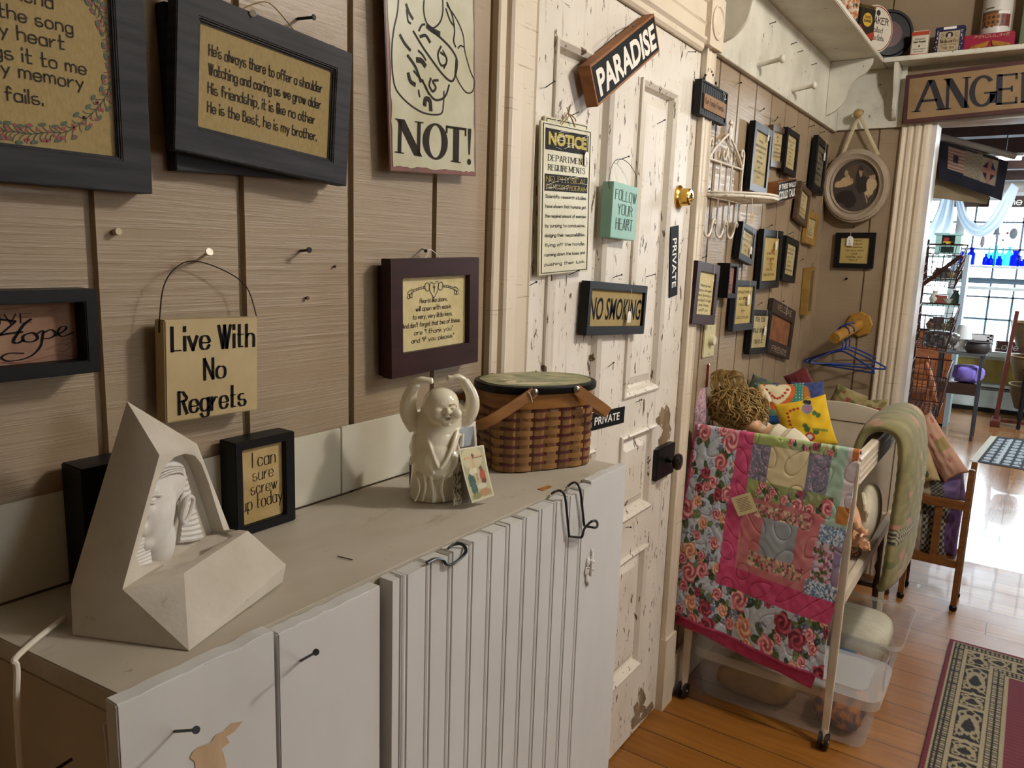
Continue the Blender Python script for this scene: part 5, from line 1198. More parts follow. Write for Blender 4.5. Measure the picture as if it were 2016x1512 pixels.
RF = [
 ('tall black frame, highest of the verses, overlapping a brown one', [(1488.6, 237), (1523, 258), (1508.5, 381), (1475, 378)], .032, .022, (.026, .022, .026, .026), M_BLACK, M_PAPER, illeg(8, 3), tagx(.24, .50, .40, .014), None),
 ('small brown frame tucked between two black frames under the shelf', [(1523, 248), (1551, 252), (1543, 331), (1517, 329)], .020, .018, (.020, .020, .022, .024), M_BROWNF, M_PAPER, illeg(6, 4), nailx(), None),
 ('narrow black frame beside the small brown frame under the shelf', [(1552, 253), (1576.5, 263), (1566, 346), (1542, 342)], .032, .020, (.022, .024, .022, .024), M_BLACK, M_PAPER, illeg(7, 5), None, None),
 ('narrow black frame closest to the room corner with a hanging tag', [(1611.6, 267.6), (1632.5, 284.5), (1618.6, 383.7), (1599, 373)], .032, .022, (.03, .03, .03, .03), M_BLACK, mat('grey_green_print', '6a6550', '59563f', rough=.6), illeg(6, 6), tagx(.2, .52, .30, .024), None),
 ('small dark brown frame below the corner frame', [(1578, 367), (1601, 373), (1587, 439), (1566, 435)], .030, .018, (.034, .030, .026, .026), M_BROWNF, M_PAPER, illeg(5, 7), nailx(), None),
 ('gold frame hanging just below the small dark brown frame', [(1593, 420), (1613.6, 418), (1605, 478), (1583, 484)], .022, .018, (.03, .03, .03, .03), M_GOLD, M_PAPER, illeg(6, 8), nailx(), None),
 ('small black frame with a tag behind the white wire rack hooks', [(1464, 439), (1491.6, 451), (1480.7, 518.7), (1453, 512.7)], .030, .022, (.024, .022, .024, .026), M_BLACK, M_PAPER, illeg(4, 9, .6), tagx(.22, .52, -.02, .018), (.005, .004)),
 ('black frame around a yellow print with hearts and a price tag', [(1503.5, 453), (1545, 454), (1531, 564), (1495.6, 571)], .030, .022, (.030, .030, .030, .030), M_BLACK, M_YELLOW, lines(["ice is", "alone", "i to", "away", "be done"], top=.62, bot=.12, w=.66, wt=.95), tagx(.14, .50, .32, .022), (.005, .004)),
 ('narrow black frame next to the yellow heart print', [(1550, 467), (1576, 473), (1564, 554), (1539, 554)], .030, .022, (.030, .028, .026, .028), M_BLACK, M_PAPER, illeg(6, 10), nailx(), None),
 ('maroon frame with a key verse above the light switch', [(1375.5, 516.7), (1421, 520.7), (1405, 634), (1360.6, 643.7)], .032, .022, (.032, .030, .030, .032), M_MAROON, M_CREAM, lines(["Hearts like", "doors will open", "very little keys", "And don't forget", "are I thank", "and If you"], top=.66, bot=.08, w=.85, wt=.9), tagx(.2, .49, .26, .006), None),
 ('slate grey frame with a tag, below the deep black box', [(1453, 557), (1491.6, 548.5), (1480.7, 642.7), (1440, 659.6)], .032, .020, (.020, .020, .022, .026), M_SLATE, M_YELLOW, illeg(5, 11), tagx(.12, .5, .22, .024), (.004, .003)),
 ('black frame with a house print and tag beside the welcome frame', [(1484.7, 615), (1522, 607), (1510.4, 689.3), (1473.7, 704)], .030, .020, (.020, .020, .022, .024), M_BLACK, M_PAPER, illeg(3, 12), tagx(.18, .52, .14, .024), (.004, .003)),
]
for lab, c4, off, t, b, fm, pm, dr, ex, stp in RF:
    frame('framed_picture', lab, 'picture frame', c4, off=off, t=t, b=b, fm=fm, pm=pm, draw=dr, extra=ex, step=stp, group='framed verses on the wall beyond the door', lip=.007)
# heart prints on the yellow one
hf = [o for o in bpy.data.objects if o.get('label', '').startswith('black frame around a yellow')][0]; pt = [c for c in hf.children if c.name.startswith('print')][0]
def heart(mb, x, z, s, y):
    mb.poly([(x+s*.055*16*math.sin(t)**3, y, z+s*.06*(13*math.cos(t)-5*math.cos(2*t)-2*math.cos(3*t)-math.cos(4*t))) for t in [k*PI/14 for k in range(28)]])
m = MB(); heart(m, .022, .030, .014, .0062); heart(m, .010, -.004, .012, .0062); heart(m, .018, -.030, .008, .0062); m.build('heart_print', mat('rust_heart_ink', 'a5562a', '7d3c20', rough=.8, scale=(200, 200, 200)), pt)
# deep black box
Mx, w_, h_ = wall_matrix([(1438, 518.7), (1456, 519.7), (1449, 587), (1432, 587)], 'L', .046)
frame('block_picture', 'deep black box frame with a thin pink print next to the maroon frame', 'picture frame', None, M=Mx, size=(w_, h_), t=.045, b=(.008, .020, .010, .016), lip=.010, fm=M_BLACK, pm=mat('dusty_pink_print', '9a6f60', '84594c', rough=.7), draw=illeg(6, 13), group='framed verses on the wall beyond the door')
# block: IF THESE WALLS COULD TALK
Mx, w_, h_ = wall_matrix([(1532, 350), (1567, 361), (1566, 398.6), (1532, 389)], 'L', .046)
o = empty('wooden_sign', 'black and white block reading IF THESE WALLS COULD TALK', 'sign', M=Mx)
bd = MB().box(-w_/2, w_/2, 0, .044, -h_/2, h_/2).build('board', MATS['orange_brown_sign_wood'], o, bevel=.001)
fc = MB().box(-w_/2+.002, w_/2-.002, -.0008, .0005, -h_/2+.002, h_/2-.002).build('painted_face', MATS['worn_black_sign_paint'], bd)
m = MB(); ftext(m, "IF THESE WALLS", 0, h_*.24, w_*.90, h_*.26, -.0013, .03); ftext(m, "COULD TALK", 0, -h_*.17, w_*.90, h_*.42, -.0013, .03); m.build('lettering', M_WHITE, fc)
# welcome friends open frame
Mx, w_, h_ = wall_matrix([(1524, 605), (1571, 600), (1554, 692), (1503.5, 707)], 'L', .022)
def wf(o, w, h):
    fr_ = [c for c in o.children if c.name.startswith('frame')][0]
    m = MB(); write(m, "WELCOME", 0, h*.345, h*.10, width=w*.62, y=-.0006, wt=1.1); write(m, "FRIENDS", .0, -h*.445, h*.10, width=w*.62, y=-.0006, wt=1.1); m.build('lettering', mat('pale_rust_letter_paint', 'a08a72', rough=.7), fr_)
    price_tag(o, w*.05, h*.5, h*.33, -.003, .004)
frame('framed_picture', 'rusty brown frame with WELCOME above and FRIENDS below', 'picture frame', None, M=Mx, size=(w_, h_), t=.018, b=(.022, .040, .058, .056), lip=.008, fm=mat('mottled_rusty_frame', '3a2c22', '241c18', rough=.6, scale=(60, 60, 60), chips=[('6b4a34', (50, 50, 50), .62, .06)]), pm=mat('rust_orange_print', '8a5a38', '74482c', rough=.8, scale=(24, 24, 24)), extra=wf, group='framed verses on the wall beyond the door')
# gold frame close to the corner, deep sides
Mx, w_, h_ = wall_matrix([(1597, 527.6), (1606.7, 526.6), (1597.7, 615), (1587, 624)], 'L', .035)
frame('framed_picture', 'slim gold frame with a mirror-like face near the corner', 'picture frame', None, M=Mx, size=(w_, h_), t=.033, b=.014, lip=.004, fm=M_GOLD, pm=mat('silvered_glass_face', '8d9190', rough=.12, metal=.9), extra=nailx(0, .02), group='framed verses on the wall beyond the door')
# light switch
Mx, w_, h_ = wall_matrix([(1389.4, 638.7), (1410, 638.7), (1406, 700), (1382.5, 707)], 'L', .007)
o = empty('light_switch', 'ivory dimmer switch plate with a round knob', 'light switch', M=Mx)
M_IVORY = mat('ivory_plastic', 'c4bc92', rough=.35)
pl = MB().box(-w_/2, w_/2, 0, .0065, -h_/2, h_/2).build('cover_plate', M_IVORY, o, bevel=.003)
MB().lathe([(.017, 0), (.017, .014), (.0155, .017), (.001, .0172)], (.004, 0, h_*.02), 24, (0, -1, 0)).build('dimmer_knob', mat('pale_ivory_knob', 'd3ccae', rough=.3), o, smooth=True, angle=40)
for dz in (-.045, .045): MB().lathe([(.003, 0), (.0025, .001), (.0005, .0012)], (0, 0, dz), 10, (0, -1, 0)).build('screw', M_STEEL, pl)
# red strip thermometer-like rod
m = MB(); a, b = at(1394, 718, 1, W-.008), at(1391, 762, 1, W-.008); m.tube([(0, 0, 0), b-a], .0045, 8, flat=.0025); m.tube([(0, -.001, .004), (0, -.004, -.002)], .003, 6)
o = m.build('red_rod', mat('shiny_red_plastic', '7d1c16', rough=.25, coat=.5), None, smooth=True); o.location = a; tag(o, 'thin red rod hanging on the panelling under the light switch', 'rod')
# ------------------------------------------------------------------ white wire rack
M_WW = mat('white_enamel_wire', 'e6dfd2', 'd8d0c0', rough=.4, scale=(60, 60, 60), chips=[('8a7a64', (70, 70, 70), .74, .02)])
OFF = .010
def wp(px, py, d=OFF): return at(px, py, 1, W-d)
k0 = wp(1395, 400); rk = empty('wire_rack', 'white wire wall rack with a half-round shelf and scrolled hooks', 'rack', loc=(k0.x, W, k0.z)); RO = Vector((k0.x, W, k0.z))
def rk_tube(b, pts, r=.0030, sm=4): b.tube([p-RO for p in (smooth_pts(pts, sm) if sm else pts)], r*1.4, 8)
m = MB(); xa, xb = wp(1396, 312), wp(1461, 330)
XA, XB = wp(1396, 312).x, wp(1462, 330).x; ZT_, ZS, ZB = wp(1396, 312).z, wp(1391, 385).z, wp(1388, 440).z
rk_tube(m, [Vector((XA, W-OFF, ZT_+.002)), Vector((XA, W-OFF, ZB))], sm=0); rk_tube(m, [Vector((XB, W-OFF, ZT_)), Vector((XB, W-OFF, ZB))], sm=0)
for t_ in (1/3, 2/3): rk_tube(m, [Vector((XA+(XB-XA)*t_, W-OFF, ZT_)), Vector((XA+(XB-XA)*t_, W-OFF, ZB))], .0024, 0)
rk_tube(m, [Vector((XA, W-OFF, ZT_)), Vector((XB, W-OFF, ZT_))], .0024, 0)
m.build('upright', M_WW, rk, smooth=True)
m = MB(); XM = (XA+XB)/2
for sg, xe in ((1, XA), (-1, XB)):
    rk_tube(m, [Vector((xe, W-OFF, ZT_)), Vector((xe-sg*.005, W-OFF, ZT_+.030)), Vector((xe-sg*.002, W-OFF, ZT_+.055)), Vector((xe+sg*.016, W-OFF, ZT_+.062)), Vector((xe+sg*.022, W-OFF, ZT_+.048)), Vector((xe+sg*.014, W-OFF, ZT_+.042))])
    rk_tube(m, [Vector((xe, W-OFF, ZT_)), Vector((xe+sg*.05, W-OFF, ZT_+.038)), Vector((XM-sg*.012, W-OFF, ZT_+.092)), Vector((XM, W-OFF, ZT_+.098))])
    rk_tube(m, [Vector((XM, W-OFF, ZT_+.052)), Vector((XM-sg*.008, W-OFF, ZT_+.024)), Vector((XM-sg*.026, W-OFF, ZT_+.012)), Vector((XM-sg*.038, W-OFF, ZT_+.024)), Vector((XM-sg*.034, W-OFF, ZT_+.038))], .0024)
m.build('scroll_top', M_WW, rk, smooth=True)
m = MB(); bz = ZT_+.098
m.sphere(Vector((XM, W-OFF-.004, bz))-RO, (.010, .007, .026), 12, 10); m.sphere(Vector((XM-.004, W-OFF-.005, bz+.032))-RO, .008, 10, 8)
m.tube([Vector((XM-.006, W-OFF-.005, bz+.034))-RO, Vector((XM-.016, W-OFF-.006, bz+.044))-RO], [.003, .0008], 6)
m.tube([Vector((XM+.004, W-OFF-.004, bz+.002))-RO, Vector((XM+.024, W-OFF-.004, bz+.040))-RO], [.009, .003], 8, flat=.003)
m.build('bird_ornament', M_WW, rk, smooth=True)
m = MB(); RR = (XB-XA)/2; DP = .17
def hs(t, k=1): return Vector((XM-RR*k*math.cos(t), W-OFF-DP*k*math.sin(t), ZS))
rk_tube(m, [hs(PI*i/20) for i in range(21)], .0036, 0); rk_tube(m, [Vector((XA, W-OFF, ZS)), Vector((XB, W-OFF, ZS))], .0030, 0)
rk_tube(m, [hs(PI*i/20)+Vector((0, 0, .010)) for i in range(21)], .0026, 0)
m.build('shelf_rim', M_WW, rk, smooth=True)
m = MB()
for k in range(9):
    x = XA+(XB-XA)*(k+.5)/9; q = math.sqrt(max(0, 1-((x-XM)/RR)**2))*DP
    rk_tube(m, [Vector((x-.02, W-OFF, ZS)), Vector((min(XB, x+.02), W-OFF-q*.9, ZS))], .0018, 0); rk_tube(m, [Vector((min(XB, x+.02), W-OFF, ZS)), Vector((x-.02, W-OFF-q*.9, ZS))], .0018, 0)
m.build('shelf_lattice', M_WW, rk, smooth=True)
for i in range(4):
    x = XA+(XB-XA)*i/3; r_k = .030
    m = MB(); rk_tube(m, [Vector((x, W-OFF, ZB)), Vector((x, W-OFF-.001, ZB-.022)), Vector((x+.010, W-OFF-.004, ZB-.038)), Vector((x+.026, W-OFF-.008, ZB-.036)), Vector((x+.036, W-OFF-.010, ZB-.018)), Vector((x+.040, W-OFF-.012, ZB+.004)), Vector((x+.050, W-OFF-.013, ZB+.016)), Vector((x+.060, W-OFF-.014, ZB+.008)), Vector((x+.055, W-OFF-.014, ZB+.0))], .0030)
    m.build('hook', M_WW, rk, smooth=True)
tp_ = at(1480, 390, 1, W-.15); tb = at(1480, 428, 1, W-.15)
m = MB(); m.lathe([(.018, 0), (.018, .001)], tb-RO, 28, (0, -1, 0)); tg = m.build('round_tag', mat('tan_card_tag', 'b39a73', 'a48a62', rough=.8), rk)
MB().tube([tb-RO+Vector((0, -.001, .012)), tp_-RO+Vector((0, -.001, .0))], .0012, 6).build('string', M_STRING, tg)
m = MB(); write(m, "NECO", tb.x-RO.x, tb.z-RO.z-.001, .005, y=tb.y-RO.y-.0018, wt=.8); m.build('writing', M_INKBROWN, tg)
# ------------------------------------------------------------------ shelf round the top of the room
sh = empty('wall_shelf', 'long distressed white peg shelf running round the corner above the verses', 'shelf', loc=(2.38, W, 2.15)); SO = Vector((2.38, W, 2.15))
def shm(fn, name, m_=None, par=None, **k):
    b = MB(); b.M = Matrix.Translation(-SO); fn(b); return b.build(name, m_ or M_SHELF, par or sh, **k)
ZSH = 2.418
shm(lambda b: b.box(2.374, L-.0005, W-.019, W-.001, 2.149, ZSH-.0005), 'back_board', bevel=.0015)
shm(lambda b: b.box(L-.019, L-.001, .605, W-.0195, 2.155, ZSH-.0005), 'back_board', bevel=.0015)
shm(lambda b: b.box(2.374, L-.001, .690, W-.001, ZSH, ZSH+.020), 'shelf_board', bevel=.0025)
shm(lambda b: b.box(3.895, L-.001, -1.3, .6895, ZSH, ZSH+.020), 'shelf_board', bevel=.0025)
def brk(fx):
    def f(b):
        pts = [(W-.0195, ZSH-.001), (.712, ZSH-.001), (.712, ZSH-.020)]
        pts += [(q.x, q.y) for q in smooth_pts([(.712, ZSH-.020, 0), (.735, ZSH-.060, 0), (.775, ZSH-.085, 0), (.800, ZSH-.120, 0), (.815, ZSH-.175, 0), (.85, ZSH-.215, 0), (W-.0195, ZSH-.232, 0)], 5)][1:]
        b.prism(pts, fx, fx+.018, 'x')
    return f
for fx in (2.40, 3.78): shm(brk(fx), 'bracket', bevel=.0015)
def brk2(b):
    pts = [(L-.0195, ZSH-.001), (3.905, ZSH-.001), (3.905, ZSH-.02)]+[(q.x, q.y) for q in smooth_pts([(3.905, ZSH-.02, 0), (3.925, ZSH-.08, 0), (3.955, ZSH-.13, 0), (3.965, ZSH-.19, 0), (3.99, ZSH-.225, 0), (L-.0195, ZSH-.235, 0)], 5)][1:]
    b.prism(pts, .628, .646, 'y')
shm(brk2, 'bracket', bevel=.0015)
for a, b in (((1492, 128), (1534, 124)), ((1560, 178), (1596, 176))):
    p = at(*a, 1, W-.0195); q = at(*b, 1, W-.0195-.085); d = Vector((0, -.085, .012))
    def f(mb):
        mb.tube([p, p+d*.3, p+d*.85, p+d*.90], [.0085, .0075, .0075, .012], 14); mb.sphere(p+d*.96, (.0145, .010, .0145), 14, 10)
    shm(f, 'peg', smooth=True, angle=60)
kp = at(1694, 231, 0, L-.0195)
shm(lambda b: (b.tube([kp, kp+Vector((-.05, 0, .006)), kp+Vector((-.055, 0, .006))], [.009, .008, .016], 14), b.sphere(kp+Vector((-.062, 0, .007)), (.014, .021, .021), 16, 12)), 'peg', mat('yellowed_wood_peg', 'a8905c', '94794a', rough=.5), smooth=True, angle=60)
for a, b in (((1515, 47), (1523, 44)), ((1557, 87), (1563, 84)), ((1570, 103), (1579, 99)), ((1597, 128), (1601, 126))):
    p = at(*a, 1, W-.0195); o = MB().cyl((0, 0, 0), (.0, -.02, .004), .0014, n=6).tube([(0, -.02, .004), (0, -.0212, .0042)], [.0034, .0034], 8).build('picture_nail', M_IRON, None, smooth=True); o.location = p
    tag(o, {1515: 'nail in the peg rail closest to the rounded bracket', 1557: 'nail in the peg rail above the first wooden peg', 1570: 'bent nail in the peg rail between the two wooden pegs', 1597: 'nail in the peg rail beside the curved corner bracket'}[a[0]], 'nail')
# nails among the frames
for lab, a, b in (
  ('nail in the panelling under the peg rail beside the friends sign', (1454, 164), (1459, 163)),
  ('nail sticking out above the tallest black frame', (1497, 219), (1504, 214)),
  ('nail above the small brown frame', (1526, 238), (1531, 231)),
  ('nail above the narrow black frame next to the brown one', (1557, 252), (1564, 249)),
  ('bare nail in the panelling just below the peg rail', (1591, 250), (1603, 247)),
  ('nail that carries the frame closest to the corner', (1614, 262), (1623, 259)),
  ('nail over the small dark brown frame under the corner frame', (1579, 361), (1592, 356)),
  ('nail over the yellow heart print', (1514, 446), (1520, 443)),
  ('nail over the narrow black frame beside the yellow print', (1553, 461), (1562, 457)),
  ('bent nail over the maroon frame above the light switch', (1383, 508), (1391, 504)),
  ('bent nail over the black house print frame', (1493, 600), (1500, 596)),
  ('nail over the welcome friends frame', (1538, 595), (1543, 593)),
  ('dark screw in the panelling beside the wire rack foot', (1394, 374), (1397, 372)),
  ('hooked nail in the panelling beside the slim gold frame', (1576, 513), (1581, 510)),
  ):
    nail(lab, *a, tip=b, r=.0014, hr=.003)
# ------------------------------------------------------------------ end wall
# oval family photograph hung on ribbon
OX = L-.060
oc = at(1682.5, 366, 0, OX); oa, ob_ = (at(1617, 366, 0, OX).y-at(1748, 366, 0, OX).y)/2, (at(1682, 292, 0, OX).z-at(1682, 439, 0, OX).z)/2
of = empty('oval_picture', 'oval grey-white frame with an old family photograph hung on a ribbon', 'picture frame', M=Matrix(((0, 1, 0, OX), (-1, 0, 0, oc.y), (0, 0, 1, oc.z), (0, 0, 0, 1))))
m = MB(); prf = [(1.0, .050), (1.0, .012), (.985, .004), (.95, .003), (.93, -.004), (.86, -.006), (.80, .002), (.755, .004), (.735, -.001), (.70, .006), (.68, .018), (.68, .05)]
N_ = 64; tilt = Matrix.Rotation(math.radians(-9), 3, 'Y')
vs = [tilt @ Vector((oa*r*math.cos(2*PI*k/N_), y, ob_*r*math.sin(2*PI*k/N_))) for r, y in prf for k in range(N_)]; n = len(prf)
m.add(vs, [(i*N_+k, i*N_+(k+1) % N_, ((i+1) % n)*N_+(k+1) % N_, ((i+1) % n)*N_+k) for i in range(n) for k in range(N_)])
m.build('frame', mat('worn_taupe_white_frame', 'a1917e', '93836f', rough=.5, scale=(10, 10, 10), chips=[('3d3228', (28, 28, 28), .73, .02)]), of, smooth=True, angle=40)
nu, nv = 72, 84; uu, vv = np.meshgrid(np.linspace(-1, 1, nu), np.linspace(-1, 1, nv))
C = np.ones(uu.shape+(3,))*np.array(lin('463d38')); nz = np.random.RandomState(2).rand(*uu.shape)
C *= (.8+.4*nz)[..., None]
def fe(x, z, a, b, c, rot=0):
    ca, sa = math.cos(rot), math.sin(rot); X = (uu-x)*ca+(vv-z)*sa; Z = -(uu-x)*sa+(vv-z)*ca
    mm = (X/a)**2+(Z/b)**2 < 1; C[mm] = np.array(lin(c))*(.85+.3*nz[mm])[..., None]
fe(.0, .5, .7, .35, '564636'); fe(.30, .15, .28, .55, '2c2726'); fe(-.5, -.5, .5, .4, '2a2524'); fe(.32, .56, .11, .16, '9a7d66'); fe(.32, .72, .16, .09, '3a2a22')
fe(-.48, .22, .40, .18, 'b59a74', .1); fe(-.45, .42, .22, .18, 'b59a74'); fe(-.42, .64, .13, .13, 'a3866a'); fe(-.75, .2, .16, .14, 'b59a74'); fe(-.2, .3, .12, .06, 'a3866a', -.4)
fe(.70, -.05, .22, .28, 'b8a27e'); fe(.66, -.40, .17, .2, 'b8a27e'); fe(.80, .30, .12, .15, 'a78a6e'); fe(.80, .42, .14, .08, '4c3b30'); fe(.55, -.7, .05, .18, 'a3866a'); fe(.72, -.62, .05, .12, 'a3866a')
th = np.arctan2(vv, uu); R_ = np.maximum(abs(uu), abs(vv)); rr = np.where(np.hypot(uu, vv) > 0, R_/np.maximum(np.hypot(uu, vv), 1e-6), 1)
P = np.stack([uu*rr*oa*.695, np.full(uu.shape, .016), vv*rr*ob_*.695], -1) @ np.array(tilt).T
vgrid('photograph', P, C, vmat('old_photo_print', rough=.35), of)
M_RIB = mat('cream_ribbon', 'c4b795', 'b5a782', rough=.7)
iv = of.matrix_world.inverted(); kk = iv @ (kp+Vector((-.03, 0, .008)))
for e_ in ((1660, 303), (1729, 305)):
    q = iv @ at(*e_, 0, OX+.02); MB().tube([kk, kk.lerp(q, .5)+Vector((0, -.004, 0)), q], .0075, 8, flat=.0012, up=(1, 0, 0)).build('ribbon', M_RIB, of, smooth=True)
m = MB(); m.tube(smooth_pts([kk+Vector((-.016, -.004, .012)), kk+Vector((0, -.010, .020)), kk+Vector((.018, -.006, .014)), kk+Vector((.014, -.004, -.002))], 4), .006, 8, flat=.002); m.build('ribbon', M_RIB, of, smooth=True)
# friend frame
frame('framed_picture', 'black frame with a tagged friend verse under the oval photograph', 'picture frame', [(1646, 458), (1724, 458), (1718, 528.6), (1639.5, 526.6)], 'F', off=.024, t=.022, b=(.026, .024, .024, .022), lip=.007, fm=M_BLACK, pm=M_YELLOW,
  draw=lines(["A Friend", "is someone", "who reaches", "for your hand", "and", "touches your", "heart."], top=.86, bot=.10, w=.62, wt=.8), extra=tagx(-.12, .50, .40, .030))
# round peg rail with blue hangers
bp_ = at(1693, 638, 0, L-.001); ep = at(1643, 666, 0, L-.30); ep.x = L-.30
M_PEGW = mat('yellow_pine_dowel', 'a87c33', '936a28', rough=.45, scale=(20, 40, 40))
rod = empty('clothes_peg', 'thick wooden wall peg on an octagonal plate', 'peg', loc=bp_)
m = MB(); m.lathe([(.062, -.0005), (.062, -.016), (.056, -.020), (.001, -.020)], (0, 0, 0), 8, (1, 0, 0)); m.build('wall_plate', M_PEGW, rod)
dq = ep-bp_; dn = dq.normalized()
m = MB(); m.tube([dn*.018, dq*.97, dq], [.026, .026, .024], 24); pg = m.build('dowel', M_PEGW, rod, smooth=True, angle=40)
m = MB(); m.tube([dq+dn*.0003, dq+dn*.001], .003, 8); m.build('screw', M_STEEL, pg)
M_BLUE = mat('glossy_blue_plastic', '1b3a86', '17306f', rough=.25, coat=.4)
def hanger(label, c, yaw, s=1.0, tiltx=0):
    """plastic tube hanger: hook over the peg, c = point where hook meets the shoulders"""
    o = empty('clothes_hanger', label, 'hanger', loc=c, rz=yaw, group='blue hangers on the wooden peg')
    hw, dp = .205*s, .085*s
    sh_ = [(-hw*.98, 0, -dp*.92), (-hw*.6, 0, -dp*.50), (-hw*.25, 0, -dp*.16), (0, 0, 0), (hw*.25, 0, -dp*.16), (hw*.6, 0, -dp*.50), (hw*.98, 0, -dp*.92)]
    m = MB(); loop = smooth_pts(sh_+[(hw*1.0, 0, -dp*1.02), (hw*.93, 0, -dp*1.10), (0, 0, -dp*1.10), (-hw*.93, 0, -dp*1.10), (-hw*1.0, 0, -dp*1.02)], 4, True)
    m.tube(loop, .0042, 10, closed=True); m.build('shoulders', M_BLUE, o, smooth=True)
    m = MB(); m.tube(smooth_pts([(0, 0, -.004), (0, 0, .030), (.006, 0, .050), (.028, 0, .064), (.036, 0, .088), (.022, 0, .112), (-.006, 0, .116), (-.026, 0, .100), (-.030, 0, .084)], 5), .0036, 10); m.build('hook', M_BLUE, o, smooth=True)
    return o
for k, (t_, yaw, lab, s) in enumerate(((.36, PI/2+.70, 'blue plastic hanger hooked deepest on the wooden peg', .88), (.50, PI/2+.12, 'blue plastic hanger in the middle of the wooden peg', .86), (.64, PI/2-.42, 'blue plastic hanger hooked closest to the free end of the wooden peg', .84))):
    c = bp_+dq*t_+Vector((0, 0, -.086)); hanger(lab, c, yaw, s)
nail('dark screw in the end wall under the friend verse frame', 1667, 549, 'F', length=.01, r=.003, hr=.006)
nail('bent wire nail that carries the friend verse frame', 1682, 448, 'F', length=.02, r=.002, hr=.004, dz=.3)
# ANGEL sign
Mx, w_, h_ = wall_matrix([(1785, 143), (2105, 113), (2105, 214), (1776, 241)], 'F', .06)
o = empty('wooden_sign', 'long tan sign with dark capitals ANGEL under the shelf over the doorway', 'sign', M=Mx)
bd = MB().box(-w_/2, w_/2, 0, .02, -h_/2, h_/2).build('board', mat('maroon_sign_edge', '4a2420', '3c1c1a', rough=.5), o, bevel=.001)
fc = MB().box(-w_/2+.017, w_/2-.017, -.0008, .001, -h_/2+.017, h_/2-.017).build('painted_face', mat('tan_sign_paint', '8d7350', '7f6644', rough=.55, scale=(9, 9, 9)), bd)
def hs_(px, py): p = Mx.inverted() @ at(px, py, 0, L-.06); return (p.x, p.z)
qa, qb, qc, qd = hs_(1803, 160), hs_(2012, 143), hs_(2010, 203), hs_(1800, 221)
def Pa(u, v):
    a = (qd[0]+(qc[0]-qd[0])*u, qd[1]+(qc[1]-qd[1])*u); b = (qa[0]+(qb[0]-qa[0])*u, qa[1]+(qb[1]-qa[1])*u); return (a[0]+(b[0]-a[0])*v, a[1]+(b[1]-a[1])*v)
m = MB(); serifN(m, Pa, [('A', 0, .29), ('N', .28, .54), ('G', .52, .77), ('E', .76, .97), ('L', .985, 1.18)], -.0014); m.build('lettering', mat('navy_black_sign_ink', '1d1c26', rough=.55), fc)
# ------------------------------------------------------------------ tins on the shelf
ZT2 = ZSH+.0205
def tin(name, label, cat, a, b, py_base, plane, depth, h, m_, draw=None, lid=None, axis=0, grp='tins on the high shelf', rz=0):
    pa, pb = at(a, py_base, axis, plane), at(b, py_base, axis, plane)
    w = (pb-pa).length; c = (pa+pb)/2; c.z = ZT2
    if axis == 0: M = Matrix(((0, 1, 0, c.x), (-1, 0, 0, c.y), (0, 0, 1, c.z), (0, 0, 0, 1)))
    else: M = Matrix.Translation(c)
    M = M @ Matrix.Rotation(rz, 4, 'Z')
    o = empty(name, label, cat, M=M, group=grp)
    bd = MB().box(-w/2, w/2, 0, depth, 0, h).build('body', m_, o, bevel=.004)
    if lid: MB().box(-w/2-.001, w/2+.001, -.001, depth+.001, h-.012, h+.004).build('lid', lid, o, bevel=.003)
    if draw: draw(bd, w, h)
    return o
def txt(mb, s, x, z, h, w, y=-.0014, **k): write(mb, s, x, z, h, width=w, y=y, **k)
M_TINW = mat('white_tin_print', 'c9c2b0', rough=.35); M_TINRED = mat('orange_red_tin_print', 'a8442c', rough=.35); M_TINBLUE = mat('navy_tin_print', '2a2a52', '222246', rough=.35); M_TINCRIM = mat('crimson_box_print', '8d1636', '7d1230', rough=.4)
XP = 3.91
hgt = lambda px, py, ax, pl: at(px, py, ax, pl).z-ZT2
def d1(bd, w, h):
    m = MB(); m.box(-w*.5-.0005, w*.5+.0005, -.001, .001, h*.80, h*.96); m.box(-w*.5-.0005, w*.5+.0005, -.001, .001, .001, h*.05); m.build('red_band', M_TINRED, bd)
    m = MB(); txt(m, "Johnson's", 0, h*.62, h*.07, w*.6, wt=.8); txt(m, "Toilet Powder", 0, h*.50, h*.08, w*.75, wt=1.0); txt(m, "Johnson & Johnson", 0, h*.22, h*.05, w*.75, wt=.8); txt(m, "New Brunswick", 0, h*.12, h*.05, w*.55, wt=.7)
    m.poly([(0, -.0014, h*.40), (w*.07, -.0014, h*.36), (0, -.0014, h*.32), (-w*.07, -.0014, h*.36)]); m.build('lettering', M_INK, bd)
tin('powder_tin', 'white powder tin with orange-red bands, smallest on the end shelf', 'tin', 1790, 1823, 118, XP, .04, hgt(1812, 60, 0, XP), M_TINW, d1, None)
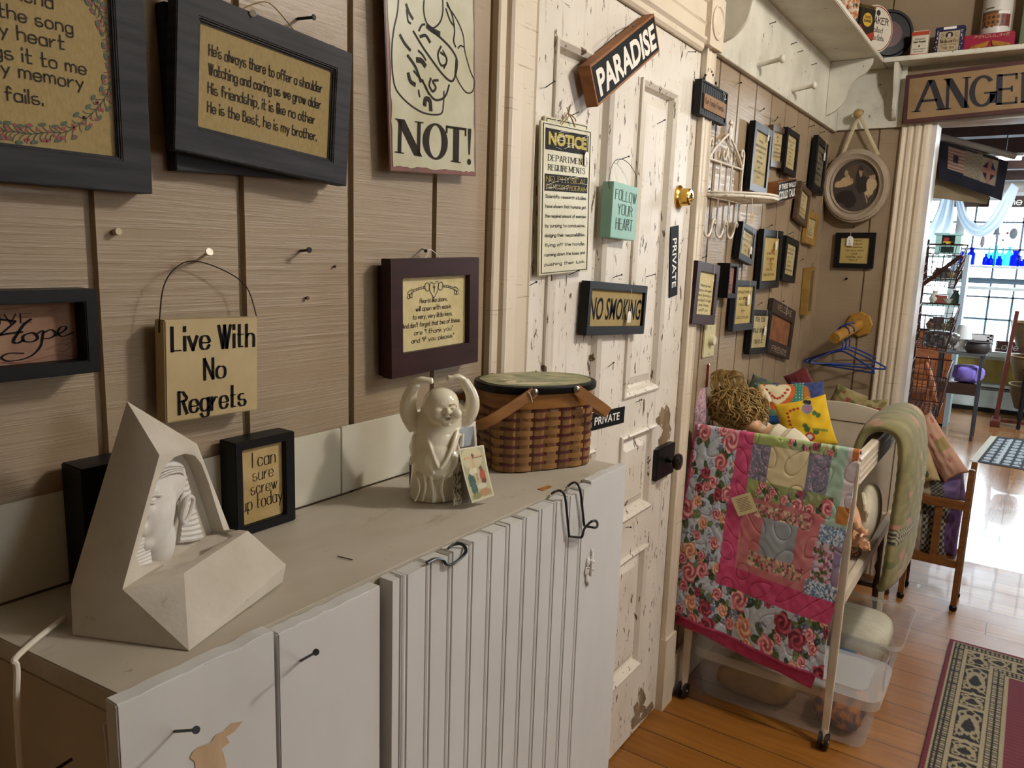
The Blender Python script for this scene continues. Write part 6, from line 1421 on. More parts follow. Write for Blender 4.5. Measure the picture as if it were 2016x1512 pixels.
def d2(bd, w, h):
    m = MB(); m.ring(w*.72, h*.80, w*.66, h*.76, .001, -.0008, cz=h*.44); m.box(-w*.33, w*.33, -.0004, .001, h*.06, h*.82); m.build('cream_panel', mat('cream_tin_panel', 'ad9d80', '9c8c6c', rough=.4, scale=(60, 60, 60)), bd)
    m = MB(); m.sphere((0, -.001, h*.68), (w*.13, .0006, h*.13), 20, 12); ov = m.build('portrait_oval', mat('dark_portrait_oval', '26222c', rough=.4), bd)
    m = MB(); m.sphere((0, -.0018, h*.69), (w*.055, .0006, h*.065), 14, 10); m.sphere((0, -.0016, h*.60), (w*.08, .0006, h*.035), 14, 10); m.build('portrait', mat('pale_portrait', 'b8a898', rough=.5), ov)
    m = MB(); txt(m, "Nelson's", 0, h*.38, h*.15, w*.58, wt=1.0, nib=.4); txt(m, "FINE TEA", 0, h*.13, h*.07, w*.4, wt=.9)
    for sg in (-1, 1): line(m, [(sg*w*.28, h*.76), (sg*w*.20, h*.70), (sg*w*.26, h*.62), (sg*w*.30, h*.56)], .0012, -.0014); line(m, [(sg*w*.05, h*.28), (sg*w*.18, h*.31), (sg*w*.28, h*.27), (sg*w*.2, h*.24)], .0012, -.0014)
    m.build('lettering', M_INKBROWN, bd)
    m = MB(); rr = random.Random(8)
    for sg in (-1, 1):
        for k in range(14): x = sg*w*rr.uniform(.39, .47); z = h*rr.uniform(.05, .88); m.poly([(x+.002*math.cos(q), -.0008, z+.002*math.sin(q)) for q in [j*PI/3 for j in range(6)]])
    m.build('star_print', M_TINW, bd)
    m = MB().box(-w*.22, w*.22, -.0015, .002, h*1.0-.008, h+.002); m.build('white_sticker', M_TAG, bd)
tin('tea_tin', 'navy tin with a cream label and oval portrait', 'tin', 1836, 1892, 113, XP, .06, hgt(1866, 54, 0, XP), M_TINBLUE, d2, M_TINBLUE)
def d3(bd, w, h):
    m = MB()
    for k in range(6):
        for sg in (-1, 1):
            x0 = w*.04+sg*w*(.03+.006*k); m.tube([(x0-w*.0, -.0022, h*(.40-.05*k)), (x0+sg*w*.34, -.0022, h*(.14-.028*k))], .0042, 8)
    m.build('wafer_print', mat('golden_wafer_print', 'a8742f', '8d5c22', rough=.5, scale=(50, 50, 50)), bd)
    m = MB(); txt(m, "PIROULINE", w*.06, h*.72, h*.17, w*.68, wt=1.5); m.build('lettering', mat('pale_gold_print', 'b58a6c', rough=.5), bd)
cb3 = tin('wafer_tin', 'crimson flat tin with a print of wafer rolls', 'tin', 1893, 1992, 111, XP, .16, hgt(1940, 66, 0, XP), M_TINCRIM, d3, None)
h3 = hgt(1940, 66, 0, XP)
p = at(1958, 63, 0, XP+.07); o = empty('cookie_tin', 'tall round white tin with a snowy village scene standing on the crimson tin', 'tin', loc=(XP+.08, p.y, ZT2+h3+.001), group='tins on the high shelf')
rT = (at(1928, 40, 0, XP+.07).y-at(1988, 40, 0, XP+.07).y)/2; hT = .17
nu, nv = 97, 60; uu, vv = np.meshgrid(np.linspace(0, 1, nu), np.linspace(0, 1, nv)); C = np.ones(uu.shape+(3,))*np.array(lin('bfbab2')); nz = np.random.RandomState(5)
def fb_(x, z, a, b, c): C[(abs(((uu-x+.5) % 1)-.5) < a) & (abs(vv-z) < b)] = lin(c)
for k in range(2):
    o_ = .5*k
    fb_(.47+o_, .34, .13, .17, '8a5a33'); fb_(.45+o_, .52, .11, .03, '5c4632'); fb_(.62+o_, .33, .06, .16, '6b302a'); fb_(.60+o_, .50, .07, .03, 'cfc9c2')
    for x in (.38, .43, .48, .53, .58, .63):
        for z in (.28, .40): fb_(x+o_, z, .012, .03, '3a2a22'); 
    for q in range(22): fb_(.28+o_+nz.rand()*.45, .17+nz.rand()*.06, .004, .02, '2a2422')
    fb_(.42+o_, .62, .05, .02, '4a433d'); fb_(.34+o_, .45, .015, .1, '3c332c')
a_ = uu*2*PI; Pq = np.stack([rT*np.cos(a_), rT*np.sin(a_), vv*hT], -1); vgrid('body', Pq, C, vmat('tin_print', rough=.35), o)
MB().lathe([(.001, hT-.001), (rT*1.01, hT-.001), (rT*1.01, hT+.012), (.001, hT+.013)], n=40).build('lid', M_TINW, o, smooth=True, angle=40)
p = at(2000, 110, 0, XP); MB_ = MB().box(0, .02, -.16, 0, 0, .30); o = MB_.build('green_board', mat('sage_green_paint', '5e6a4a', '525e40', rough=.6), None, bevel=.002); o.location = (XP+.06, p.y, ZT2)
tag(o, 'sage green board standing at the end of the row of tins', 'board', None)
# left arm of the shelf, closer to us
YP = .70
def ltin(label, a, b, base, m_, draw, depth=.055, name='coffee_tin', lid=None, top=None):
    pa, pb = at(a, base[0], 1, YP), at(b, base[1], 1, YP)
    return pa, pb
pa, pb = at(1689, 88, 1, YP), at(1713, 95, 1, YP); pa = Vector((pa.x, YP, ZT2)); w = .082
X0 = at(1690, 78, 2, ZT2).x if False else 3.30
def solve_x(px, py, y): q = at(px, py, 1, y); return q
c0_ = solve_x(1703, 90, YP+.005)
o = empty('coffee_tin', 'black, red and yellow square tin with an oval label', 'tin', loc=(c0_.x, YP+.006, ZT2), group='tins on the high shelf', rz=-.55)
h = max(.12, solve_x(1697, 0, YP).z-ZT2); w = .088
bd = MB().box(-w/2, w/2, 0, .07, 0, h).build('body', mat('black_tin_print', '1d1812', rough=.3), o, bevel=.003)
m = MB(); m.poly([(-w*.48, -.0008, .002), (w*.48, -.0008, .002), (w*.48, -.0008, h*.30), (0, -.0008, h*.14), (-w*.48, -.0008, h*.46)]); m.build('red_print', mat('scarlet_tin_print', '8d2a1c', rough=.35), bd)
m = MB(); m.sphere((0, -.001, h*.62), (w*.30, .0008, h*.22), 24, 12); ov = m.build('yellow_oval', mat('yellow_tin_print', 'b8942a', rough=.4), bd)
m = MB(); write(m, "DAVIS", 0, h*.66, h*.08, width=w*.36, y=-.0024, wt=1.2); write(m, "BAKING", 0, h*.54, h*.08, width=w*.44, y=-.0024, wt=1.2); m.build('lettering', M_INKBROWN, ov)
MB().box(-w/2-.001, w/2+.001, -.001, .071, h, h+.012).build('lid', mat('gold_tin_lid', '6b5a30', rough=.3, metal=.6), o, bevel=.004)
def disc_tin(name, label, px, py, ax, pl, r, th, m_, tilt, face=None, rz=-.5):
    c = at(px, py, ax, pl); o = empty(name, label, 'tin', loc=(c.x, c.y, ZT2+r+.0005), rz=rz, group='tins on the high shelf')
    bd = MB().lathe([(r*.97, 0), (r, .003), (r, th-.003), (r*.97, th), (.001, th)], (0, th, 0), 40, (0, -1, 0)); bd.add([(r*.97*math.cos(2*PI*k/40), th, r*.97*math.sin(2*PI*k/40)) for k in range(40)], [tuple(range(40))])
    b = bd.build('body', m_, o, smooth=True, angle=40)
    if face: face(b, r)
    return o
def fq(b, r):
    m = MB(); m.lathe([(r*.93, 0), (r*.93, .001), (r*.90, .001), (r*.90, 0)], (0, -.0006, 0), 40, (0, -1, 0), cap=False); m.build('red_rim_print', MATS['scarlet_tin_print'], b)
    m = MB(); write(m, "QUAKER", 0, r*.22, r*.26, width=r*1.3, y=-.001, wt=1.0, serif=.7); write(m, "Rolled", 0, -r*.14, r*.22, width=r*.7, y=-.001, wt=.7); write(m, "White Oats", 0, -r*.46, r*.22, width=r*.95, y=-.001, wt=.7); m.poly([(r*.12*math.cos(q), -.001, r*.66+r*.12*math.sin(q)) for q in [k*PI/8 for k in range(16)]]); m.build('lettering', M_INKBROWN, b)
disc_tin('oats_tin', 'round white tin with a red rim standing on edge', 1722, 96, 1, YP+.012, .098, .05, M_TINW, 0, fq, rz=-.55)
def fr_d(b, r):
    m = MB(); m.lathe([(.001, .0008), (r*.52, .0008), (r*.52, 0)], (0, -.0004, 0), 36, (0, -1, 0)); m.build('red_disc', mat('dark_red_tin_print', '4c1418', '3f1014', rough=.3), b)
    m = MB(); m.lathe([(r*.90, 0), (r*.88, .003), (r*.84, 0)], (0, 0, 0), 40, (0, -1, 0), cap=False); m.build('ridge', MATS['black_lid_paint'], b, smooth=True)
disc_tin('round_tin', 'large glossy black round tray with a dark red centre at the shelf corner', 1752, 60, 0, 3.93, .105, .03, MATS['black_lid_paint'], 0, fr_d, rz=-1.05)
c1_ = at(1674, 58, 1, YP+.01); o = empty('ornate_tin', 'orange and white figured tin at the edge of view on the high shelf', 'tin', loc=(c1_.x-.02, YP+.012, ZT2), rz=-.55, group='tins on the high shelf')
MB().box(-.045, .045, 0, .07, 0, .13).build('body', mat('mottled_orange_white_print', '9a5a26', 'b5a894', rough=.35, scale=(60, 60, 60), lo=.45, hi=.55, chips=[('241a14', (45, 45, 45), .56, .03)]), o, bevel=.003)
MB().lathe([(.001, .13), (.03, .13), (.03, .142), (.001, .143)], (0, .035, 0), 20).build('lid', MATS['gold_tin_lid'], o)
# ------------------------------------------------------------------ crib, quilts, dolls, bins
FWD = RW @ Vector((0, 0, 1))
def mpp(p): return (Vector(p)-CAMP).dot(FWD)/FPX
M_CRIB = mat('chipped_cream_crib_paint', 'd0c4b0', 'c2b59f', rough=.5, scale=(9, 9, 9), chips=[('5a4636', (34, 34, 16), .70, .012)])
cr = empty('doll_crib', 'white wheeled doll crib with an arched headboard, half covered by quilts', 'crib', loc=(2.43, .40, 0)); KO = Vector((2.43, .40, 0))
def crm(fn, name, m_=None, par=None, **k):
    b = MB(); b.M = Matrix.Translation(-KO); fn(b); return b.build(name, m_ or M_CRIB, par or cr, **k)
X0c, X1c, YRc, YLc = 2.43, 3.42, .372, .872
for nm, x, y, top in (('post', X0c, YRc+.013, .945), ('post', X0c, YLc-.013, .948), ('post', X1c, YRc+.013, .955), ('post', X1c, YLc-.013, .955)):
    po = crm(lambda b: b.add([(x+sx*h_, y+sy*h_, z) for z, h_ in ((.062, .010), (.30, .0125), (top, .0135)) for sx, sy in ((-1, -1), (1, -1), (1, 1), (-1, 1))], [(i*4+k, i*4+(k+1) % 4, i*4+4+(k+1) % 4, i*4+4+k) for i in range(2) for k in range(4)]+[(3, 2, 1, 0), (8, 9, 10, 11)]), nm, bevel=.002)
    def cas(b):
        b.cyl((x-.006, y-.006, .040), (x-.006, y+.006, .040), .0395-.006, n=24); b.cyl((x-.006, y-.018, .0335), (x-.006, y-.010, .0335), .033, n=24)
    cw = crm(lambda b: (b.cyl((x-.012, y-.015, .0265), (x-.012, y-.006, .0265), .026, n=24), b.cyl((x-.012, y+.006, .0265), (x-.012, y+.015, .0265), .026, n=24)), 'caster_wheel', mat('black_rubber', '121214', rough=.5), po, smooth=True, angle=40)
    crm(lambda b: (b.tube([(x, y, .064), (x-.004, y, .045), (x-.012, y, .026)], [.012, .011, .006], 10), b.cyl((x-.012, y-.016, .0265), (x-.012, y+.016, .0265), .004, n=8)), 'caster_fork', M_CRIB, cw, smooth=True)
def rail(b, y0, y1):
    n = 5; zz = [.868, .955]; b.box(X0c+.014, X1c-.014, y0, y1, .868, .955)
crm(lambda b: b.prism([(YRc, .868), (YRc-.002, .874), (YRc, .880), (YRc, .890), (YRc-.002, .896), (YRc, .902), (YRc, .912), (YRc-.002, .918), (YRc, .924), (YRc-.001, .950), (YRc+.004, .956), (YRc+.022, .956), (YRc+.025, .950), (YRc+.025, .868)], X0c+.0138, X1c-.0138, 'x'), 'top_rail')
crm(lambda b: b.box(X0c+.0138, X1c-.0138, YLc-.025, YLc, .868, .955), 'top_rail', bevel=.003)
for y in (YRc, YLc-.022): crm(lambda b: b.box(X0c+.0138, X1c-.0138, y, y+.022, .485, .530), 'bottom_rail', bevel=.002)
for k in range(4):
    x = 2.60+k*.21; crm(lambda b: b.cyl((x, YLc-.012, .53), (x, YLc-.012, .868), .008, n=10), 'spindle', smooth=True)
crm(lambda b: b.box(X0c-.006, X0c+.008, YRc+.027, YLc-.027, .485, .93), 'foot_panel', bevel=.002)
def hb_(b):
    ys = [YRc+.0268+(YLc-YRc-.0536)*i/20 for i in range(21)]
    b.prism([(ys[0], .485)]+[(ys[-1], .485)]+[(y, .905+.048*math.sin(PI*(y-ys[0])/(ys[-1]-ys[0]))**.7) for y in reversed(ys)], X1c-.008, X1c+.008, 'x')
crm(hb_, 'headboard', bevel=.002)
crm(lambda b: b.box(X1c-.0095, X1c-.0082, YRc+.03, YLc-.03, .872, .8755), 'headboard_groove_shade', M_GAP)  # dark strip on the board paints in the shade of a groove
crm(lambda b: b.box(X0c+.009, X1c-.009, YRc+.023, YLc-.023, .49, .515), 'mattress_board')
# ---- printed cottons
NR = np.random.RandomState(11)
def canvas(nv, nu, base, var=.04):
    return np.ones((nv, nu, 3))*np.array(lin(base))*(1+var*(NR.rand(nv, nu, 1)-.5))
def floral(U, V, Cc, mask, s=1.0, n=34, seed=1, base='a9b6c4', aspect=1.0, big=.036):
    rr = np.random.RandomState(seed)
    bg = np.array(lin(base)); nz = .5+.5*np.sin(U*70+3*np.sin(V*40))*np.sin(V*60+2*np.sin(U*55))
    L_ = bg*(1-.25*nz[..., None]); L_ = L_+(.16*(nz > .8))[..., None]
    pts = []; lo_u, hi_u, lo_v, hi_v = U[mask].min(), U[mask].max(), V[mask].min(), V[mask].max()
    tries = 0
    while len(pts) < n and tries < 4000:
        tries += 1; p = (rr.uniform(lo_u, hi_u), rr.uniform(lo_v, hi_v)); r = big*rr.choice([1.0, .8, .6, .5])*s
        if all(math.hypot(p[0]-q[0], p[1]-q[1]) > (r+q[2])*.85 for q in pts): pts.append((*p, r))
    for x, y, r in pts:            # leaves first
        for k in range(rr.randint(2, 5)):
            a = rr.uniform(0, 2*PI); d = r*rr.uniform(1.0, 1.5); cx_, cy_ = x+d*math.cos(a), y+d*math.sin(a); b_ = a+rr.uniform(-.6, .6)
            X = (U-cx_)*math.cos(b_)+(V-cy_)*math.sin(b_); Y = -(U-cx_)*math.sin(b_)+(V-cy_)*math.cos(b_)
            mm = (X/(r*.75))**2+(Y/(r*.42))**2 < 1; c = np.array(lin(rr.choice(['4a5a34', '3a4c2c', '66744a', '2e402a'])))
            L_[mm] = c; vein = mm & (abs(Y) < r*.05); L_[vein] = c*1.7
        for k in range(3):
            a = rr.uniform(0, 2*PI); d = r*rr.uniform(1.3, 1.9)
            for q in range(6):
                bx_, by_ = x+d*math.cos(a)+rr.uniform(-.4, .4)*r, y+d*math.sin(a)+rr.uniform(-.4, .4)*r
                mm = (U-bx_)**2+(V-by_)**2 < (r*.13)**2; L_[mm] = lin('6c6c86')
    for x, y, r in pts:
        pal = [('cf9a80', 'e8c6aa', 'b8705a'), ('c4737a', 'e4aeae', '98404e'), ('8e2f42', 'b85a66', '601c2c'), ('cf8088', 'ecbcb8', 'a34a5c')][rr.randint(4)]
        d = np.hypot(U-x, V-y); th = np.arctan2(V-y, U-x); ph = rr.uniform(0, 6)
        edge = r*(1+.12*np.sin(5*th+ph)+.06*np.sin(9*th))
        mm = d < edge; sp = np.sin(d/r*11+2.2*th+ph)+.5*np.sin(3*th+d/r*8)
        c0, c1, c2 = [np.array(lin(q)) for q in pal]
        t_ = np.clip(.5+.45*sp, 0, 1)[..., None]; col = np.where(t_ > .5, c0+(c1-c0)*(t_-.5)*2, c2+(c0-c2)*t_*2)
        col = np.where((d < .25*r)[..., None], c2*.9, col); L_[mm] = col[mm]
    Cc[mask] = L_[mask]
def mottled(Cc, mask, a, b, U, V, f=60, seed=0):
    n = .5+.25*np.sin(U*f+seed+2*np.sin(V*f*.7))+.25*np.sin(V*f*1.2+seed*2+2*np.sin(U*f*.8)); n = np.clip(n+.15*(NR.rand(*U.shape)-.5), 0, 1)[..., None]
    col = np.array(lin(a))*(1-n)+np.array(lin(b))*n; Cc[mask] = col[mask]
def dots(Cc, mask, U, V, c, n, r, seed=0):
    rr = np.random.RandomState(seed)
    for k in range(n):
        x, y = rr.uniform(U[mask].min(), U[mask].max()), rr.uniform(V[mask].min(), V[mask].max()); mm = mask & ((U-x)**2+(V-y)**2 < r*r); Cc[mm] = lin(c if isinstance(c, str) else c[k % len(c)])
M_COT = vmat('printed_cotton', rough=.9, bump=.25, bscale=700, bdist=.0004, sheen=.1)
# ---- the front quilt
nu, nv = 240, 300
U, V = np.meshgrid(np.linspace(0, 1, nu), np.linspace(0, 1, nv))
C = canvas(nv, nu, 'a9b6c4')
floral(U, V*1.0, C, np.ones(U.shape, bool), 1.0, 120, 3, 'b9c4d2', big=.052)
def R_(u0, u1, v0, v1): return (U > u0) & (U < u1) & (V > v0) & (V < v1)
sh_ = .0
mottled(C, R_(.29, .385, 0, .70), 'b03a66', 'c75580', U, V, 70, 1); mottled(C, R_(.29, 1, .665, .765), 'b0355f', 'c24c76', U, V, 70, 2)
m_ = R_(.385, 1, 0, .665); mottled(C, m_, '8fae9c', 'a5c2b2', U, V, 90, 4)
m_ = R_(.385, .88, .0, .085); mottled(C, m_, '8a9a58', 'a3b070', U, V, 60, 5); floral(U, V, C, R_(.60, .88, .03, .085), .8, 4, 8, 'a5b080', big=.035)
mottled(C, R_(.385, .50, .085, .245), '67687a', '7a7b8e', U, V, 200, 6); dots(C, R_(.385, .50, .085, .245), U, V, 'b590a8', 60, .004, 1)
mottled(C, R_(.50, .73, .085, .245), 'cdc096', 'd6cba6', U, V, 20, 7)
mottled(C, R_(.73, .855, .085, .245), '67687a', '7a7b8e', U, V, 200, 8); dots(C, R_(.73, .855, .085, .245), U, V, 'b590a8', 60, .004, 2)
m_ = R_(.385, .90, .245, .325); mottled(C, m_, '7f8f52', '94a266', U, V, 60, 9); floral(U, V, C, R_(.45, .90, .25, .325), .9, 9, 9, '8b9660', big=.04)
mottled(C, R_(.94, 1, .0, .30), 'c9c0c4', 'b8b0b6', U, V, 30, 3); mottled(C, R_(.965, 1, .02, .09), 'b3702c', 'a8642a', U, V, 40, 3); mottled(C, R_(.93, 1, .275, .345), 'b07838', 'a86c30', U, V, 40, 3)
mottled(C, R_(.385, .875, .325, .665), 'b0666c', 'c07a7c', U, V, 60, 10)
for a, b in ((.345, .405), (.565, .63)):
    m_ = R_(.46, .80, a, b); mottled(C, m_, 'b07a78', 'c4a090', U, V, 60, 11); dots(C, m_, U, V, ['5f6b48', 'd0c0a4', '934650', 'b98a80'], 160, .007, 3)
mottled(C, R_(.525, .735, .40, .565), '98a0a8', '8a929c', U, V, 30, 12)
m_ = R_(.855, 1, .36, .435); mottled(C, m_, '6f8aa8', '93a8be', U, V, 240, 13); dots(C, m_, U, V, ['c5d0d8', '55708f'], 260, .0045, 4)
m_ = R_(.845, .955, .435, .60); mottled(C, m_, 'b3a8b8', 'c2b4c4', U, V, 50, 14); dots(C, m_, U, V, ['4f5a34', '9a5a6a', 'c08a96', '4a542e'], 90, .008, 5)
mottled(C, R_(.955, 1, .435, .60), '8a7a9e', '95869f', U, V, 50, 15)
m_ = R_(.82, 1, .60, .668); mottled(C, m_, '6f8aa8', '93a8be', U, V, 240, 16); dots(C, m_, U, V, ['c5d0d8', '55708f'], 260, .0045, 6)
edge = (U < .014) | (V > .988); mottled(C, edge, 'a83a66', 'b84a76', U, V, 60, 2)
def drape(U, V, yl0, yr0, yl1, yr1, ztop, zl, zr, xf, lead=.05, wav=.006, seed=0):
    """sheet hung over a rail: first `lead` of V lies over the top, the rest hangs"""
    t_ = np.clip((V-lead)/(1-lead), 0, 1); y = (yl0+(yr0-yl0)*U)*(1-t_)+(yl1+(yr1-yl1)*U)*t_
    zb = zl+(zr-zl)*U; z = ztop-(ztop-zb)*t_; x = xf-.012*np.sin(t_*PI*.5)+np.zeros_like(z)
    top = V < lead; a = (1-V/lead)*PI*.5; x = np.where(top, xf+.030*np.sin(a)*1.3, x); z = np.where(top, ztop-.018*(np.sin(a)**2), z)
    w_ = wav*t_*(np.sin(U*11+seed)+.5*np.sin(U*23+seed*2+2*t_)); q = .0007*np.sin(U*44+3*np.sin(V*31))*np.sin(V*58+2*np.sin(U*37))
    ax = ((U*6+.6*np.sin(V*9)) % 1)-.5; bx2 = ((V*7+.6*np.sin(U*8)) % 1)-.5; rg_ = np.exp(-((np.hypot(ax, bx2)-.33)/.035)**2)*.0022
    return np.stack([x-w_+q+rg_, y+.004*np.sin(V*17+seed)*t_, z], -1)
P = drape(U, V, .878, .372, .926, .406, .985, .318, .243, 2.402)
qo = vgrid('patchwork_quilt', P, C, M_COT, None, solid=-.006)
tag(qo, 'pink and floral patchwork quilt hanging over the near end of the crib', 'quilt')
# card tag pinned to it
q = at(1465, 993, 0, 2.384); Mt = Matrix.Translation(q) @ Matrix.Rotation(-.5, 4, 'X')
m = MB(); m.box(-.0006, .0002, -.034, .034, -.032, .032, M=Mt); o = m.build('paper_tag', mat('cream_tag_card', 'd0c49a', rough=.8), None); tag(o, 'cream paper tag pinned to the patchwork quilt', 'tag')
m = MB(); 
for k in range(9): m.box(-.0009, -.0006, -.022+.002*(k % 3), .022-.003*(k % 2), .020-.0050*k, .0212-.0050*k, M=Mt)
wq = m.build('print_lines', M_INKBROWN, o)
# second quilt under it, yellow with dots
nu, nv = 130, 40; U, V = np.meshgrid(np.linspace(0, 1, nu), np.linspace(0, 1, nv)); C = canvas(nv, nu, 'b9ad6a'); dots(C, np.ones(U.shape, bool), U, V, ['5f6b48', '4f5f78', '933c50', '6f6a3c'], 420, .010, 8)
mottled(C, (V > .86) | (U < .035), 'a83460', 'b8406c', U, V, 60, 2); C[(V > .80) & (V < .87) & (np.sin(U*80) > .7)] = lin('8d2c40')
P = drape(U, V*.96+.04, .86, .40, .90, .435, .60, .275, .195, 2.418, .02, .004, 2)
qo = vgrid('cot_quilt', P, C, M_COT, None, solid=-.004); tag(qo, 'yellow sprigged quilt with a pink edge showing below the patchwork quilt', 'quilt')
# ---- green quilt thrown over the far part of the crib rail
nu, nv = 90, 160; U, V = np.meshgrid(np.linspace(0, 1, nu), np.linspace(0, 1, nv))
C = canvas(nv, nu, '736d46'); mottled(C, np.ones(U.shape, bool), '69633f', '7f7850', U, V, 40, 3)
def flow(n, seed, r):
    rr = np.random.RandomState(seed)
    for k in range(n):
        x, y = rr.rand(), rr.rand(); a, b = r*rr.uniform(.6, 1.2), r*.35*rr.uniform(.6, 1.2); mm = ((U-x)/a)**2+((V-y)/b)**2 < 1; C[mm] = lin(rr.choice(['9a7060', 'a58068', '6b6a40', '5c6038', 'a08c60']))
flow(70, 2, .05)
chk = (np.floor(U*60)+np.floor(V*110)) % 2; mchk = ((V > .74) & (V < .80)); C[mchk & (chk > 0)] = lin('2f2e28'); C[mchk & (chk == 0)] = lin('a09a7c')
s = V; rad = .060
path = [(.445, .80), (.425, .88), (.412, .945), (.390, .978), (.352, .985), (.322, .965), (.310, .91), (.307, .83), (.307, .76), (.308, .70), (.308, .62), (.310, .51), (.320, .475)]
pp = smooth_pts([(a, 0, b) for a, b in path], 6); L_s = np.cumsum([0]+[(pp[i+1]-pp[i]).length for i in range(len(pp)-1)]); L_s /= L_s[-1]
py_ = np.interp(V, L_s, [p.x for p in pp]); pz_ = np.interp(V, L_s, [p.z for p in pp])
fl_ = np.clip((V-.45)*2, 0, 1)
xx = 2.72+.50*U+.02*np.sin(V*4)+fl_*(.03-.06*(1-U))
puff = .018*np.sin(PI*U)**.5; quil = .0020*np.abs(np.sin(V*PI*22+2*np.sin(U*5)))
nx_ = np.gradient(pz_, axis=0); ny_ = -np.gradient(py_, axis=0); nl_ = np.hypot(nx_, ny_)+1e-9
P = np.stack([xx, py_-puff*np.sign(1)*nx_/nl_*(-1)*1.0+(-quil*.0), pz_+puff*ny_/nl_*(-1)*(-1)*.4], -1)
P[..., 1] -= (puff+quil)*np.clip((V-.35)*6, 0, 1); P[..., 2] += (puff)*np.exp(-((V-.36)/.12)**2)
qo = vgrid('green_quilt', P, C, M_COT, None, solid=-.022); tag(qo, 'thick sage green floral quilt thrown over the side rail of the crib', 'quilt')
# ---- cushions
def cushion(name, label, cat, c, w, h, th, col, roll=0, yaw=0, pitch=0, grp=None, nu=40, nv=40, m_=None, power=.42, corner=.12):
    """puffed cushion facing the camera side; yaw / pitch / roll adjust it"""
    c = Vector(c); n = (CAMP-c); n.z = 0; n.normalize(); r = Vector((-n.y, n.x, 0)).normalized(); u = Vector((0, 0, 1))
    Mq = Matrix((r, -n, u)).transposed() @ Matrix.Rotation(yaw, 3, 'Z') @ Matrix.Rotation(pitch, 3, 'X') @ Matrix.Rotation(-roll, 3, 'Y')
    U, V = np.meshgrid(np.linspace(0, 1, nu), np.linspace(0, 1, nv)); a, b = 2*U-1, 2*V-1
    p = np.clip((1-a**2)*(1-b**2), 0, 1)**power; sx = 1-corner*(1-b**2)*abs(a)**3*0-corner*.5*(1-abs(b))*0
    X = a*w/2*(1-corner*.5*(1-b**2)); Z = b*h/2*(1-corner*.5*(1-a**2)); Y = -p*th/2
    wr = .03*th*np.sin(a*9+b*4)*np.sin(b*7-a*3)*p
    F_ = np.stack([X, Y+wr, Z], -1); B_ = np.stack([X[:, ::-1], -Y[:, ::-1]+.0005, Z[:, ::-1]], -1)
    Cc = col(U, V); P = np.concatenate([F_, B_], 1)@np.array(Mq).T; Cf = np.concatenate([Cc, Cc[:, ::-1]], 1)
    o = vgrid(name, P, Cf, m_ or M_COT); o.location = c; return tag(o, label, cat, grp)
def plain(c, v=.06):
    def f(U, V): return np.ones(U.shape+(3,))*np.array(lin(c))*(1+v*(NR.rand(*U.shape)[..., None]-.5))
    return f
def mott(a, b, f=20, dd=None, n=60, r=.03, seed=0):
    def g(U, V):
        Cc = plain(a)(U, V); mk = np.ones(U.shape, bool); mottled(Cc, mk, a, b, U, V, f, seed)
        if dd: dots(Cc, mk, U, V, dd, n, r, seed)
        return Cc
    return g
def px_cushion(name, label, cat, px, py, X, wpx, hpx, th, col, **k):
    c = at(px, py, 0, X); s_ = mpp(c); return cushion(name, label, cat, c, wpx*s_, hpx*s_, th, col, **k)
GP = 'cushions piled in the crib'
def yel(U, V):
    Cc = mott('c9a012', 'd6b022', 14)(U, V); mk = lambda x, y, r: (U-x)**2+(V-y)**2 < r*r
    for x, y in [(.2, .78), (.2, .70), (.19, .62), (.2, .54), (.22, .46), (.25, .38), (.3, .31), (.36, .26), (.27, .82), (.34, .84), (.42, .84)]: Cc[mk(x, y, .030)] = lin('a02318')
    for x, y, r, c in ((.52, .22, .10, 'a03a30'), (.52, .22, .05, 'd6c8b8'), (.50, .38, .06, '3d5a28'), (.48, .46, .05, '3d5a28'), (.66, .30, .06, '3d5a28'), (.60, .80, .11, '7a7488'), (.60, .80, .05, 'a05a70'), (.78, .62, .05, '3d5a28'), (.72, .68, .05, '3d5a28'), (.60, .95, .05, '20222c'), (.66, .92, .05, '20222c')): Cc[mk(x, y, r)] = lin(c)
    for k in range(8): Cc[mk(.62+.035*k, .36-.01*k, .025)] = lin('6f7a28')
    return Cc
px_cushion('cushion', 'bright yellow embroidered cushion with red rickrack leaning in the crib', 'cushion', 1586, 835, 2.78, 98, 100, .06, yel, roll=.32, pitch=-.25, grp=GP, nu=70, nv=70)
def hrt(U, V):
    Cc = plain('2c6a58')(U, V); Cc[(np.sin(U*90) > .6) & (np.sin(V*90) > .6)] = lin('b8c8c0')
    def hh(x, y, s_): X = (U-x)/s_; Y = (V-y)/s_; return (X**2+Y**2-.5)**3-X**2*Y**3 < 0
    Cc[(V < .35) & (U < .6)] = lin('5d7a66'); Cc[(V < .2) & (U < .5)] = lin('1f4c8a')
    Cc[hh(.45, .60, .46)] = lin('b8541f'); Cc[hh(.46, .68, .34)] = lin('d6cba4')
    for k in range(9): t_ = k/8; Cc[(U-(.24+.44*t_))**2+(V-(.84-.22*math.sin(PI*t_)))**2 < .0011] = lin('a52c18')
    return Cc
px_cushion('cushion', 'orange heart applique cushion with teal dotted corners in the crib', 'cushion', 1534, 796, 2.95, 92, 84, .07, hrt, roll=.10, pitch=-.3, grp=GP, nu=70, nv=70)
def bls(U, V):
    Cc = mott('2c3560', '3a4676', 24)(U, V); Cc[((U-.35)/.22)**2+((V-.60)/.30)**2 < 1] = lin('b06a2a'); Cc[((U-.50)/.14)**2+((V-.38)/.16)**2 < 1] = lin('c09a30'); return Cc
px_cushion('cushion', 'blue cushion with an orange figure behind the heart cushion', 'cushion', 1590, 784, 3.08, 62, 66, .06, bls, roll=.12, pitch=-.25, grp=GP)
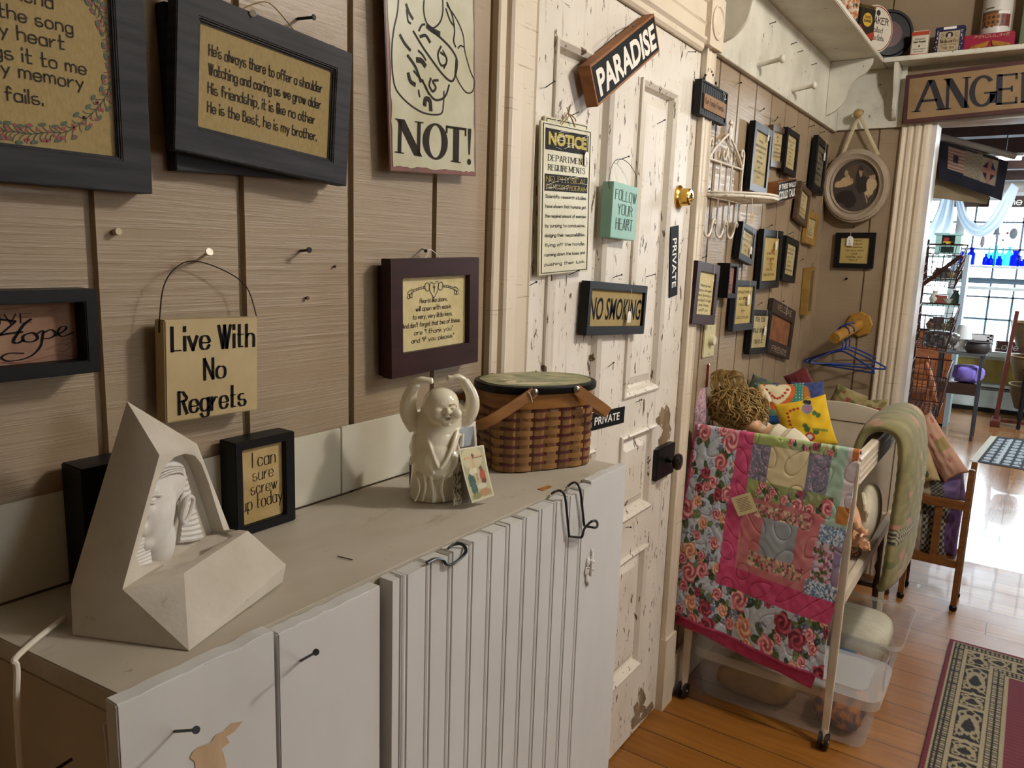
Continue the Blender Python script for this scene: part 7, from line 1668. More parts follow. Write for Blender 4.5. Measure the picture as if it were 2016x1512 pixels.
px_cushion('cushion', 'dark red cushion standing in the corner behind the blue one', 'cushion', 1580, 762, 3.15, 46, 70, .05, plain('58161c'), roll=.55, pitch=-.2, grp=GP)
px_cushion('cushion', 'purple and green loop-edged cushion behind the heart cushion', 'cushion', 1500, 772, 3.02, 58, 56, .06, mott('38305a', '5a6a30', 16), roll=-.3, pitch=-.2, grp=GP)
# floral bolster and stick
px_cushion('bolster', 'pink sprigged bolster with striped end beside the doll hair', 'bolster', 1368, 812, 2.50, 46, 96, .08, lambda U, V: np.where(((V < .30) & (np.sin(V*90) > 0))[..., None], np.array(lin('8d9474')), mott('a98a94', 'b89aa2', 40, ['74465c', 'c8b0b4'], 200, .02, 3)(U, V)), roll=.12, yaw=.3)
a, b = at(1349, 752, 0, 2.52), at(1378, 772, 0, 2.60); m = MB(); d = (a-b); m.tube([Vector((0, 0, 0)), d*.9], .010, 10); m.tube([d*.86, d*1.0], [.012, .007], 8); o = m.build('wooden_stick', mat('tan_stick', '8a6a40', '6b4e2c', rough=.6, scale=(20, 20, 20)), None, smooth=True); o.location = b; tag(o, 'tan wooden stick with a dark tip poking out above the bolster', 'stick')
# ---- dolls
M_SKIN = mat('vinyl_doll_skin', 'c79a78', 'bb8a66', rough=.4, scale=(30, 30, 30)); M_HAIR = mat('tangled_dull_blond_hair', 'ac8d50', '766034', rough=.6, scale=(40, 40, 40), lo=.3, hi=.7)
M_DRESS = mat('white_doll_dress', 'cdc3ac', 'bfb49b', rough=.9, scale=(30, 30, 30), bump=.3, bscale=(60, 60, 60), bdist=.003)
hc = at(1462, 806, 0, 2.56); s_ = mpp(hc)
dl = empty('doll', 'doll with messy blond curls lying face away at the near end of the crib', 'doll', loc=hc)
tr = Vector((0, -1, 0)); upv = Vector((0, 0, 1)); tw = Vector((-1, 0, 0))
def D(px, py, d=0): return at(px, py, 0, 2.56-d)-hc
m = MB(); m.sphere(D(1462, 808), (.055, .075, .062), 20, 14); m.sphere(D(1484, 836, .01), (.040, .034, .030), 14, 10); m.sphere(D(1494, 826, .012), (.012, .012, .010), 10, 8)
m.tube([D(1496, 844), D(1520, 860), D(1550, 880)], [.028, .04, .05], 14)
m.build('body', M_SKIN, dl, smooth=True)
m = MB(); rr = random.Random(12)
m.sphere(D(1452, 800), (.066, .088, .066), 20, 14)
m.build('hair', M_HAIR, dl, smooth=True)
m = MB(); hcen = D(1452, 800)
for k in range(420):
    th = rr.uniform(0, 2*PI); el = rr.uniform(-1.1, 1.45); amp = rr.uniform(.004, .010); fq = rr.uniform(5, 9); ph = rr.uniform(0, 6); pts = []
    for j in range(9):
        t_ = j/8; a = th+1.0*t_+.25*math.sin(ph+t_*4); e = el-.85*t_
        rr_ = 1.06+.10*rr.random()*0+.05*t_; d = Vector((math.cos(e)*math.cos(a)*.066, math.cos(e)*math.sin(a)*.088, math.sin(e)*.066))*rr_
        pts.append(hcen+d+Vector((math.sin(fq*t_+ph), math.cos(fq*t_*1.1+ph), math.sin(fq*t_*.9+2*ph)))*amp)
    m.tube(smooth_pts(pts, 2), .0022, 4)
for k in range(26):
    q = D(1404+rr.uniform(0, 34), 762+rr.uniform(-8, 10), .03); a = rr.uniform(-.5, .5)
    m.tube(smooth_pts([q, q+Vector((0, .012, .030)), q+Vector((.004, -.015+a*.02, .048)), q+Vector((.006, -.042, .036)), q+Vector((.004, -.05+a*.02, .004)), q+Vector((0, -.03, -.02))], 4), .0028, 5)
for k in range(40):
    q = D(1490+rr.uniform(-12, 14), 775+rr.uniform(0, 50), .02); s2 = rr.uniform(.006, .012); ph = rr.uniform(0, 6)
    m.tube([q+Vector((.2*s2*j/6, s2*math.cos(ph+j*.9)-.002*j, s2*math.sin(ph+j*.9)-.003*j)) for j in range(9)], .0020, 4)
m.build('curls', M_HAIR, dl, smooth=True)
m = MB(); m.tube(smooth_pts([D(1496, 842), D(1512, 852), D(1535, 866), D(1560, 884), D(1580, 910)], 3), [.030]*4+[.045]*3+[.06]*4+[.07, .07], 16); ds = m.build('dress', M_DRESS, dl, smooth=True)
m = MB(); m.tube(smooth_pts([D(1498, 770, -.02), D(1500, 800, -.02), D(1497, 830, 0)], 4), [.012, .014, .017, .02, .022, .022, .022, .022, .02], 12); m.sphere(D(1497, 768, -.02), (.012, .014, .02), 10, 8); m.build('raised_arm', mat('pale_cloth_arm', 'bfa47c', 'b09468', rough=.7), dl, smooth=True)
m = MB(); m.tube(smooth_pts([D(1490, 764, -.03), D(1505, 776, -.03), D(1511, 792, -.03)], 4), .013, 10); m.build('sleeve', M_DRESS, dl, smooth=True)
# second doll: arms and leg through the side of the crib
b0 = at(1682, 1050, 1, .37); dk = empty('doll', 'baby doll in a cream dress whose arm and foot stick out through the crib side', 'doll', loc=b0)
def E_(px, py, y=.37): return at(px, py, 1, y)-b0
m = MB(); m.tube(smooth_pts([E_(1672, 990, .40), E_(1682, 1020, .375), E_(1688, 1036, .36), E_(1697, 1046, .352)], 4), [.016, .017, .018, .0185, .018, .017, .016, .015, .014, .013, .012, .011, .0105], 12)
hnd = E_(1700, 1049, .350); m.sphere(hnd, (.013, .012, .014), 12, 8)
for k, (dx_, dz_) in enumerate(((8, -6), (9, -1), (8, 4), (5, 8))): m.tube([hnd, E_(1700+dx_*.6, 1049+dz_*.6, .347), E_(1700+dx_, 1049+dz_, .349)], [.005, .0045, .003], 8)
m.tube([hnd, E_(1696, 1054, .346), E_(1694, 1058, .346)], [.005, .0045, .003], 8)
ar = m.build('arm', M_SKIN, dk, smooth=True)
m = MB(); m.tube(smooth_pts([E_(1690, 1000, .43), E_(1697, 1018, .42), E_(1704, 1020, .41)], 4), [.017, .018, .018, .018, .017, .016, .015, .014, .012], 12); m.build('arm', M_SKIN, dk, smooth=True)
m = MB(); m.tube(smooth_pts([E_(1664, 1058, .42), E_(1680, 1060, .38), E_(1696, 1068, .355), E_(1701, 1073, .345)], 4), [.027, .028, .028, .027, .026, .024, .022, .020, .018, .016, .015, .0145, .014], 14)
ft = E_(1704, 1075, .343); m.sphere(ft, (.020, .013, .015), 14, 10)
for k in range(5): m.sphere(E_(1709+.5*k, 1068+3.4*k, .342), (.0055, .0055, .0045), 8, 6)
m.build('leg', M_SKIN, dk, smooth=True)
m = MB(); m.sphere(E_(1709, 1008, .385), (.12, .040, .10), 24, 16); m.sphere(E_(1702, 1042, .390), (.10, .032, .05), 20, 12)
for k in range(7): m.tube(smooth_pts([E_(1699+2*k, 972+6*k, .392), E_(1703+2.5*k, 1004+4*k, .374), E_(1700+2*k, 1046-2*k, .385)], 4), .007, 8)
m.build('dress', M_DRESS, dk, smooth=True)
px_cushion('cloth_bundle', 'red spotted cloth bundle under the foot of the baby doll', 'cloth', 1683, 1083, 2.80, 26, 24, .05, mott('b09080', 'bfa090', 20, ['7a2a24', '8d3a30'], 40, .06, 2), m_=M_COT)
c = at(1727, 985, 1, .44); m = MB(); m.box(-.02, .05, -.012, .012, -.03, .028); o = m.build('red_box', mat('bright_red_card', '9c1414', rough=.5), None, bevel=.002); o.location = c; tag(o, 'bright red box tucked between the doll dress and the green quilt', 'box')
# ---- plastic bins
def plastic(name, tint='c9c9c8', op=.42):
    if name in MATS: return MATS[name]
    t = NT(name); p = t.bsdf(tint, .28); tr = t.n('ShaderNodeBsdfTransparent'); mx = t.n('ShaderNodeMixShader'); mx.inputs[0].default_value = op
    t.l(tr.outputs[0], mx.inputs[1]); t.l(p.outputs[0], mx.inputs[2]); t.l(mx.outputs[0], t.out.inputs['Surface']); MATS[name] = t.m; return t.m
M_BIN = plastic('cloudy_clear_plastic', 'd0d0d0', .20); M_LID = plastic('cloudy_lid_plastic', 'd8d6d2', .36)
def rbox(b, x0, x1, y0, y1, z0, z1, r, taper=0, top=False, bottom=True, n=5):
    def loop(x0, x1, y0, y1, z):
        out = []
        for cx_, cy_, a0 in ((x1-r, y1-r, 0), (x0+r, y1-r, 90), (x0+r, y0+r, 180), (x1-r, y0+r, 270)):
            for k in range(n+1): a = math.radians(a0+90*k/n); out.append((cx_+r*math.cos(a), cy_+r*math.sin(a), z))
        return out
    A = loop(x0+taper, x1-taper, y0+taper, y1-taper, z0); B = loop(x0, x1, y0, y1, z1); k = len(A)
    fs = [(i, (i+1) % k, k+(i+1) % k, k+i) for i in range(k)]
    if bottom: fs.append(tuple(range(k-1, -1, -1)))
    if top: fs.append(tuple(range(k, 2*k)))
    b.add(A+B, fs)
def bin_(label, x0, x1, y0, y1, z0, z1, lid=True, latch=None, r=.035, rot=0):
    cx_, cy_ = (x0+x1)/2, (y0+y1)/2; hx_, hy_ = (x1-x0)/2, (y1-y0)/2
    o = empty('storage_bin', label, 'storage bin', loc=(cx_, cy_, z0), rz=rot); h = z1-z0
    m = MB(); rbox(m, -hx_, hx_, -hy_, hy_, .001, h, r, .022); m.build('tub', M_BIN, o, smooth=True, angle=40)
    m = MB(); rbox(m, -hx_-.014, hx_+.014, -hy_-.014, hy_+.014, h-.016, h+.001, r+.012, 0, bottom=False); rbox(m, -hx_-.013, hx_+.013, -hy_-.013, hy_+.013, h-.003, h+.001, r+.012, 0, bottom=False); m.build('rim', M_LID, o, smooth=True, angle=40)
    if lid:
        m = MB(); rbox(m, -hx_-.016, hx_+.016, -hy_-.016, hy_+.016, h+.002, h+.018, r+.012, 0, top=True, bottom=False); rbox(m, -hx_+.03, hx_-.03, -hy_+.03, hy_-.03, h+.0185, h+.026, r, 0, top=True, bottom=False); m.build('lid', M_LID, o, smooth=True, angle=40)
    if latch: MB().box(*latch).build('latch', mat('purple_latch_plastic', '3a2148', rough=.35), o, bevel=.003)
    return o
bA = bin_('long lidded clear bin on the floor under the crib front', 2.456, 2.725, .258, .838, .002, .172)
bC = bin_('clear bin with a purple latch behind the long lidded bin', 2.752, 2.895, .285, .60, .002, .165, lid=False, latch=(-.05, .02, -.176, -.168, .06, .15))
bB = bin_('open clear bin of white cloth, farthest back under the crib', 2.935, 3.33, .255, .60, .002, .165, lid=False)
# what is in them
def lump(name, label, c, r, m_, seed=0, n=24, k=10, wr=.12):
    rr = random.Random(seed); ph = [rr.uniform(0, 6) for _ in range(6)]
    b = MB()
    def f(u, v):
        t_ = PI*v; a = 2*PI*u; d = 1+wr*math.sin(3*a+ph[0])*math.sin(2*t_+ph[1])+wr*.6*math.sin(7*a+ph[2]+4*t_)
        e = .55; sg = lambda q: math.copysign(abs(q)**e, q)
        return (r[0]*d*sg(math.sin(t_))*sg(math.cos(a)), r[1]*d*sg(math.sin(t_))*sg(math.sin(a)), r[2]*sg(math.cos(t_)))
    b.surf(f, n, k, cu=True); o = b.build(name, m_, None, smooth=True, angle=180); o.location = c; return tag(o, label, 'cloth')
lump('folded_cloth', 'tan folded cloth inside the long lidded bin', (2.59, .650, .072), (.085, .125, .056), mat('tan_folded_cloth', '8a6c3e', '775c33', rough=.9, scale=(12, 12, 12)), 1)
lump('folded_cloth', 'rose-printed cloth at the open end of the long lidded bin', (2.59, .375, .070), (.085, .075, .054), mat('rose_print_cloth', '4c4550', 'b5774c', rough=.9, scale=(24, 24, 24), lo=.42, hi=.58, chips=[('8a4a44', (20, 20, 20), .6, .06)]), 2)
lump('folded_cloth', 'blue cloth with orange flowers inside the bin with the purple latch', (2.823, .44, .082), (.040, .125, .068), mat('blue_orange_print_cloth', '2f4a66', 'b3703c', rough=.9, scale=(16, 16, 16), lo=.5, hi=.66, chips=[('8a4650', (18, 18, 18), .6, .06)]), 3)
lump('folded_towel', 'white ribbed towel folded in the open bin', (3.135, .43, .088), (.150, .130, .074), mat('white_ribbed_towel', 'c6c2ae', 'b8b39e', rough=.95, scale=(90, 20, 20), bump=.4, bscale=(90, 12, 12)), 4, wr=.05)
# dark turned leg table behind the crib
M_DARKWOOD = mat('dark_walnut', '2b1a12', '3b2417', rough=.4, scale=(12, 12, 60))
sd = empty('side_table', 'small dark table with turned legs half hidden behind the crib', 'table', loc=(3.72, .575, 0))
for lx, ly in ((.10, -.16), (.10, .12), (-.16, .12), (-.16, -.16)):
    MB().lathe([(.016, 0), (.020, .01), (.014, .03), (.022, .07), (.024, .15), (.017, .19), (.026, .22), (.017, .25), (.027, .34), (.020, .44), (.026, .52), (.019, .70), (.026, .83)], (lx, ly, 0), 16).build('leg', M_DARKWOOD, sd, smooth=True, angle=50)
MB().box(-.20, .14, -.20, .16, .831, .86).build('table_top', M_DARKWOOD, sd, bevel=.003)
MB().box(-.17, -.15, -.15, .11, .12, .14).build('stretcher', M_DARKWOOD, sd)
# ---- doll bed piled with pillows
M_OAK = mat('golden_oak', '7a4e26', '5f3a1a', rough=.4, scale=(10, 10, 60))
bed = empty('doll_bed', 'small oak doll bed heaped with floral pillows in front of the doorway', 'bed', loc=(3.82, .13, 0)); BO = Vector((3.82, .13, 0))
def bdm(fn, name, m_=None, par=None, **k):
    b = MB(); b.M = Matrix.Translation(-BO); fn(b); return b.build(name, m_ or M_OAK, par or bed, **k)
for x, y, zt in ((3.82, .135, .66), (3.82, .350, .56), (3.99, .135, .66), (3.99, .350, .56)):
    bdm(lambda b: b.box(x-.012, x+.012, y-.012, y+.012, .025, zt), 'leg', bevel=.003)
    bdm(lambda b: b.lathe([(.013, 0), (.016, .008), (.016, .02), (.010, .026)], (x, y, 0), 14), 'foot', M_IRON, smooth=True)
for x in (3.82, 3.99):
    bdm(lambda b: b.box(x-.010, x+.010, .1475, .3375, .470, .510), 'rail', bevel=.002); bdm(lambda b: b.box(x-.010, x+.010, .1475, .3375, .200, .235), 'rail', bevel=.002)
    bdm(lambda b: b.box(x-.006, x+.006, .225, .255, .2355, .4695), 'slat', bevel=.001)
for y in (.135, .350): bdm(lambda b: b.box(3.833, 3.977, y-.008, y+.008, .205, .235), 'side_rail')
bdm(lambda b: b.box(3.832, 3.978, .15, .335, .212, .224), 'bed_board')
GB = 'pillows heaped on the doll bed'
chk_ = lambda a, b, f: (lambda U, V: np.where((((np.floor(U*f)+np.floor(V*f)) % 2) > 0)[..., None], np.array(lin(a)), np.array(lin(b)))*np.ones(U.shape+(3,)))
px_cushion('pillow', 'cream and black checked pillow inside the frame of the doll bed', 'pillow', 1826, 1040, 3.90, 74, 110, .10, lambda U, V: np.where((U > .35)[..., None], chk_('23232a', '8d8878', 16)(U, V), np.array(lin('b3a58c'))), roll=.05, grp=GB)
px_cushion('pillow', 'purple ruffled pillow at the open end of the doll bed', 'pillow', 1866, 1046, 3.92, 40, 104, .09, mott('4a3458', '63487a', 20), grp=GB)
px_cushion('pillow', 'patchwork pillow of white, plaid and lavender on the doll bed top', 'pillow', 1845, 954, 3.88, 98, 66, .10, lambda U, V: np.where((U < .38)[..., None], np.array(lin('b0a085')), np.where((U < .62)[..., None], chk_('25262c', '7d7a70', 18)(U, V), mott('5c4a78', '7a6a98', 14)(U, V))), roll=.2, grp=GB)
def flp(U, V):
    Cc = mott('a8946c', 'b5a27a', 10)(U, V); 
    for x, y, r, c in ((.5, .3, .10, '3c4a2a'), (.62, .22, .08, '3c4a2a'), (.4, .46, .07, '7a2a2c'), (.55, .5, .05, '7a2a2c'), (.3, .7, .08, '8a5a48'), (.7, .75, .07, '5a6038')): Cc[(U-x)**2+((V-y)*.8)**2 < r*r] = lin(c)
    return Cc
px_cushion('pillow', 'cream pillow with green leaves and red buds beside the green quilt', 'pillow', 1811, 906, 3.80, 50, 92, .09, flp, roll=.35, grp=GB, nu=50, nv=50)
px_cushion('pillow', 'faded pink pillow with a sewn patch leaning toward the doorway', 'pillow', 1846, 880, 3.82, 48, 136, .09, lambda U, V: np.where((((U > .48) & (U < .95) & (V > .44) & (V < .62)))[..., None], np.array(lin('8d7d50')), mott('ad8470', 'b8937c', 8, ['a0605c'], 10, .05, 3)(U, V)), roll=.62, grp=GB, nu=50, nv=50)
px_cushion('pillow', 'pale blue pillow edge between the leafy and the pink pillow', 'pillow', 1826, 862, 3.90, 34, 92, .06, plain('7f8a96'), roll=.62, grp=GB)
px_cushion('pillow', 'red and green floral pillow behind the crib headboard', 'pillow', 1668, 790, 3.56, 62, 50, .08, mott('7d7048', '8d7f58', 14, ['7a3430', '5a5a30'], 14, .10, 5), roll=-.35, grp=GB)
px_cushion('pillow', 'faded floral pillow lying behind the crib post', 'pillow', 1716, 806, 3.60, 60, 40, .08, mott('85774f', '94855e', 14, ['74302c', '6a6038'], 14, .10, 6), roll=.15, grp=GB)
# ---- rug with black scroll border
nu, nv = 330, 300
rx0, rx1, ry0, ry1 = 1.75, 3.487, -.95, .118
U, V = np.meshgrid(np.linspace(0, 1, nu), np.linspace(0, 1, nv)); Y = ry1+(ry0-ry1)*U; X = rx1+(rx0-rx1)*V
d_side = ry1-Y; d_end = rx1-X; d = np.minimum(d_side, d_end); along = np.where(d_side < d_end, X, Y)
C = np.ones(U.shape+(3,))*np.array(lin('5e2430')); C *= (1+.10*(NR.rand(*U.shape)[..., None]-.5)+.06*np.sin(X*400)[..., None])
cream, blk, mar = np.array(lin('8d8168')), np.array(lin('1c1a1a')), np.array(lin('56222c'))
def bandm(a, b): return (d >= a) & (d < b)
C[bandm(0, .014) & (d_side < .014)] = lin('5a1c26')
for a, b, c in ((.014, .020, cream), (.020, .026, blk), (.026, .034, cream), (.034, .040, blk), (.040, .052, cream), (.052, .058, blk), (.058, .070, cream), (.148, .160, cream), (.160, .165, blk), (.165, .177, cream), (.177, .182, blk), (.182, .196, cream), (.196, .200, blk), (.200, .212, cream)):
    mm = bandm(a, b) & ~((d_side < .014)); C[mm] = c*(1+.2*(NR.rand(mm.sum(), 1)-.5))
mm = bandm(.026, .052) & (np.sin(along*420) > .2); C[mm] = blk
mm = bandm(.165, .200) & (np.sin(along*420+1) > .3); C[mm] = blk
mb_ = bandm(.070, .148); C[mb_] = blk
q = (d-.109)/.039; per = (along % .34)/.34; big_ = per < .68; pp_ = np.where(big_, per/.68, (per-.68)/.32)
a1 = np.sin(pp_*PI*4+3.2*np.abs(q)**1.3*np.sin(pp_*PI*2)); sc = (np.abs(np.sin(pp_*PI*3+2.6*np.abs(q)-.6*np.cos(pp_*9))) < .33) | (np.abs(np.hypot(q*.9, (pp_-.5)*2.4)-.62) < .10) | (np.abs(np.hypot(np.abs(q)-.55, ((pp_*2) % 1-.5)*1.4)-.26) < .09)
C[mb_ & sc & (np.abs(q) < .92)] = cream*.9
gap = mb_ & ((np.abs(per-.68) < .022) | (per < .022) | (per > .978)); C[gap] = cream
P = np.stack([X, Y, np.full(U.shape, .006)+.0006*np.sin(X*300)], -1)
ro = vgrid('area_rug', P, C, vmat('woven_rug', rough=.95, bump=.5, bscale=500, bdist=.001), None, solid=-.005); tag(ro, 'maroon rug with a black and cream scroll border on the floorboards', 'rug')
# ------------------------------------------------------------------ the room through the doorway
XW = 9.6
M_W2 = mat('pale_grey_wall_paint', 'b9b4ac', 'aaa59d', rough=.7); M_BEAM = mat('dark_brown_beam', '2a1712', '38201a', rough=.6, scale=(4, 30, 30))
M_PALEBLUE = mat('white_window_paint', 'c8cccd', 'bcc1c3', rough=.5)
ww = MB(); ww.box(XW, XW+.12, -3.2, 2.4, 0, .66); ww.box(XW, XW+.12, -3.2, 2.4, 2.25, 2.6); ww.box(XW, XW+.12, 1.62, 2.4, .66, 2.25); ww.box(XW, XW+.12, -3.2, -1.2, .66, 2.25)
struct(ww.build('wall_window', M_W2))
struct(MB().box(L+.14, XW+.12, 2.36, 2.4, 0, 2.6).build('wall_far_side', M_W2))
struct(MB().box(L+.14, XW+.12, -3.24, -3.2, 0, 2.6).build('wall_far_right', M_W2))
struct(MB().box(L+.14, XW+.12, -3.2, 2.4, 2.55, 2.6).build('ceiling', M_BEAM))
struct(MB().box(L+.13, L+.14, .53, 2.4, 0, 2.6).build('wall_return', M_W2))
bm_ = MB()
for x in (4.9, 5.9, 6.9, 7.9, 8.9): bm_.box(x, x+.12, -3.1, 2.3, 2.36, 2.549)
struct(bm_.build('ceiling_beam', M_BEAM))
wf = MB(); wf.box(XW-.03, XW-.0005, .715, .80, .63, 2.28); wf.box(XW-.03, XW-.0005, 1.54, 1.62, .63, 2.28); wf.box(XW-.03, XW-.0005, -1.28, -1.2, .63, 2.28); wf.box(XW-.03, XW-.0005, -1.3, 1.64, 2.22, 2.30); wf.box(XW-.09, XW-.0005, -1.3, 1.64, .60, .655)
win = struct(wf.build('window_1', M_PALEBLUE)); 
mu = MB()
for y in (1.33, 1.07, .63, .41, .195, -.02, -.24, -.46, -.68, -.9): mu.box(XW+.03, XW+.05, y-.010, y+.010, .655, 2.22)
for z in (.985, 1.22, 1.72, 2.0): mu.box(XW+.03, XW+.05, -1.2, 1.54, z-.010, z+.010)
mu.box(XW+.02, XW+.06, -1.2, 1.54, 1.36, 1.42)
mt_ = mu.build('muntin', mat('blue_grey_sash_paint', '5e6c78', rough=.5), win)
MB().poly([(XW+.055, -1.2, .655), (XW+.055, 1.54, .655), (XW+.055, 1.54, 2.22), (XW+.055, -1.2, 2.22)]).build('pane', M_GLASS, win)
# snowy street outside
struct(MB().box(XW+.6, 40, -14, 16, -.4, -.35).build('street_ground', mat('snow', 'd8dee6', rough=.9)))
car = empty('car', 'pale parked car outside the window', 'car', loc=(13.6, .1, -.35))
M_CAR = mat('pale_car_paint', 'e4ecf0', rough=.3)
cp = [(-2.0, .35), (-2.05, .75), (-1.75, .92), (-1.0, 1.0), (-.55, 1.42), (.75, 1.45), (1.35, 1.02), (2.0, .92), (2.1, .6), (2.05, .35)]
m = MB(); m.prism([(a, b) for a, b in cp], 0, 1.6, 'x'); m.build('body', M_CAR, car, bevel=.05)
m = MB(); m.prism([(-.92, 1.02), (-.50, 1.36), (.70, 1.39), (1.2, 1.02)], -.012, -.002, 'x'); m.build('window', mat('blue_car_window', '7fb4cc', rough=.1), car)
for y in (-1.25, 1.3):
    w_ = MB(); w_.cyl((-.03, y, .33), (.22, y, .33), .33, n=28); wo = w_.build('wheel', mat('dark_tyre', '2e5468', rough=.7), car, smooth=True, angle=40)
    MB().cyl((-.034, y, .33), (-.028, y, .33), .20, n=20).build('hubcap', mat('hubcap', 'b5c2ca', rough=.3), wo)
# radiator along the window wall and the yellowish panel
rd = empty('baseboard_heater', 'long white baseboard heater under the window', 'heater', loc=(XW-.07, -.2, 0))
MB().box(-.02, .065, -1.0, .92, .05, .24).build('cover', M_PALEBLUE, rd, bevel=.006); MB().box(-.025, -.018, -1.0, .92, .262, .275).build('louvre', M_IRON, rd); MB().box(.01, .065, -1.0, .92, .0, .05).build('shade_bar', M_IRON, rd); MB().box(-.022, .065, -1.0, .92, .255, .30).build('top_cover', M_PALEBLUE, rd)  # black bar below the cover stands in for the shade there
MB_ = MB().box(XW-.012, XW-.001, -.9, .78, .31, .56); struct(MB_.build('wall_panel', mat('ochre_wall_panel', '8d7434', '7d652a', rough=.6)))
# glass shelf with bottles
SX = XW-.30; zs = at(1950, 523, 0, SX).z
bs = empty('bottle_shelf', 'white shelf across the window holding blue bottles', 'shelf', loc=(SX, 0, zs)); MB().box(-.07, .07, -1.2, .715, -.025, 0).build('shelf_board', M_PALEBLUE, bs, bevel=.003)
for y in (.68, -.4, -1.15): MB().box(-.01, .29, y-.012, y+.012, -.05, -.026).build('bracket', M_PALEBLUE, bs)
s2 = empty('bottle_shelf', 'lower white shelf across the window below the blue bottles', 'shelf', loc=(SX, 0, at(1950, 565, 0, SX).z)); MB().box(-.07, .07, -1.2, .69, -.03, 0).build('shelf_board', M_PALEBLUE, s2, bevel=.003)
for y in (.65, -.4, -1.15): MB().box(-.01, .29, y-.012, y+.012, -.055, -.031).build('bracket', M_PALEBLUE, s2)
def bglass(name, c):
    if name in MATS: return MATS[name]
    t = NT(name); tr = t.n('ShaderNodeBsdfTransparent'); tr.inputs[0].default_value = (*lin(c), 1); p = t.bsdf(c, .1)
    mx = t.n('ShaderNodeMixShader'); mx.inputs[0].default_value = .25; t.l(tr.outputs[0], mx.inputs[1]); t.l(p.outputs[0], mx.inputs[2]); t.l(mx.outputs[0], t.out.inputs['Surface']); MATS[name] = t.m; return t.m
COB, AQ, CLR = bglass('cobalt_glass', '2038d0'), bglass('aqua_glass', '60d8e4'), bglass('pale_clear_glass', 'd8ecf0')
def bottle(px, w, htop, m_, label, sq=False, dx=0, grp=None):
    p = at(px, 520, 0, SX+dx); s_ = mpp(p); r = w*s_/2; h = (520-htop)*s_
    o = empty('bottle', label, 'bottle', loc=(SX+dx, p.y, zs+.0008), group='glass bottles on the window shelf')
    if sq: pr = [(.001, 0), (r*.95, .002), (r, .006), (r, h*.66), (r*.8, h*.72), (r*.55, h*.76), (r*.55, h*.9), (r*.7, h*.92), (r*.7, h), (.001, h)]
    else: pr = [(.001, 0), (r*.95, .002), (r, .006), (r, h*.55), (r*.85, h*.64), (r*.42, h*.74), (r*.34, h*.90), (r*.45, h*.92), (r*.45, h), (.001, h)]
    MB().lathe(pr, (0, 0, 0), 8 if sq else 16).build('glass_body', m_, o, smooth=True, angle=40); return o
BL = [(1893, 11, 494, COB, 'cobalt bottle, first on the window shelf from the hutch', 1, 0), (1900, 8, 489, AQ, 'slim aqua bottle behind the first cobalt bottles', 0, .03), (1910, 14, 486, COB, 'square cobalt jar with a band, beside the first bottles', 1, -.02), (1929, 17, 482, CLR, 'clear glass bottle between two groups of blue ones', 0, 0),
 (1939, 10, 497, COB, 'small round-shouldered cobalt bottle next to the clear one', 0, -.03), (1944, 8, 484, AQ, 'slim aqua bottle behind the small cobalt one', 0, .03), (1949, 10, 500, COB, 'short cobalt bottle before the tall aqua one', 0, -.03), (1957, 15, 481, AQ, 'tall aqua bottle in the middle of the shelf', 0, .02), (1966, 11, 501, COB, 'squat cobalt jar before the tall aqua bottle', 1, -.03), (1971, 9, 484, AQ, 'slim pale aqua bottle after the squat cobalt jar', 0, .03), (1984, 15, 482, AQ, 'broad aqua flask next to the largest cobalt jug', 0, 0), (1998, 20, 490, COB, 'largest cobalt jug with a white band', 1, -.01), (2014, 9, 505, COB, 'small cobalt jar at the edge of view', 1, 0)]
for a in BL: bottle(a[0], a[1], a[2], a[3], a[4], bool(a[5]), a[6])
# things hanging in the window
def hang(px, py0, py1, wpx, kind, label, m_):
    p = at(px, py0, 0, SX+.12); q = at(px, py1, 0, SX+.12); s_ = mpp(p); h = p.z-q.z; r = wpx*s_/2
    o = empty('hanging_ornament', label, 'ornament', loc=p, group='ornaments hanging in the window')
    m = MB()
    if kind == 'bell': m.lathe([(.001, 0), (r*.5, -.006), (r*.7, -h*.45), (r*1.1, -h*.72), (r*1.1, -h*.74), (.001, -h*.74)], n=14); m.lathe([(r*.2, -h*.74), (r*.35, -h), (.001, -h)], n=8)
    else: m.sphere((0, 0, -h/2), (.006, r, h/2), 18, 12)
    m.build('body', m_, o, smooth=True)
    MB().cyl((0, 0, 0), (0, 0, min(2.2-p.z, .30)), .0015, n=5).build('string', M_STRING, o)
M_ORN = mat('grey_pottery', '6a6e74', rough=.5)
hang(1964, 446, 468, 13, 'bell', 'grey pottery bell hanging in the window', M_ORN); hang(1997, 449, 471, 14, 'disc', 'grey oval disc hanging beside the bell', M_ORN); hang(1936, 464, 488, 8, 'disc', 'slim pinkish oval hanging behind the bottles', mat('dusty_pink_pottery', '8a7a7a', rough=.5)); hang(1984, 456, 462, 5, 'disc', 'tiny red heart charm in the window', mat('dull_red_charm', '9a4a40', rough=.5)); hang(1975, 470, 476, 5, 'bell', 'tiny dark bell hanging under the red charm', M_IRON)
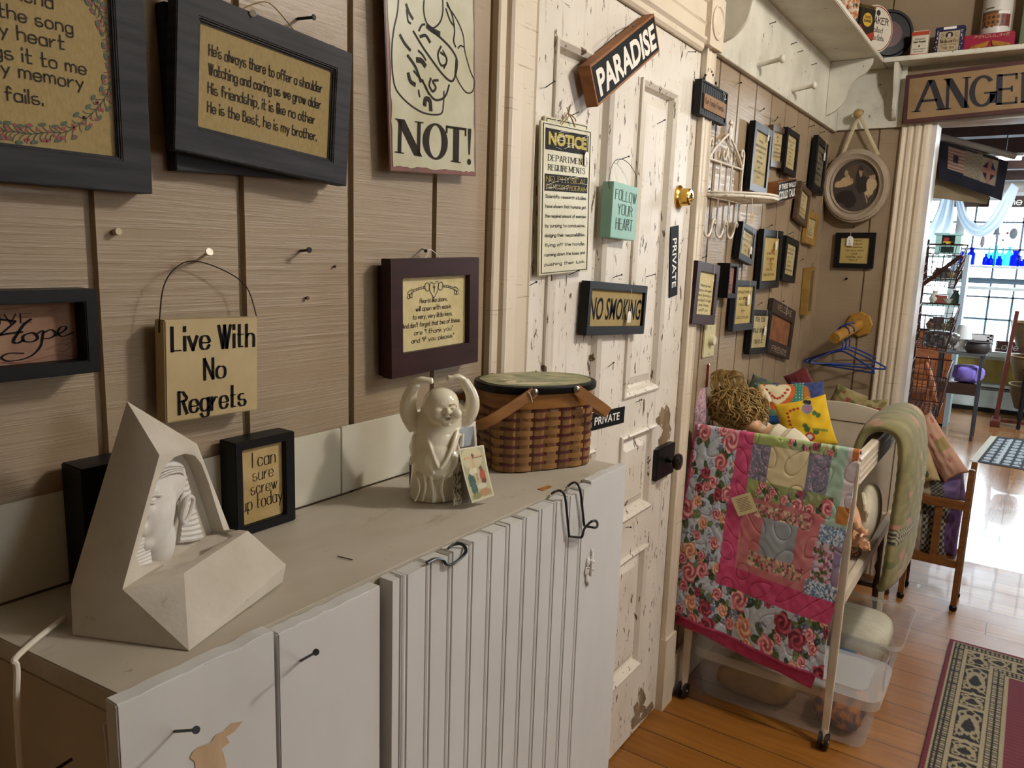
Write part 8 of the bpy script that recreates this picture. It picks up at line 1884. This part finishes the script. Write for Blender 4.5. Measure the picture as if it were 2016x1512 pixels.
# white swags
def swag(label, pts_t, pts_b, X, n=40, k=14, seed=0):
    A = smooth_pts([at(a, b, 0, X) for a, b in pts_t], 10); B = smooth_pts([at(a, b, 0, X) for a, b in pts_b], 10); m_ = min(len(A), len(B))
    vs = []; m = MB()
    for j in range(k+1):
        t_ = j/k
        for i in range(m_): p = A[i].lerp(B[i], t_); p.x += .035*math.sin(t_*PI*5+seed+i*.08)*math.sin(PI*min(1, i/m_+.15)); vs.append(p)
    m.add(vs, [(j*m_+i, j*m_+i+1, (j+1)*m_+i+1, (j+1)*m_+i) for j in range(k) for i in range(m_-1)])
    o = m.build('window_swag', M_SWAG, None, smooth=True, angle=180, solid=.003); return tag(o, label, 'curtain')
t = NT('sheer_white_cloth'); p_ = t.bsdf('d5dde2', .9); tl = t.n('ShaderNodeBsdfTranslucent'); tl.inputs[0].default_value = (.85, .9, .95, 1); mx = t.n('ShaderNodeMixShader'); mx.inputs[0].default_value = .5
t.l(p_.outputs[0], mx.inputs[1]); t.l(tl.outputs[0], mx.inputs[2]); t.l(mx.outputs[0], t.out.inputs['Surface']); M_SWAG = t.m
swag('sheer white swag looping across the middle of the window', [(1893, 386), (1905, 425), (1922, 440), (1936, 442), (1955, 420), (1975, 385), (1992, 360)], [(1880, 386), (1888, 430), (1908, 460), (1935, 466), (1968, 445), (1990, 410), (2006, 370)], SX-.35)
swag('sheer white curtain tail gathered beside the aqua hutch', [(1852, 384), (1846, 410), (1836, 435), (1826, 455), (1822, 480)], [(1880, 386), (1878, 415), (1876, 440), (1868, 462), (1860, 480)], SX-.40, seed=2)
# hutch
HX = 8.35; M_AQ = mat('aqua_hutch_paint', '9cc0b8', '90b4ac', rough=.5); M_WOODP = mat('orange_brown_panel', '94562a', '7d4520', rough=.4, scale=(14, 14, 2))
hy0, hy1 = at(1893, 560, 0, HX).y, at(1790, 560, 0, HX).y
hu = empty('hutch', 'tall aqua hutch with open shelves over a brown wooden base beyond the doorway', 'hutch', loc=(HX, hy0, 0))
zc = at(1866, 650, 0, HX).z; zt = at(1860, 500, 0, HX).z
MB().box(0, .02, -.035, .005, .0, zt).build('side_panel', mat('grey_blue_side_paint', '8f9ba4', rough=.5), hu); MB().box(.0, .32, hy1-hy0, hy1-hy0+.03, 0, zt).build('side_panel', M_AQ, hu); MB().box(.32, .34, -.03, hy1-hy0+.03, 0, zc).build('back_panel', M_AQ, hu); MB().box(.021, .32, -.03, .0, 0, zt).build('side_panel', M_AQ, hu)
MB().box(.0, .02, .006, hy1-hy0-.001, .02, zc).build('base_panel', M_WOODP, hu, bevel=.003)
zsh = []
for py in (650, 600, 548, 503): z_ = at(1860, py, 0, HX).z; zsh.append(z_); MB().box(.0, .319, .001, hy1-hy0-.001, z_-.02, z_).build('shelf', M_AQ, hu)
rr = random.Random(3); K = [('jug', '6b4632'), ('box', '3a3532'), ('bowl', 'a58a6a'), ('vase', '8a9a84'), ('jar', 'b5aa98'), ('box', '7a3a30'), ('bowl', 'c2bba8'), ('vase', '57645a')]
labs = ['brown jug on the lowest hutch shelf', 'dark box on the lowest hutch shelf', 'tan bowl on the lowest hutch shelf', 'sage vase on the lowest hutch shelf', 'pale jar on the middle hutch shelf', 'red-brown box on the middle hutch shelf', 'cream bowl on the middle hutch shelf', 'dark green vase on the middle hutch shelf', 'brown jug on the upper hutch shelf', 'black box on the upper hutch shelf', 'tan bowl on the upper hutch shelf', 'pale green vase on the upper hutch shelf']
for i in range(12):
    kd, cl = K[i % 8]; z_ = zsh[i//4]; px = (1836, 1850, 1864, 1877)[i % 4]; y = at(px, 600, 0, HX).y; m = MB(); hh_ = rr.uniform(.08, .15)
    if kd == 'box': m.box(-.04, .04, -.05, .05, 0, hh_)
    elif kd == 'bowl': m.lathe([(.001, 0), (.03, 0), (.06, .05), (.065, .055), (.06, .055), (.001, .02)], n=16)
    else: m.lathe([(.001, 0), (.035, 0), (.05, hh_*.4), (.03, hh_*.75), (.022, hh_*.85), (.03, hh_), (.001, hh_)], n=16)
    o = m.build(kd, mat('knick_'+cl, cl, rough=.4), None, smooth=True, angle=40); o.location = (HX+.10, y, z_+.001); tag(o, labs[i], kd if kd != 'box' else 'box', 'knick-knacks on the hutch shelves')
# small aqua cabinet on top
ac = at(1838, 503, 0, HX+.02); ad = at(1888, 503, 0, HX+.02); ahz = at(1863, 463, 0, HX).z-zt
aw = (ac.y-ad.y)
ao = empty('small_cabinet', 'small aqua open cabinet holding a toy on top of the hutch', 'cabinet', loc=(HX+.04, ad.y, zt+.001))
MB().box(0, .16, 0, .022, 0, ahz).build('side_panel', M_AQ, ao); MB().box(0, .16, aw-.022, aw, 0, ahz).build('side_panel', M_AQ, ao); MB().box(.15, .16, .023, aw-.023, 0, ahz).build('back_panel', mat('white_cabinet_back', 'bfc6c4', rough=.6), ao); MB().box(-.015, .17, -.015, aw+.015, ahz, ahz+.02).build('top', M_AQ, ao, bevel=.003)
MB().box(0, .15, .023, aw-.023, .0, .012).build('shelf', M_AQ, ao); MB().box(0, .15, .023, aw-.023, ahz*.40, ahz*.40+.012).build('shelf', M_AQ, ao); MB().box(-.002, .0, .0, .05, 0, ahz).build('face_frame', M_AQ, ao); MB().box(-.002, .0, aw-.05, aw, 0, ahz).build('face_frame', M_AQ, ao)
ty = empty('toy_truck', 'yellow and red toy truck inside the small aqua cabinet', 'toy', loc=(HX+.09, ad.y+aw*.5, zt+ahz*.40+.0145))
MB().box(-.02, .02, -.045, .045, .012, .035).build('body', mat('yellow_toy_paint', 'c0a030', rough=.4), ty); MB().box(-.02, .02, .0, .04, .036, .07).build('cab', mat('red_toy_paint', '8d2c24', rough=.4), ty)
for y in (-.03, .03): MB().cyl((-.024, y, .012), (.024, y, .012), .012, n=12).build('wheel', M_IRON, ty)
# chair in front of the hutch
ch = empty('armchair', 'orange wooden armchair in front of the brown base of the hutch', 'chair', loc=(7.15, .82, 0)); M_ORW = mat('orange_maple', '9a5c30', '844c26', rough=.35, scale=(10, 10, 40))
def C_(px, py, X=7.15): return at(px, py, 0, X)-Vector((7.15, .82, 0))
MB().tube([C_(1786, 718), C_(1810, 711), C_(1829, 706)], [.022, .026, .024], 10).build('arm', M_ORW, ch, smooth=True)
MB().tube([C_(1822, 713), C_(1829, 735), C_(1835, 765), C_(1842, 800)], [.016, .026, .030, .018], 10).build('arm_post', M_ORW, ch, smooth=True)
MB().box(-.05, .42, -.20, .26, C_(1835, 768).z-.02, C_(1835, 768).z+.02).build('seat', M_ORW, ch, bevel=.012)
for x, y in ((0, -.17), (0, .22), (.38, -.17), (.38, .22)): MB().tube([(x, y, C_(1835, 768).z-.02), (x-.01, y, .002)], [.022, .014], 10).build('leg', M_ORW, ch, smooth=True)
MB().box(.40, .42, -.18, .24, C_(1835, 768).z+.02, .86).build('backrest', M_ORW, ch, bevel=.006)
# wire basket stand just past the doorway
XB_ = 4.42; M_RUSTW = mat('rusty_brown_wire', '33191a', '4a2820', rough=.5, metal=.2, scale=(60, 60, 60))
y_l, y_r = at(1815, 520, 0, XB_).y, at(1893, 520, 0, XB_).y
bsn = empty('basket_stand', 'rusty brown wire stand with three tilted wire baskets by the doorway', 'basket stand', loc=(XB_, y_l, 0)); BO2 = Vector((XB_, y_l, 0))
def bpt(px, py, X=XB_): return at(px, py, 0, X)-BO2
pp1, pp2 = bpt(1822, 448), bpt(1790, 880)
def sp(b, pts, r): b.tube(pts, r, 6)
m = MB(); top_ = bpt(1819, 448); bot = Vector((.0, top_.y+.012, .001)); m.box(-.006, .006, top_.y-.005, top_.y+.022, .001, top_.z); m.build('post', M_RUSTW, bsn)
m = MB(); m.box(.26, .272, top_.y-.005, top_.y+.022, .001, top_.z*.97); m.build('post', M_RUSTW, bsn)
for nm, ya, yb in (('top', 499, 563), ('middle', 622, 688), ('bottom', 738, 818)):
    zt_, zb_ = bpt(1850, ya).z, bpt(1850, yb).z; yl, yr = top_.y-.004, bpt(1893, 520).y; yrb = yr+.02; xf, xb = -.012, .26
    bk_ = MB(); m = MB()
    L1 = [Vector((xf, yl, zt_)), Vector((xf, yr, zt_-.012)), Vector((xb, yr, zt_+.05)), Vector((xb, yl, zt_+.05))]
    L0 = [Vector((xf+.03, yl-.01, zb_)), Vector((xf+.03, yrb, zb_-.008)), Vector((xb-.03, yrb, zb_+.03)), Vector((xb-.03, yl-.01, zb_+.03))]
    for Lp, r in ((L1, .0045), (L0, .0038)): m.tube(Lp, r, 6, closed=True)
    for i in range(4): sp(m, [L1[i], L0[i]], .0036)
    ba = m.build('basket_frame', M_RUSTW, bsn); m = MB()
    for i in range(4):
        n = 7 if i % 2 == 0 else 6
        for k in range(1, n): t_ = k/n; sp(m, [L1[i].lerp(L1[(i+1) % 4], t_), L0[i].lerp(L0[(i+1) % 4], t_)], .0016)
        for k in range(1, 4): t_ = k/4; sp(m, [L1[i].lerp(L0[i], t_), L1[(i+1) % 4].lerp(L0[(i+1) % 4], t_)], .0016)
    for k in range(1, 7): t_ = k/7; sp(m, [L0[0].lerp(L0[1], t_), L0[3].lerp(L0[2], t_)], .0016)
    for k in range(1, 5): t_ = k/5; sp(m, [L0[0].lerp(L0[3], t_), L0[1].lerp(L0[2], t_)], .0016)
    m.build('wire_mesh', M_RUSTW, ba)
m = MB(); a, b = bpt(1812, 564), bpt(1890, 505, XB_+.05); sp(m, [a, a.lerp(b, .5), b], .011); br2 = m.build('folded_strut', M_RUSTW, bsn)
c = at(1848, 668, 0, XB_+.12); o = lump('cellophane_bag', 'crumpled clear and grey bag lying in the middle wire basket', c, (.06, .07, .045), mat('grey_crumpled_film', '6f7274', '3a3c3e', rough=.2, scale=(40, 40, 40), lo=.4, hi=.6), 9, n=40, k=20, wr=.25); o['category'] = 'bag'
# table under the window with lamp, sign, pot
TX = 7.80; tb_ = empty('side_table', 'narrow dark table under the window with a lamp and bowl on it', 'table', loc=(TX, .42, 0)); TO = Vector((TX, .42, 0)); tz = at(1905, 695, 0, TX).z
ya_, yb_ = at(1870, 694, 0, TX).y-.42, at(1942, 696, 0, TX).y-.42
MB().box(0, .30, yb_, ya_+.1, tz-.02, tz).build('table_top', mat('grey_table_paint', '5c5f63', '4a4d50', rough=.4), tb_, bevel=.003)
lz = at(1900, 756, 0, TX).z; MB().box(.01, .29, yb_+.04, ya_+.1, lz-.10, lz).build('lower_shelf', M_DARKWOOD, tb_, bevel=.003)
for x, y in ((.02, yb_+.03), (.27, yb_+.03), (.02, ya_+.07), (.27, ya_+.07)): MB().box(x-.012, x+.012, y-.012, y+.012, .002, tz-.021).build('leg', mat('dark_grey_leg_paint', '33363a', rough=.4), tb_)
o = lump('purple_cloth', 'heap of lavender purple cloth on the lower table shelf', (TX+.13, .42, lz+.080), (.10, .105, .078), mat('lavender_cloth', '8676c8', '6a5cb6', rough=.9, scale=(14, 14, 14)), 6, n=40, k=18, wr=.22)
sgp = at(1916, 674, 0, TX+.22); sw = .30; so = empty('wooden_sign', 'framed white sign reading Being Place behind the dark bowl', 'sign', M=Matrix(((0, 1, 0, TX+.22), (-1, 0, 0, sgp.y), (0, 0, 1, tz+.075), (0, 0, 0, 1))))
bd = MB().box(-sw/2, sw/2, 0, .015, -.073, .085).build('board', mat('white_sign_paint', 'c8c4c0', rough=.5), so); m = MB(); write(m, "Being Place", -.03, .0, .038, width=.20, y=-.001, wt=.7); m.ring(sw, .158, sw-.014, .144, 0, -.001, cz=.006)
for k in range(10): m.box(sw/2-.05+.02*(k % 2), sw/2-.03+.02*(k % 2), -.001, 0, -.065+.0145*k, -.052+.0145*k)
m.build('lettering', M_INK, bd)
p = at(1925, 694, 0, TX+.08); o = empty('bowl', 'dark squat pottery bowl on the narrow table', 'bowl', loc=(TX+.08, p.y, tz+.001)); s_ = mpp(p); R1 = 23*s_
MB().lathe([(.001, 0), (R1*.7, 0), (R1, R1*.45), (R1*.9, R1*.80), (R1*.86, R1*.85), (R1*.98, R1*.98), (R1*.92, R1*1.0), (R1*.8, R1*.86), (.001, R1*.3)], n=28).build('body', mat('dark_stoneware', '35302f', '2a2626', rough=.5), o, smooth=True, angle=50)
p = at(1893, 690, 0, TX+.10); lo_ = empty('table_lamp', 'small table lamp with a pale cone shade by the window', 'lamp', loc=(TX+.10, p.y, tz+.001))
MB().lathe([(.001, 0), (.05, 0), (.045, .02), (.02, .05), (.03, .10), (.012, .14), (.001, .14)], n=18).build('base', mat('white_ceramic', 'c9ccca', rough=.2), lo_, smooth=True); MB().lathe([(.070, .115), (.048, .235)], n=24).build('lamp_shade', mat('pale_lamp_shade', 'ccd0cc', rough=.8), lo_, smooth=True, solid=.002)

p = at(1990, 690, 0, XW-.05); o = empty('wooden_sign', 'small maroon sign reading Love on the window sill', 'sign', M=Matrix(((0, 1, 0, XW-.06), (-1, 0, 0, p.y), (0, 0, 1, .655+.062), (0, 0, 0, 1))))
bd = MB().box(-.14, .14, 0, .012, -.060, .055).build('board', mat('maroon_sign_paint', '54302e', rough=.5), o); m = MB(); write(m, "Love", -.04, -.03, .065, y=-.001, wt=.7, shear=.15); m.build('lettering', M_WHITE, bd)
# standing rack of wicker baskets
M_REDW = mat('red_brown_rack_wood', '5a2418', '4a1d14', rough=.4); M_WICK = mat('brown_wicker', '6a5030', '4e3a20', rough=.8, scale=(40, 40, 160), bump=.4, bscale=(40, 40, 200))
RX = 8.85; rk2 = empty('basket_rack', 'red-brown wooden rack hung with three wicker baskets', 'rack', loc=(RX, .17, 0))
zt_ = at(2003, 612, 0, RX).z; yr_ = at(2003, 612, 0, RX).y-.17; yb2 = at(1964, 800, 0, RX).y-.17
MB().tube([(0, yb2, .06), (0, yr_, zt_)], .020, 10).build('post', M_REDW, rk2, smooth=True)
MB().box(-.16, .16, yb2-.04, yb2+.04, .002, .06).build('foot', M_REDW, rk2, bevel=.006); MB().box(-.015, .015, yb2-.55, yb2-.0405, .03, .06).build('stretcher', M_REDW, rk2)
for k, (px, py) in enumerate(((2016, 655), (2014, 722), (2012, 778))):
    c = at(px+12, py, 0, RX+.22); wb = empty('wicker_basket', ['upper wicker basket on the red-brown rack', 'middle wicker basket on the red-brown rack', 'lowest wicker basket on the red-brown rack'][k], 'basket', loc=c, group='wicker baskets on the rack')
    m = MB(); m.lathe([(.001, -.14), (.10, -.14), (.16, .03), (.17, .10), (.165, .10), (.15, .02), (.09, -.125), (.001, -.125)], n=28, sx=1.1); m.build('body', M_WICK, wb, smooth=True, angle=50)
    m = MB(); m.tube([(.185*math.cos(a)*1.03, .17*math.sin(a), .10) for a in [2*PI*q/28 for q in range(28)]], .008, 6, closed=True); m.build('rim', mat('pale_wicker_rim', '8a7048', rough=.8), wb, smooth=True)
# black turned leg of a stool
bl_ = at(2004, 846, 2, 0); so2 = empty('stool', 'black stool with turned legs at the edge of view beyond the doorway', 'stool', loc=(bl_.x, bl_.y, 0))
for dx, dy in ((0, 0), (.30, 0), (.0, -.30), (.30, -.30)): MB().lathe([(.014, 0), (.018, .03), (.013, .06), (.024, .12), (.016, .17), (.024, .26), (.018, .33), (.026, .40), (.020, .50), (.026, .56)], (dx, dy, .001), 12).build('leg', M_BLACK, so2, smooth=True)
MB().box(-.03, .33, -.33, .03, .562, .60).build('seat', M_BLACK, so2, bevel=.01)
# rug with a pale fringe
q = [at(*p, 2, .004) for p in ((1908, 906), (1950, 858), (2090, 872), (2080, 936))]
nu, nv = 150, 90; U, V = np.meshgrid(np.linspace(0, 1, nu), np.linspace(0, 1, nv)); A4 = [np.array(x) for x in q]
P = ((1-U)*(1-V))[..., None]*A4[0]+((1-U)*V)[..., None]*A4[1]+(U*V)[..., None]*A4[2]+(U*(1-V))[..., None]*A4[3]
C = np.ones(U.shape+(3,))*np.array(lin('8d9498')); dk = np.array(lin('22282c'))
C[(np.abs(np.sin(U*26)*np.sin(V*30)) < .35)] = dk; C[(np.abs(np.sin(U*40+V*20)) < .3) & (U > .55)] = dk
e_ = (U < .10); C[e_] = lin('b3b0a2'); C[(U > .10) & (U < .13)] = dk; C[(U > .30) & (U < .34)] = lin('9aa0a2'); C[(V < .05) | (V > .95)] = dk; C[e_] = lin('b3b0a2')
o = vgrid('fringed_rug', P, C, vmat('woven_rug'), None, solid=-.004); tag(o, 'black and grey patterned rug with a pale fringe beyond the doorway', 'rug')
# quilt on a rod across the doorway
QX = 4.45; ra, rb = at(1840, 266, 0, QX), at(1998, 308, 0, QX+.25)
rod = MB(); rod.tube([Vector((0, 0, 0)), rb-ra], .016, 12); ro = rod.build('hanging_rod', mat('pale_painted_rod', 'a09a92', '8d877e', rough=.5), None, smooth=True); ro.location = ra; tag(ro, 'pale rod slung across the doorway carrying the navy quilt', 'rod')
def hung(name, label, ptl, ptr, pbr, pbl, X0_, X1_, col, nu=90, nv=70, wav=.008, th=-.006):
    A = [np.array(at(*ptl, 0, X0_)), np.array(at(*ptr, 0, X1_)), np.array(at(*pbr, 0, X1_)), np.array(at(*pbl, 0, X0_))]
    U, V = np.meshgrid(np.linspace(0, 1, nu), np.linspace(0, 1, nv)); P = ((1-U)*(1-V))[..., None]*A[0]+(U*(1-V))[..., None]*A[1]+(U*V)[..., None]*A[2]+((1-U)*V)[..., None]*A[3]
    P[..., 0] += wav*np.sin(U*14)*V; o = vgrid(name, P, col(U, V), M_COT, None, solid=th); return tag(o, label, 'quilt')
def navy(U, V):
    Cc = plain('141726', .2)(U, V); r = lambda a, b, c, d: (U > a) & (U < b) & (V > c) & (V < d)
    m_ = r(.12, .36, .06, .66); Cc[m_] = lin('8a5a52'); Cc[m_ & (np.sin(V*70) > 0)] = lin('9a9080'); Cc[r(.20, .28, .26, .46)] = lin('2a2a36')
    m_ = r(.36, .62, .02, .70); mottled(Cc, m_, '7a7060', '8d8470', U, V, 60, 1); m_ = r(.36, .55, .0, .05); Cc[m_] = lin('20242e')
    m_ = r(.62, .86, .06, .72); Cc[m_] = lin('8d8474'); X = (U-.74)/.12; Y = (V-.39)/.33
    Cc[m_ & (np.abs(X)+np.abs(Y) < 1)] = lin('161a2a'); Cc[m_ & (np.abs(X) < .22)] = lin('94685c'); Cc[m_ & (np.abs(Y) < .2)] = lin('94685c')
    return Cc
hung('navy_quilt', 'navy quilt with pieced flag blocks hanging from the doorway rod', (1850, 278), (1984, 318), (1970, 394), (1848, 352), QX-.020, QX+.21, navy)
hung('hanging_throw', 'plain beige throw hanging behind the navy quilt', (1832, 272), (1965, 310), (1942, 402), (1826, 388), QX+.022, QX+.25, mott('94856a', '847558', 10), th=-.004)
# small ceiling fixture whose tube glows in the doorway
fx = at(1978, 312, 0, 5.9); t = NT('lit_tube'); e = t.n('ShaderNodeEmission'); e.inputs[0].default_value = (.85, .95, 1, 1); e.inputs[1].default_value = 14; t.l(e.outputs[0], t.out.inputs['Surface'])
fo2 = empty('pendant_tube', 'short glowing tube light beyond the navy quilt', 'lamp', loc=fx); MB().box(-.02, .02, -.10, .10, .012, .03).build('housing', M_PALEBLUE, fo2); MB().cyl((0, -.09, 0), (0, .09, 0), .012, n=12).build('tube', t.m, fo2)
MB().cyl((0, 0, .03), (0, 0, 2.36-fx.z), .004, n=6).build('stem', M_IRON, fo2)
# reddish kettle shape of a hanging board over the window
o = MB().box(-.02, .0, -.16, .16, -.05, .05).build('hanging_sign', mat('dark_brown_board', '3a241c', '2c1a14', rough=.6), None); pq = at(1912, 398, 0, SX-.1); o.location = pq; tag(o, 'dark brown board hanging above the window swag', 'sign')
o = MB().box(-.02, .0, -.14, .14, -.055, .055).build('hanging_sign', MATS['dark_brown_board'], None); pq = at(2012, 397, 0, SX-.1); o.location = pq; tag(o, 'brown board with pale letters at the edge of the window', 'sign')
m = MB(); m2 = MB(); write(m, "me", 0, -.03, .07, y=-.002, wt=.9); lt = m.build('lettering', M_WHITE, o, M=Matrix(((0, 1, 0, -.0205), (-1, 0, 0, .06), (0, 0, 1, 0), (0, 0, 0, 1))))
# ------------------------------------------------------------------ light
def lamp(name, loc, energy, size, color, kind='AREA', spread=PI):
    d = bpy.data.lights.new(name, kind); d.energy = energy; d.color = color
    if kind == 'AREA': d.shape = 'DISK'; d.size = size; d.spread = spread
    else: d.shadow_soft_size = size
    o = bpy.data.objects.new(name, d); COL.objects.link(o); o.location = loc; return o
lamp('ceiling_lamp_key', (2.1, -.8, 2.70), 86, .08, (1, .95, .885), 'POINT')
lamp('ceiling_lamp_end', (3.1, -1.6, 2.70), 26, .10, (1, .95, .885), 'POINT')
lamp('next_room_fill', (7.2, -.9, 2.3), 230, .15, (.90, .96, 1), 'POINT')  # unseen point light added to brighten the next room
wd = bpy.data.worlds.new('daylight'); S.world = wd; wd.use_nodes = True
bg = wd.node_tree.nodes['Background']; bg.inputs[0].default_value = (.80, .92, 1, 1); bg.inputs[1].default_value = 13.0
S.view_settings.view_transform = 'Standard'; S.view_settings.look = 'None'; S.view_settings.gamma = 1
S.view_settings.use_curve_mapping = False; S.view_settings.exposure = .14
S.cycles.max_bounces = 8; S.cycles.transparent_max_bounces = 16
S.cycles.use_denoising = True
S.cycles.sample_clamp_indirect = 6
S.cycles.caustics_reflective = False; S.cycles.caustics_refractive = False
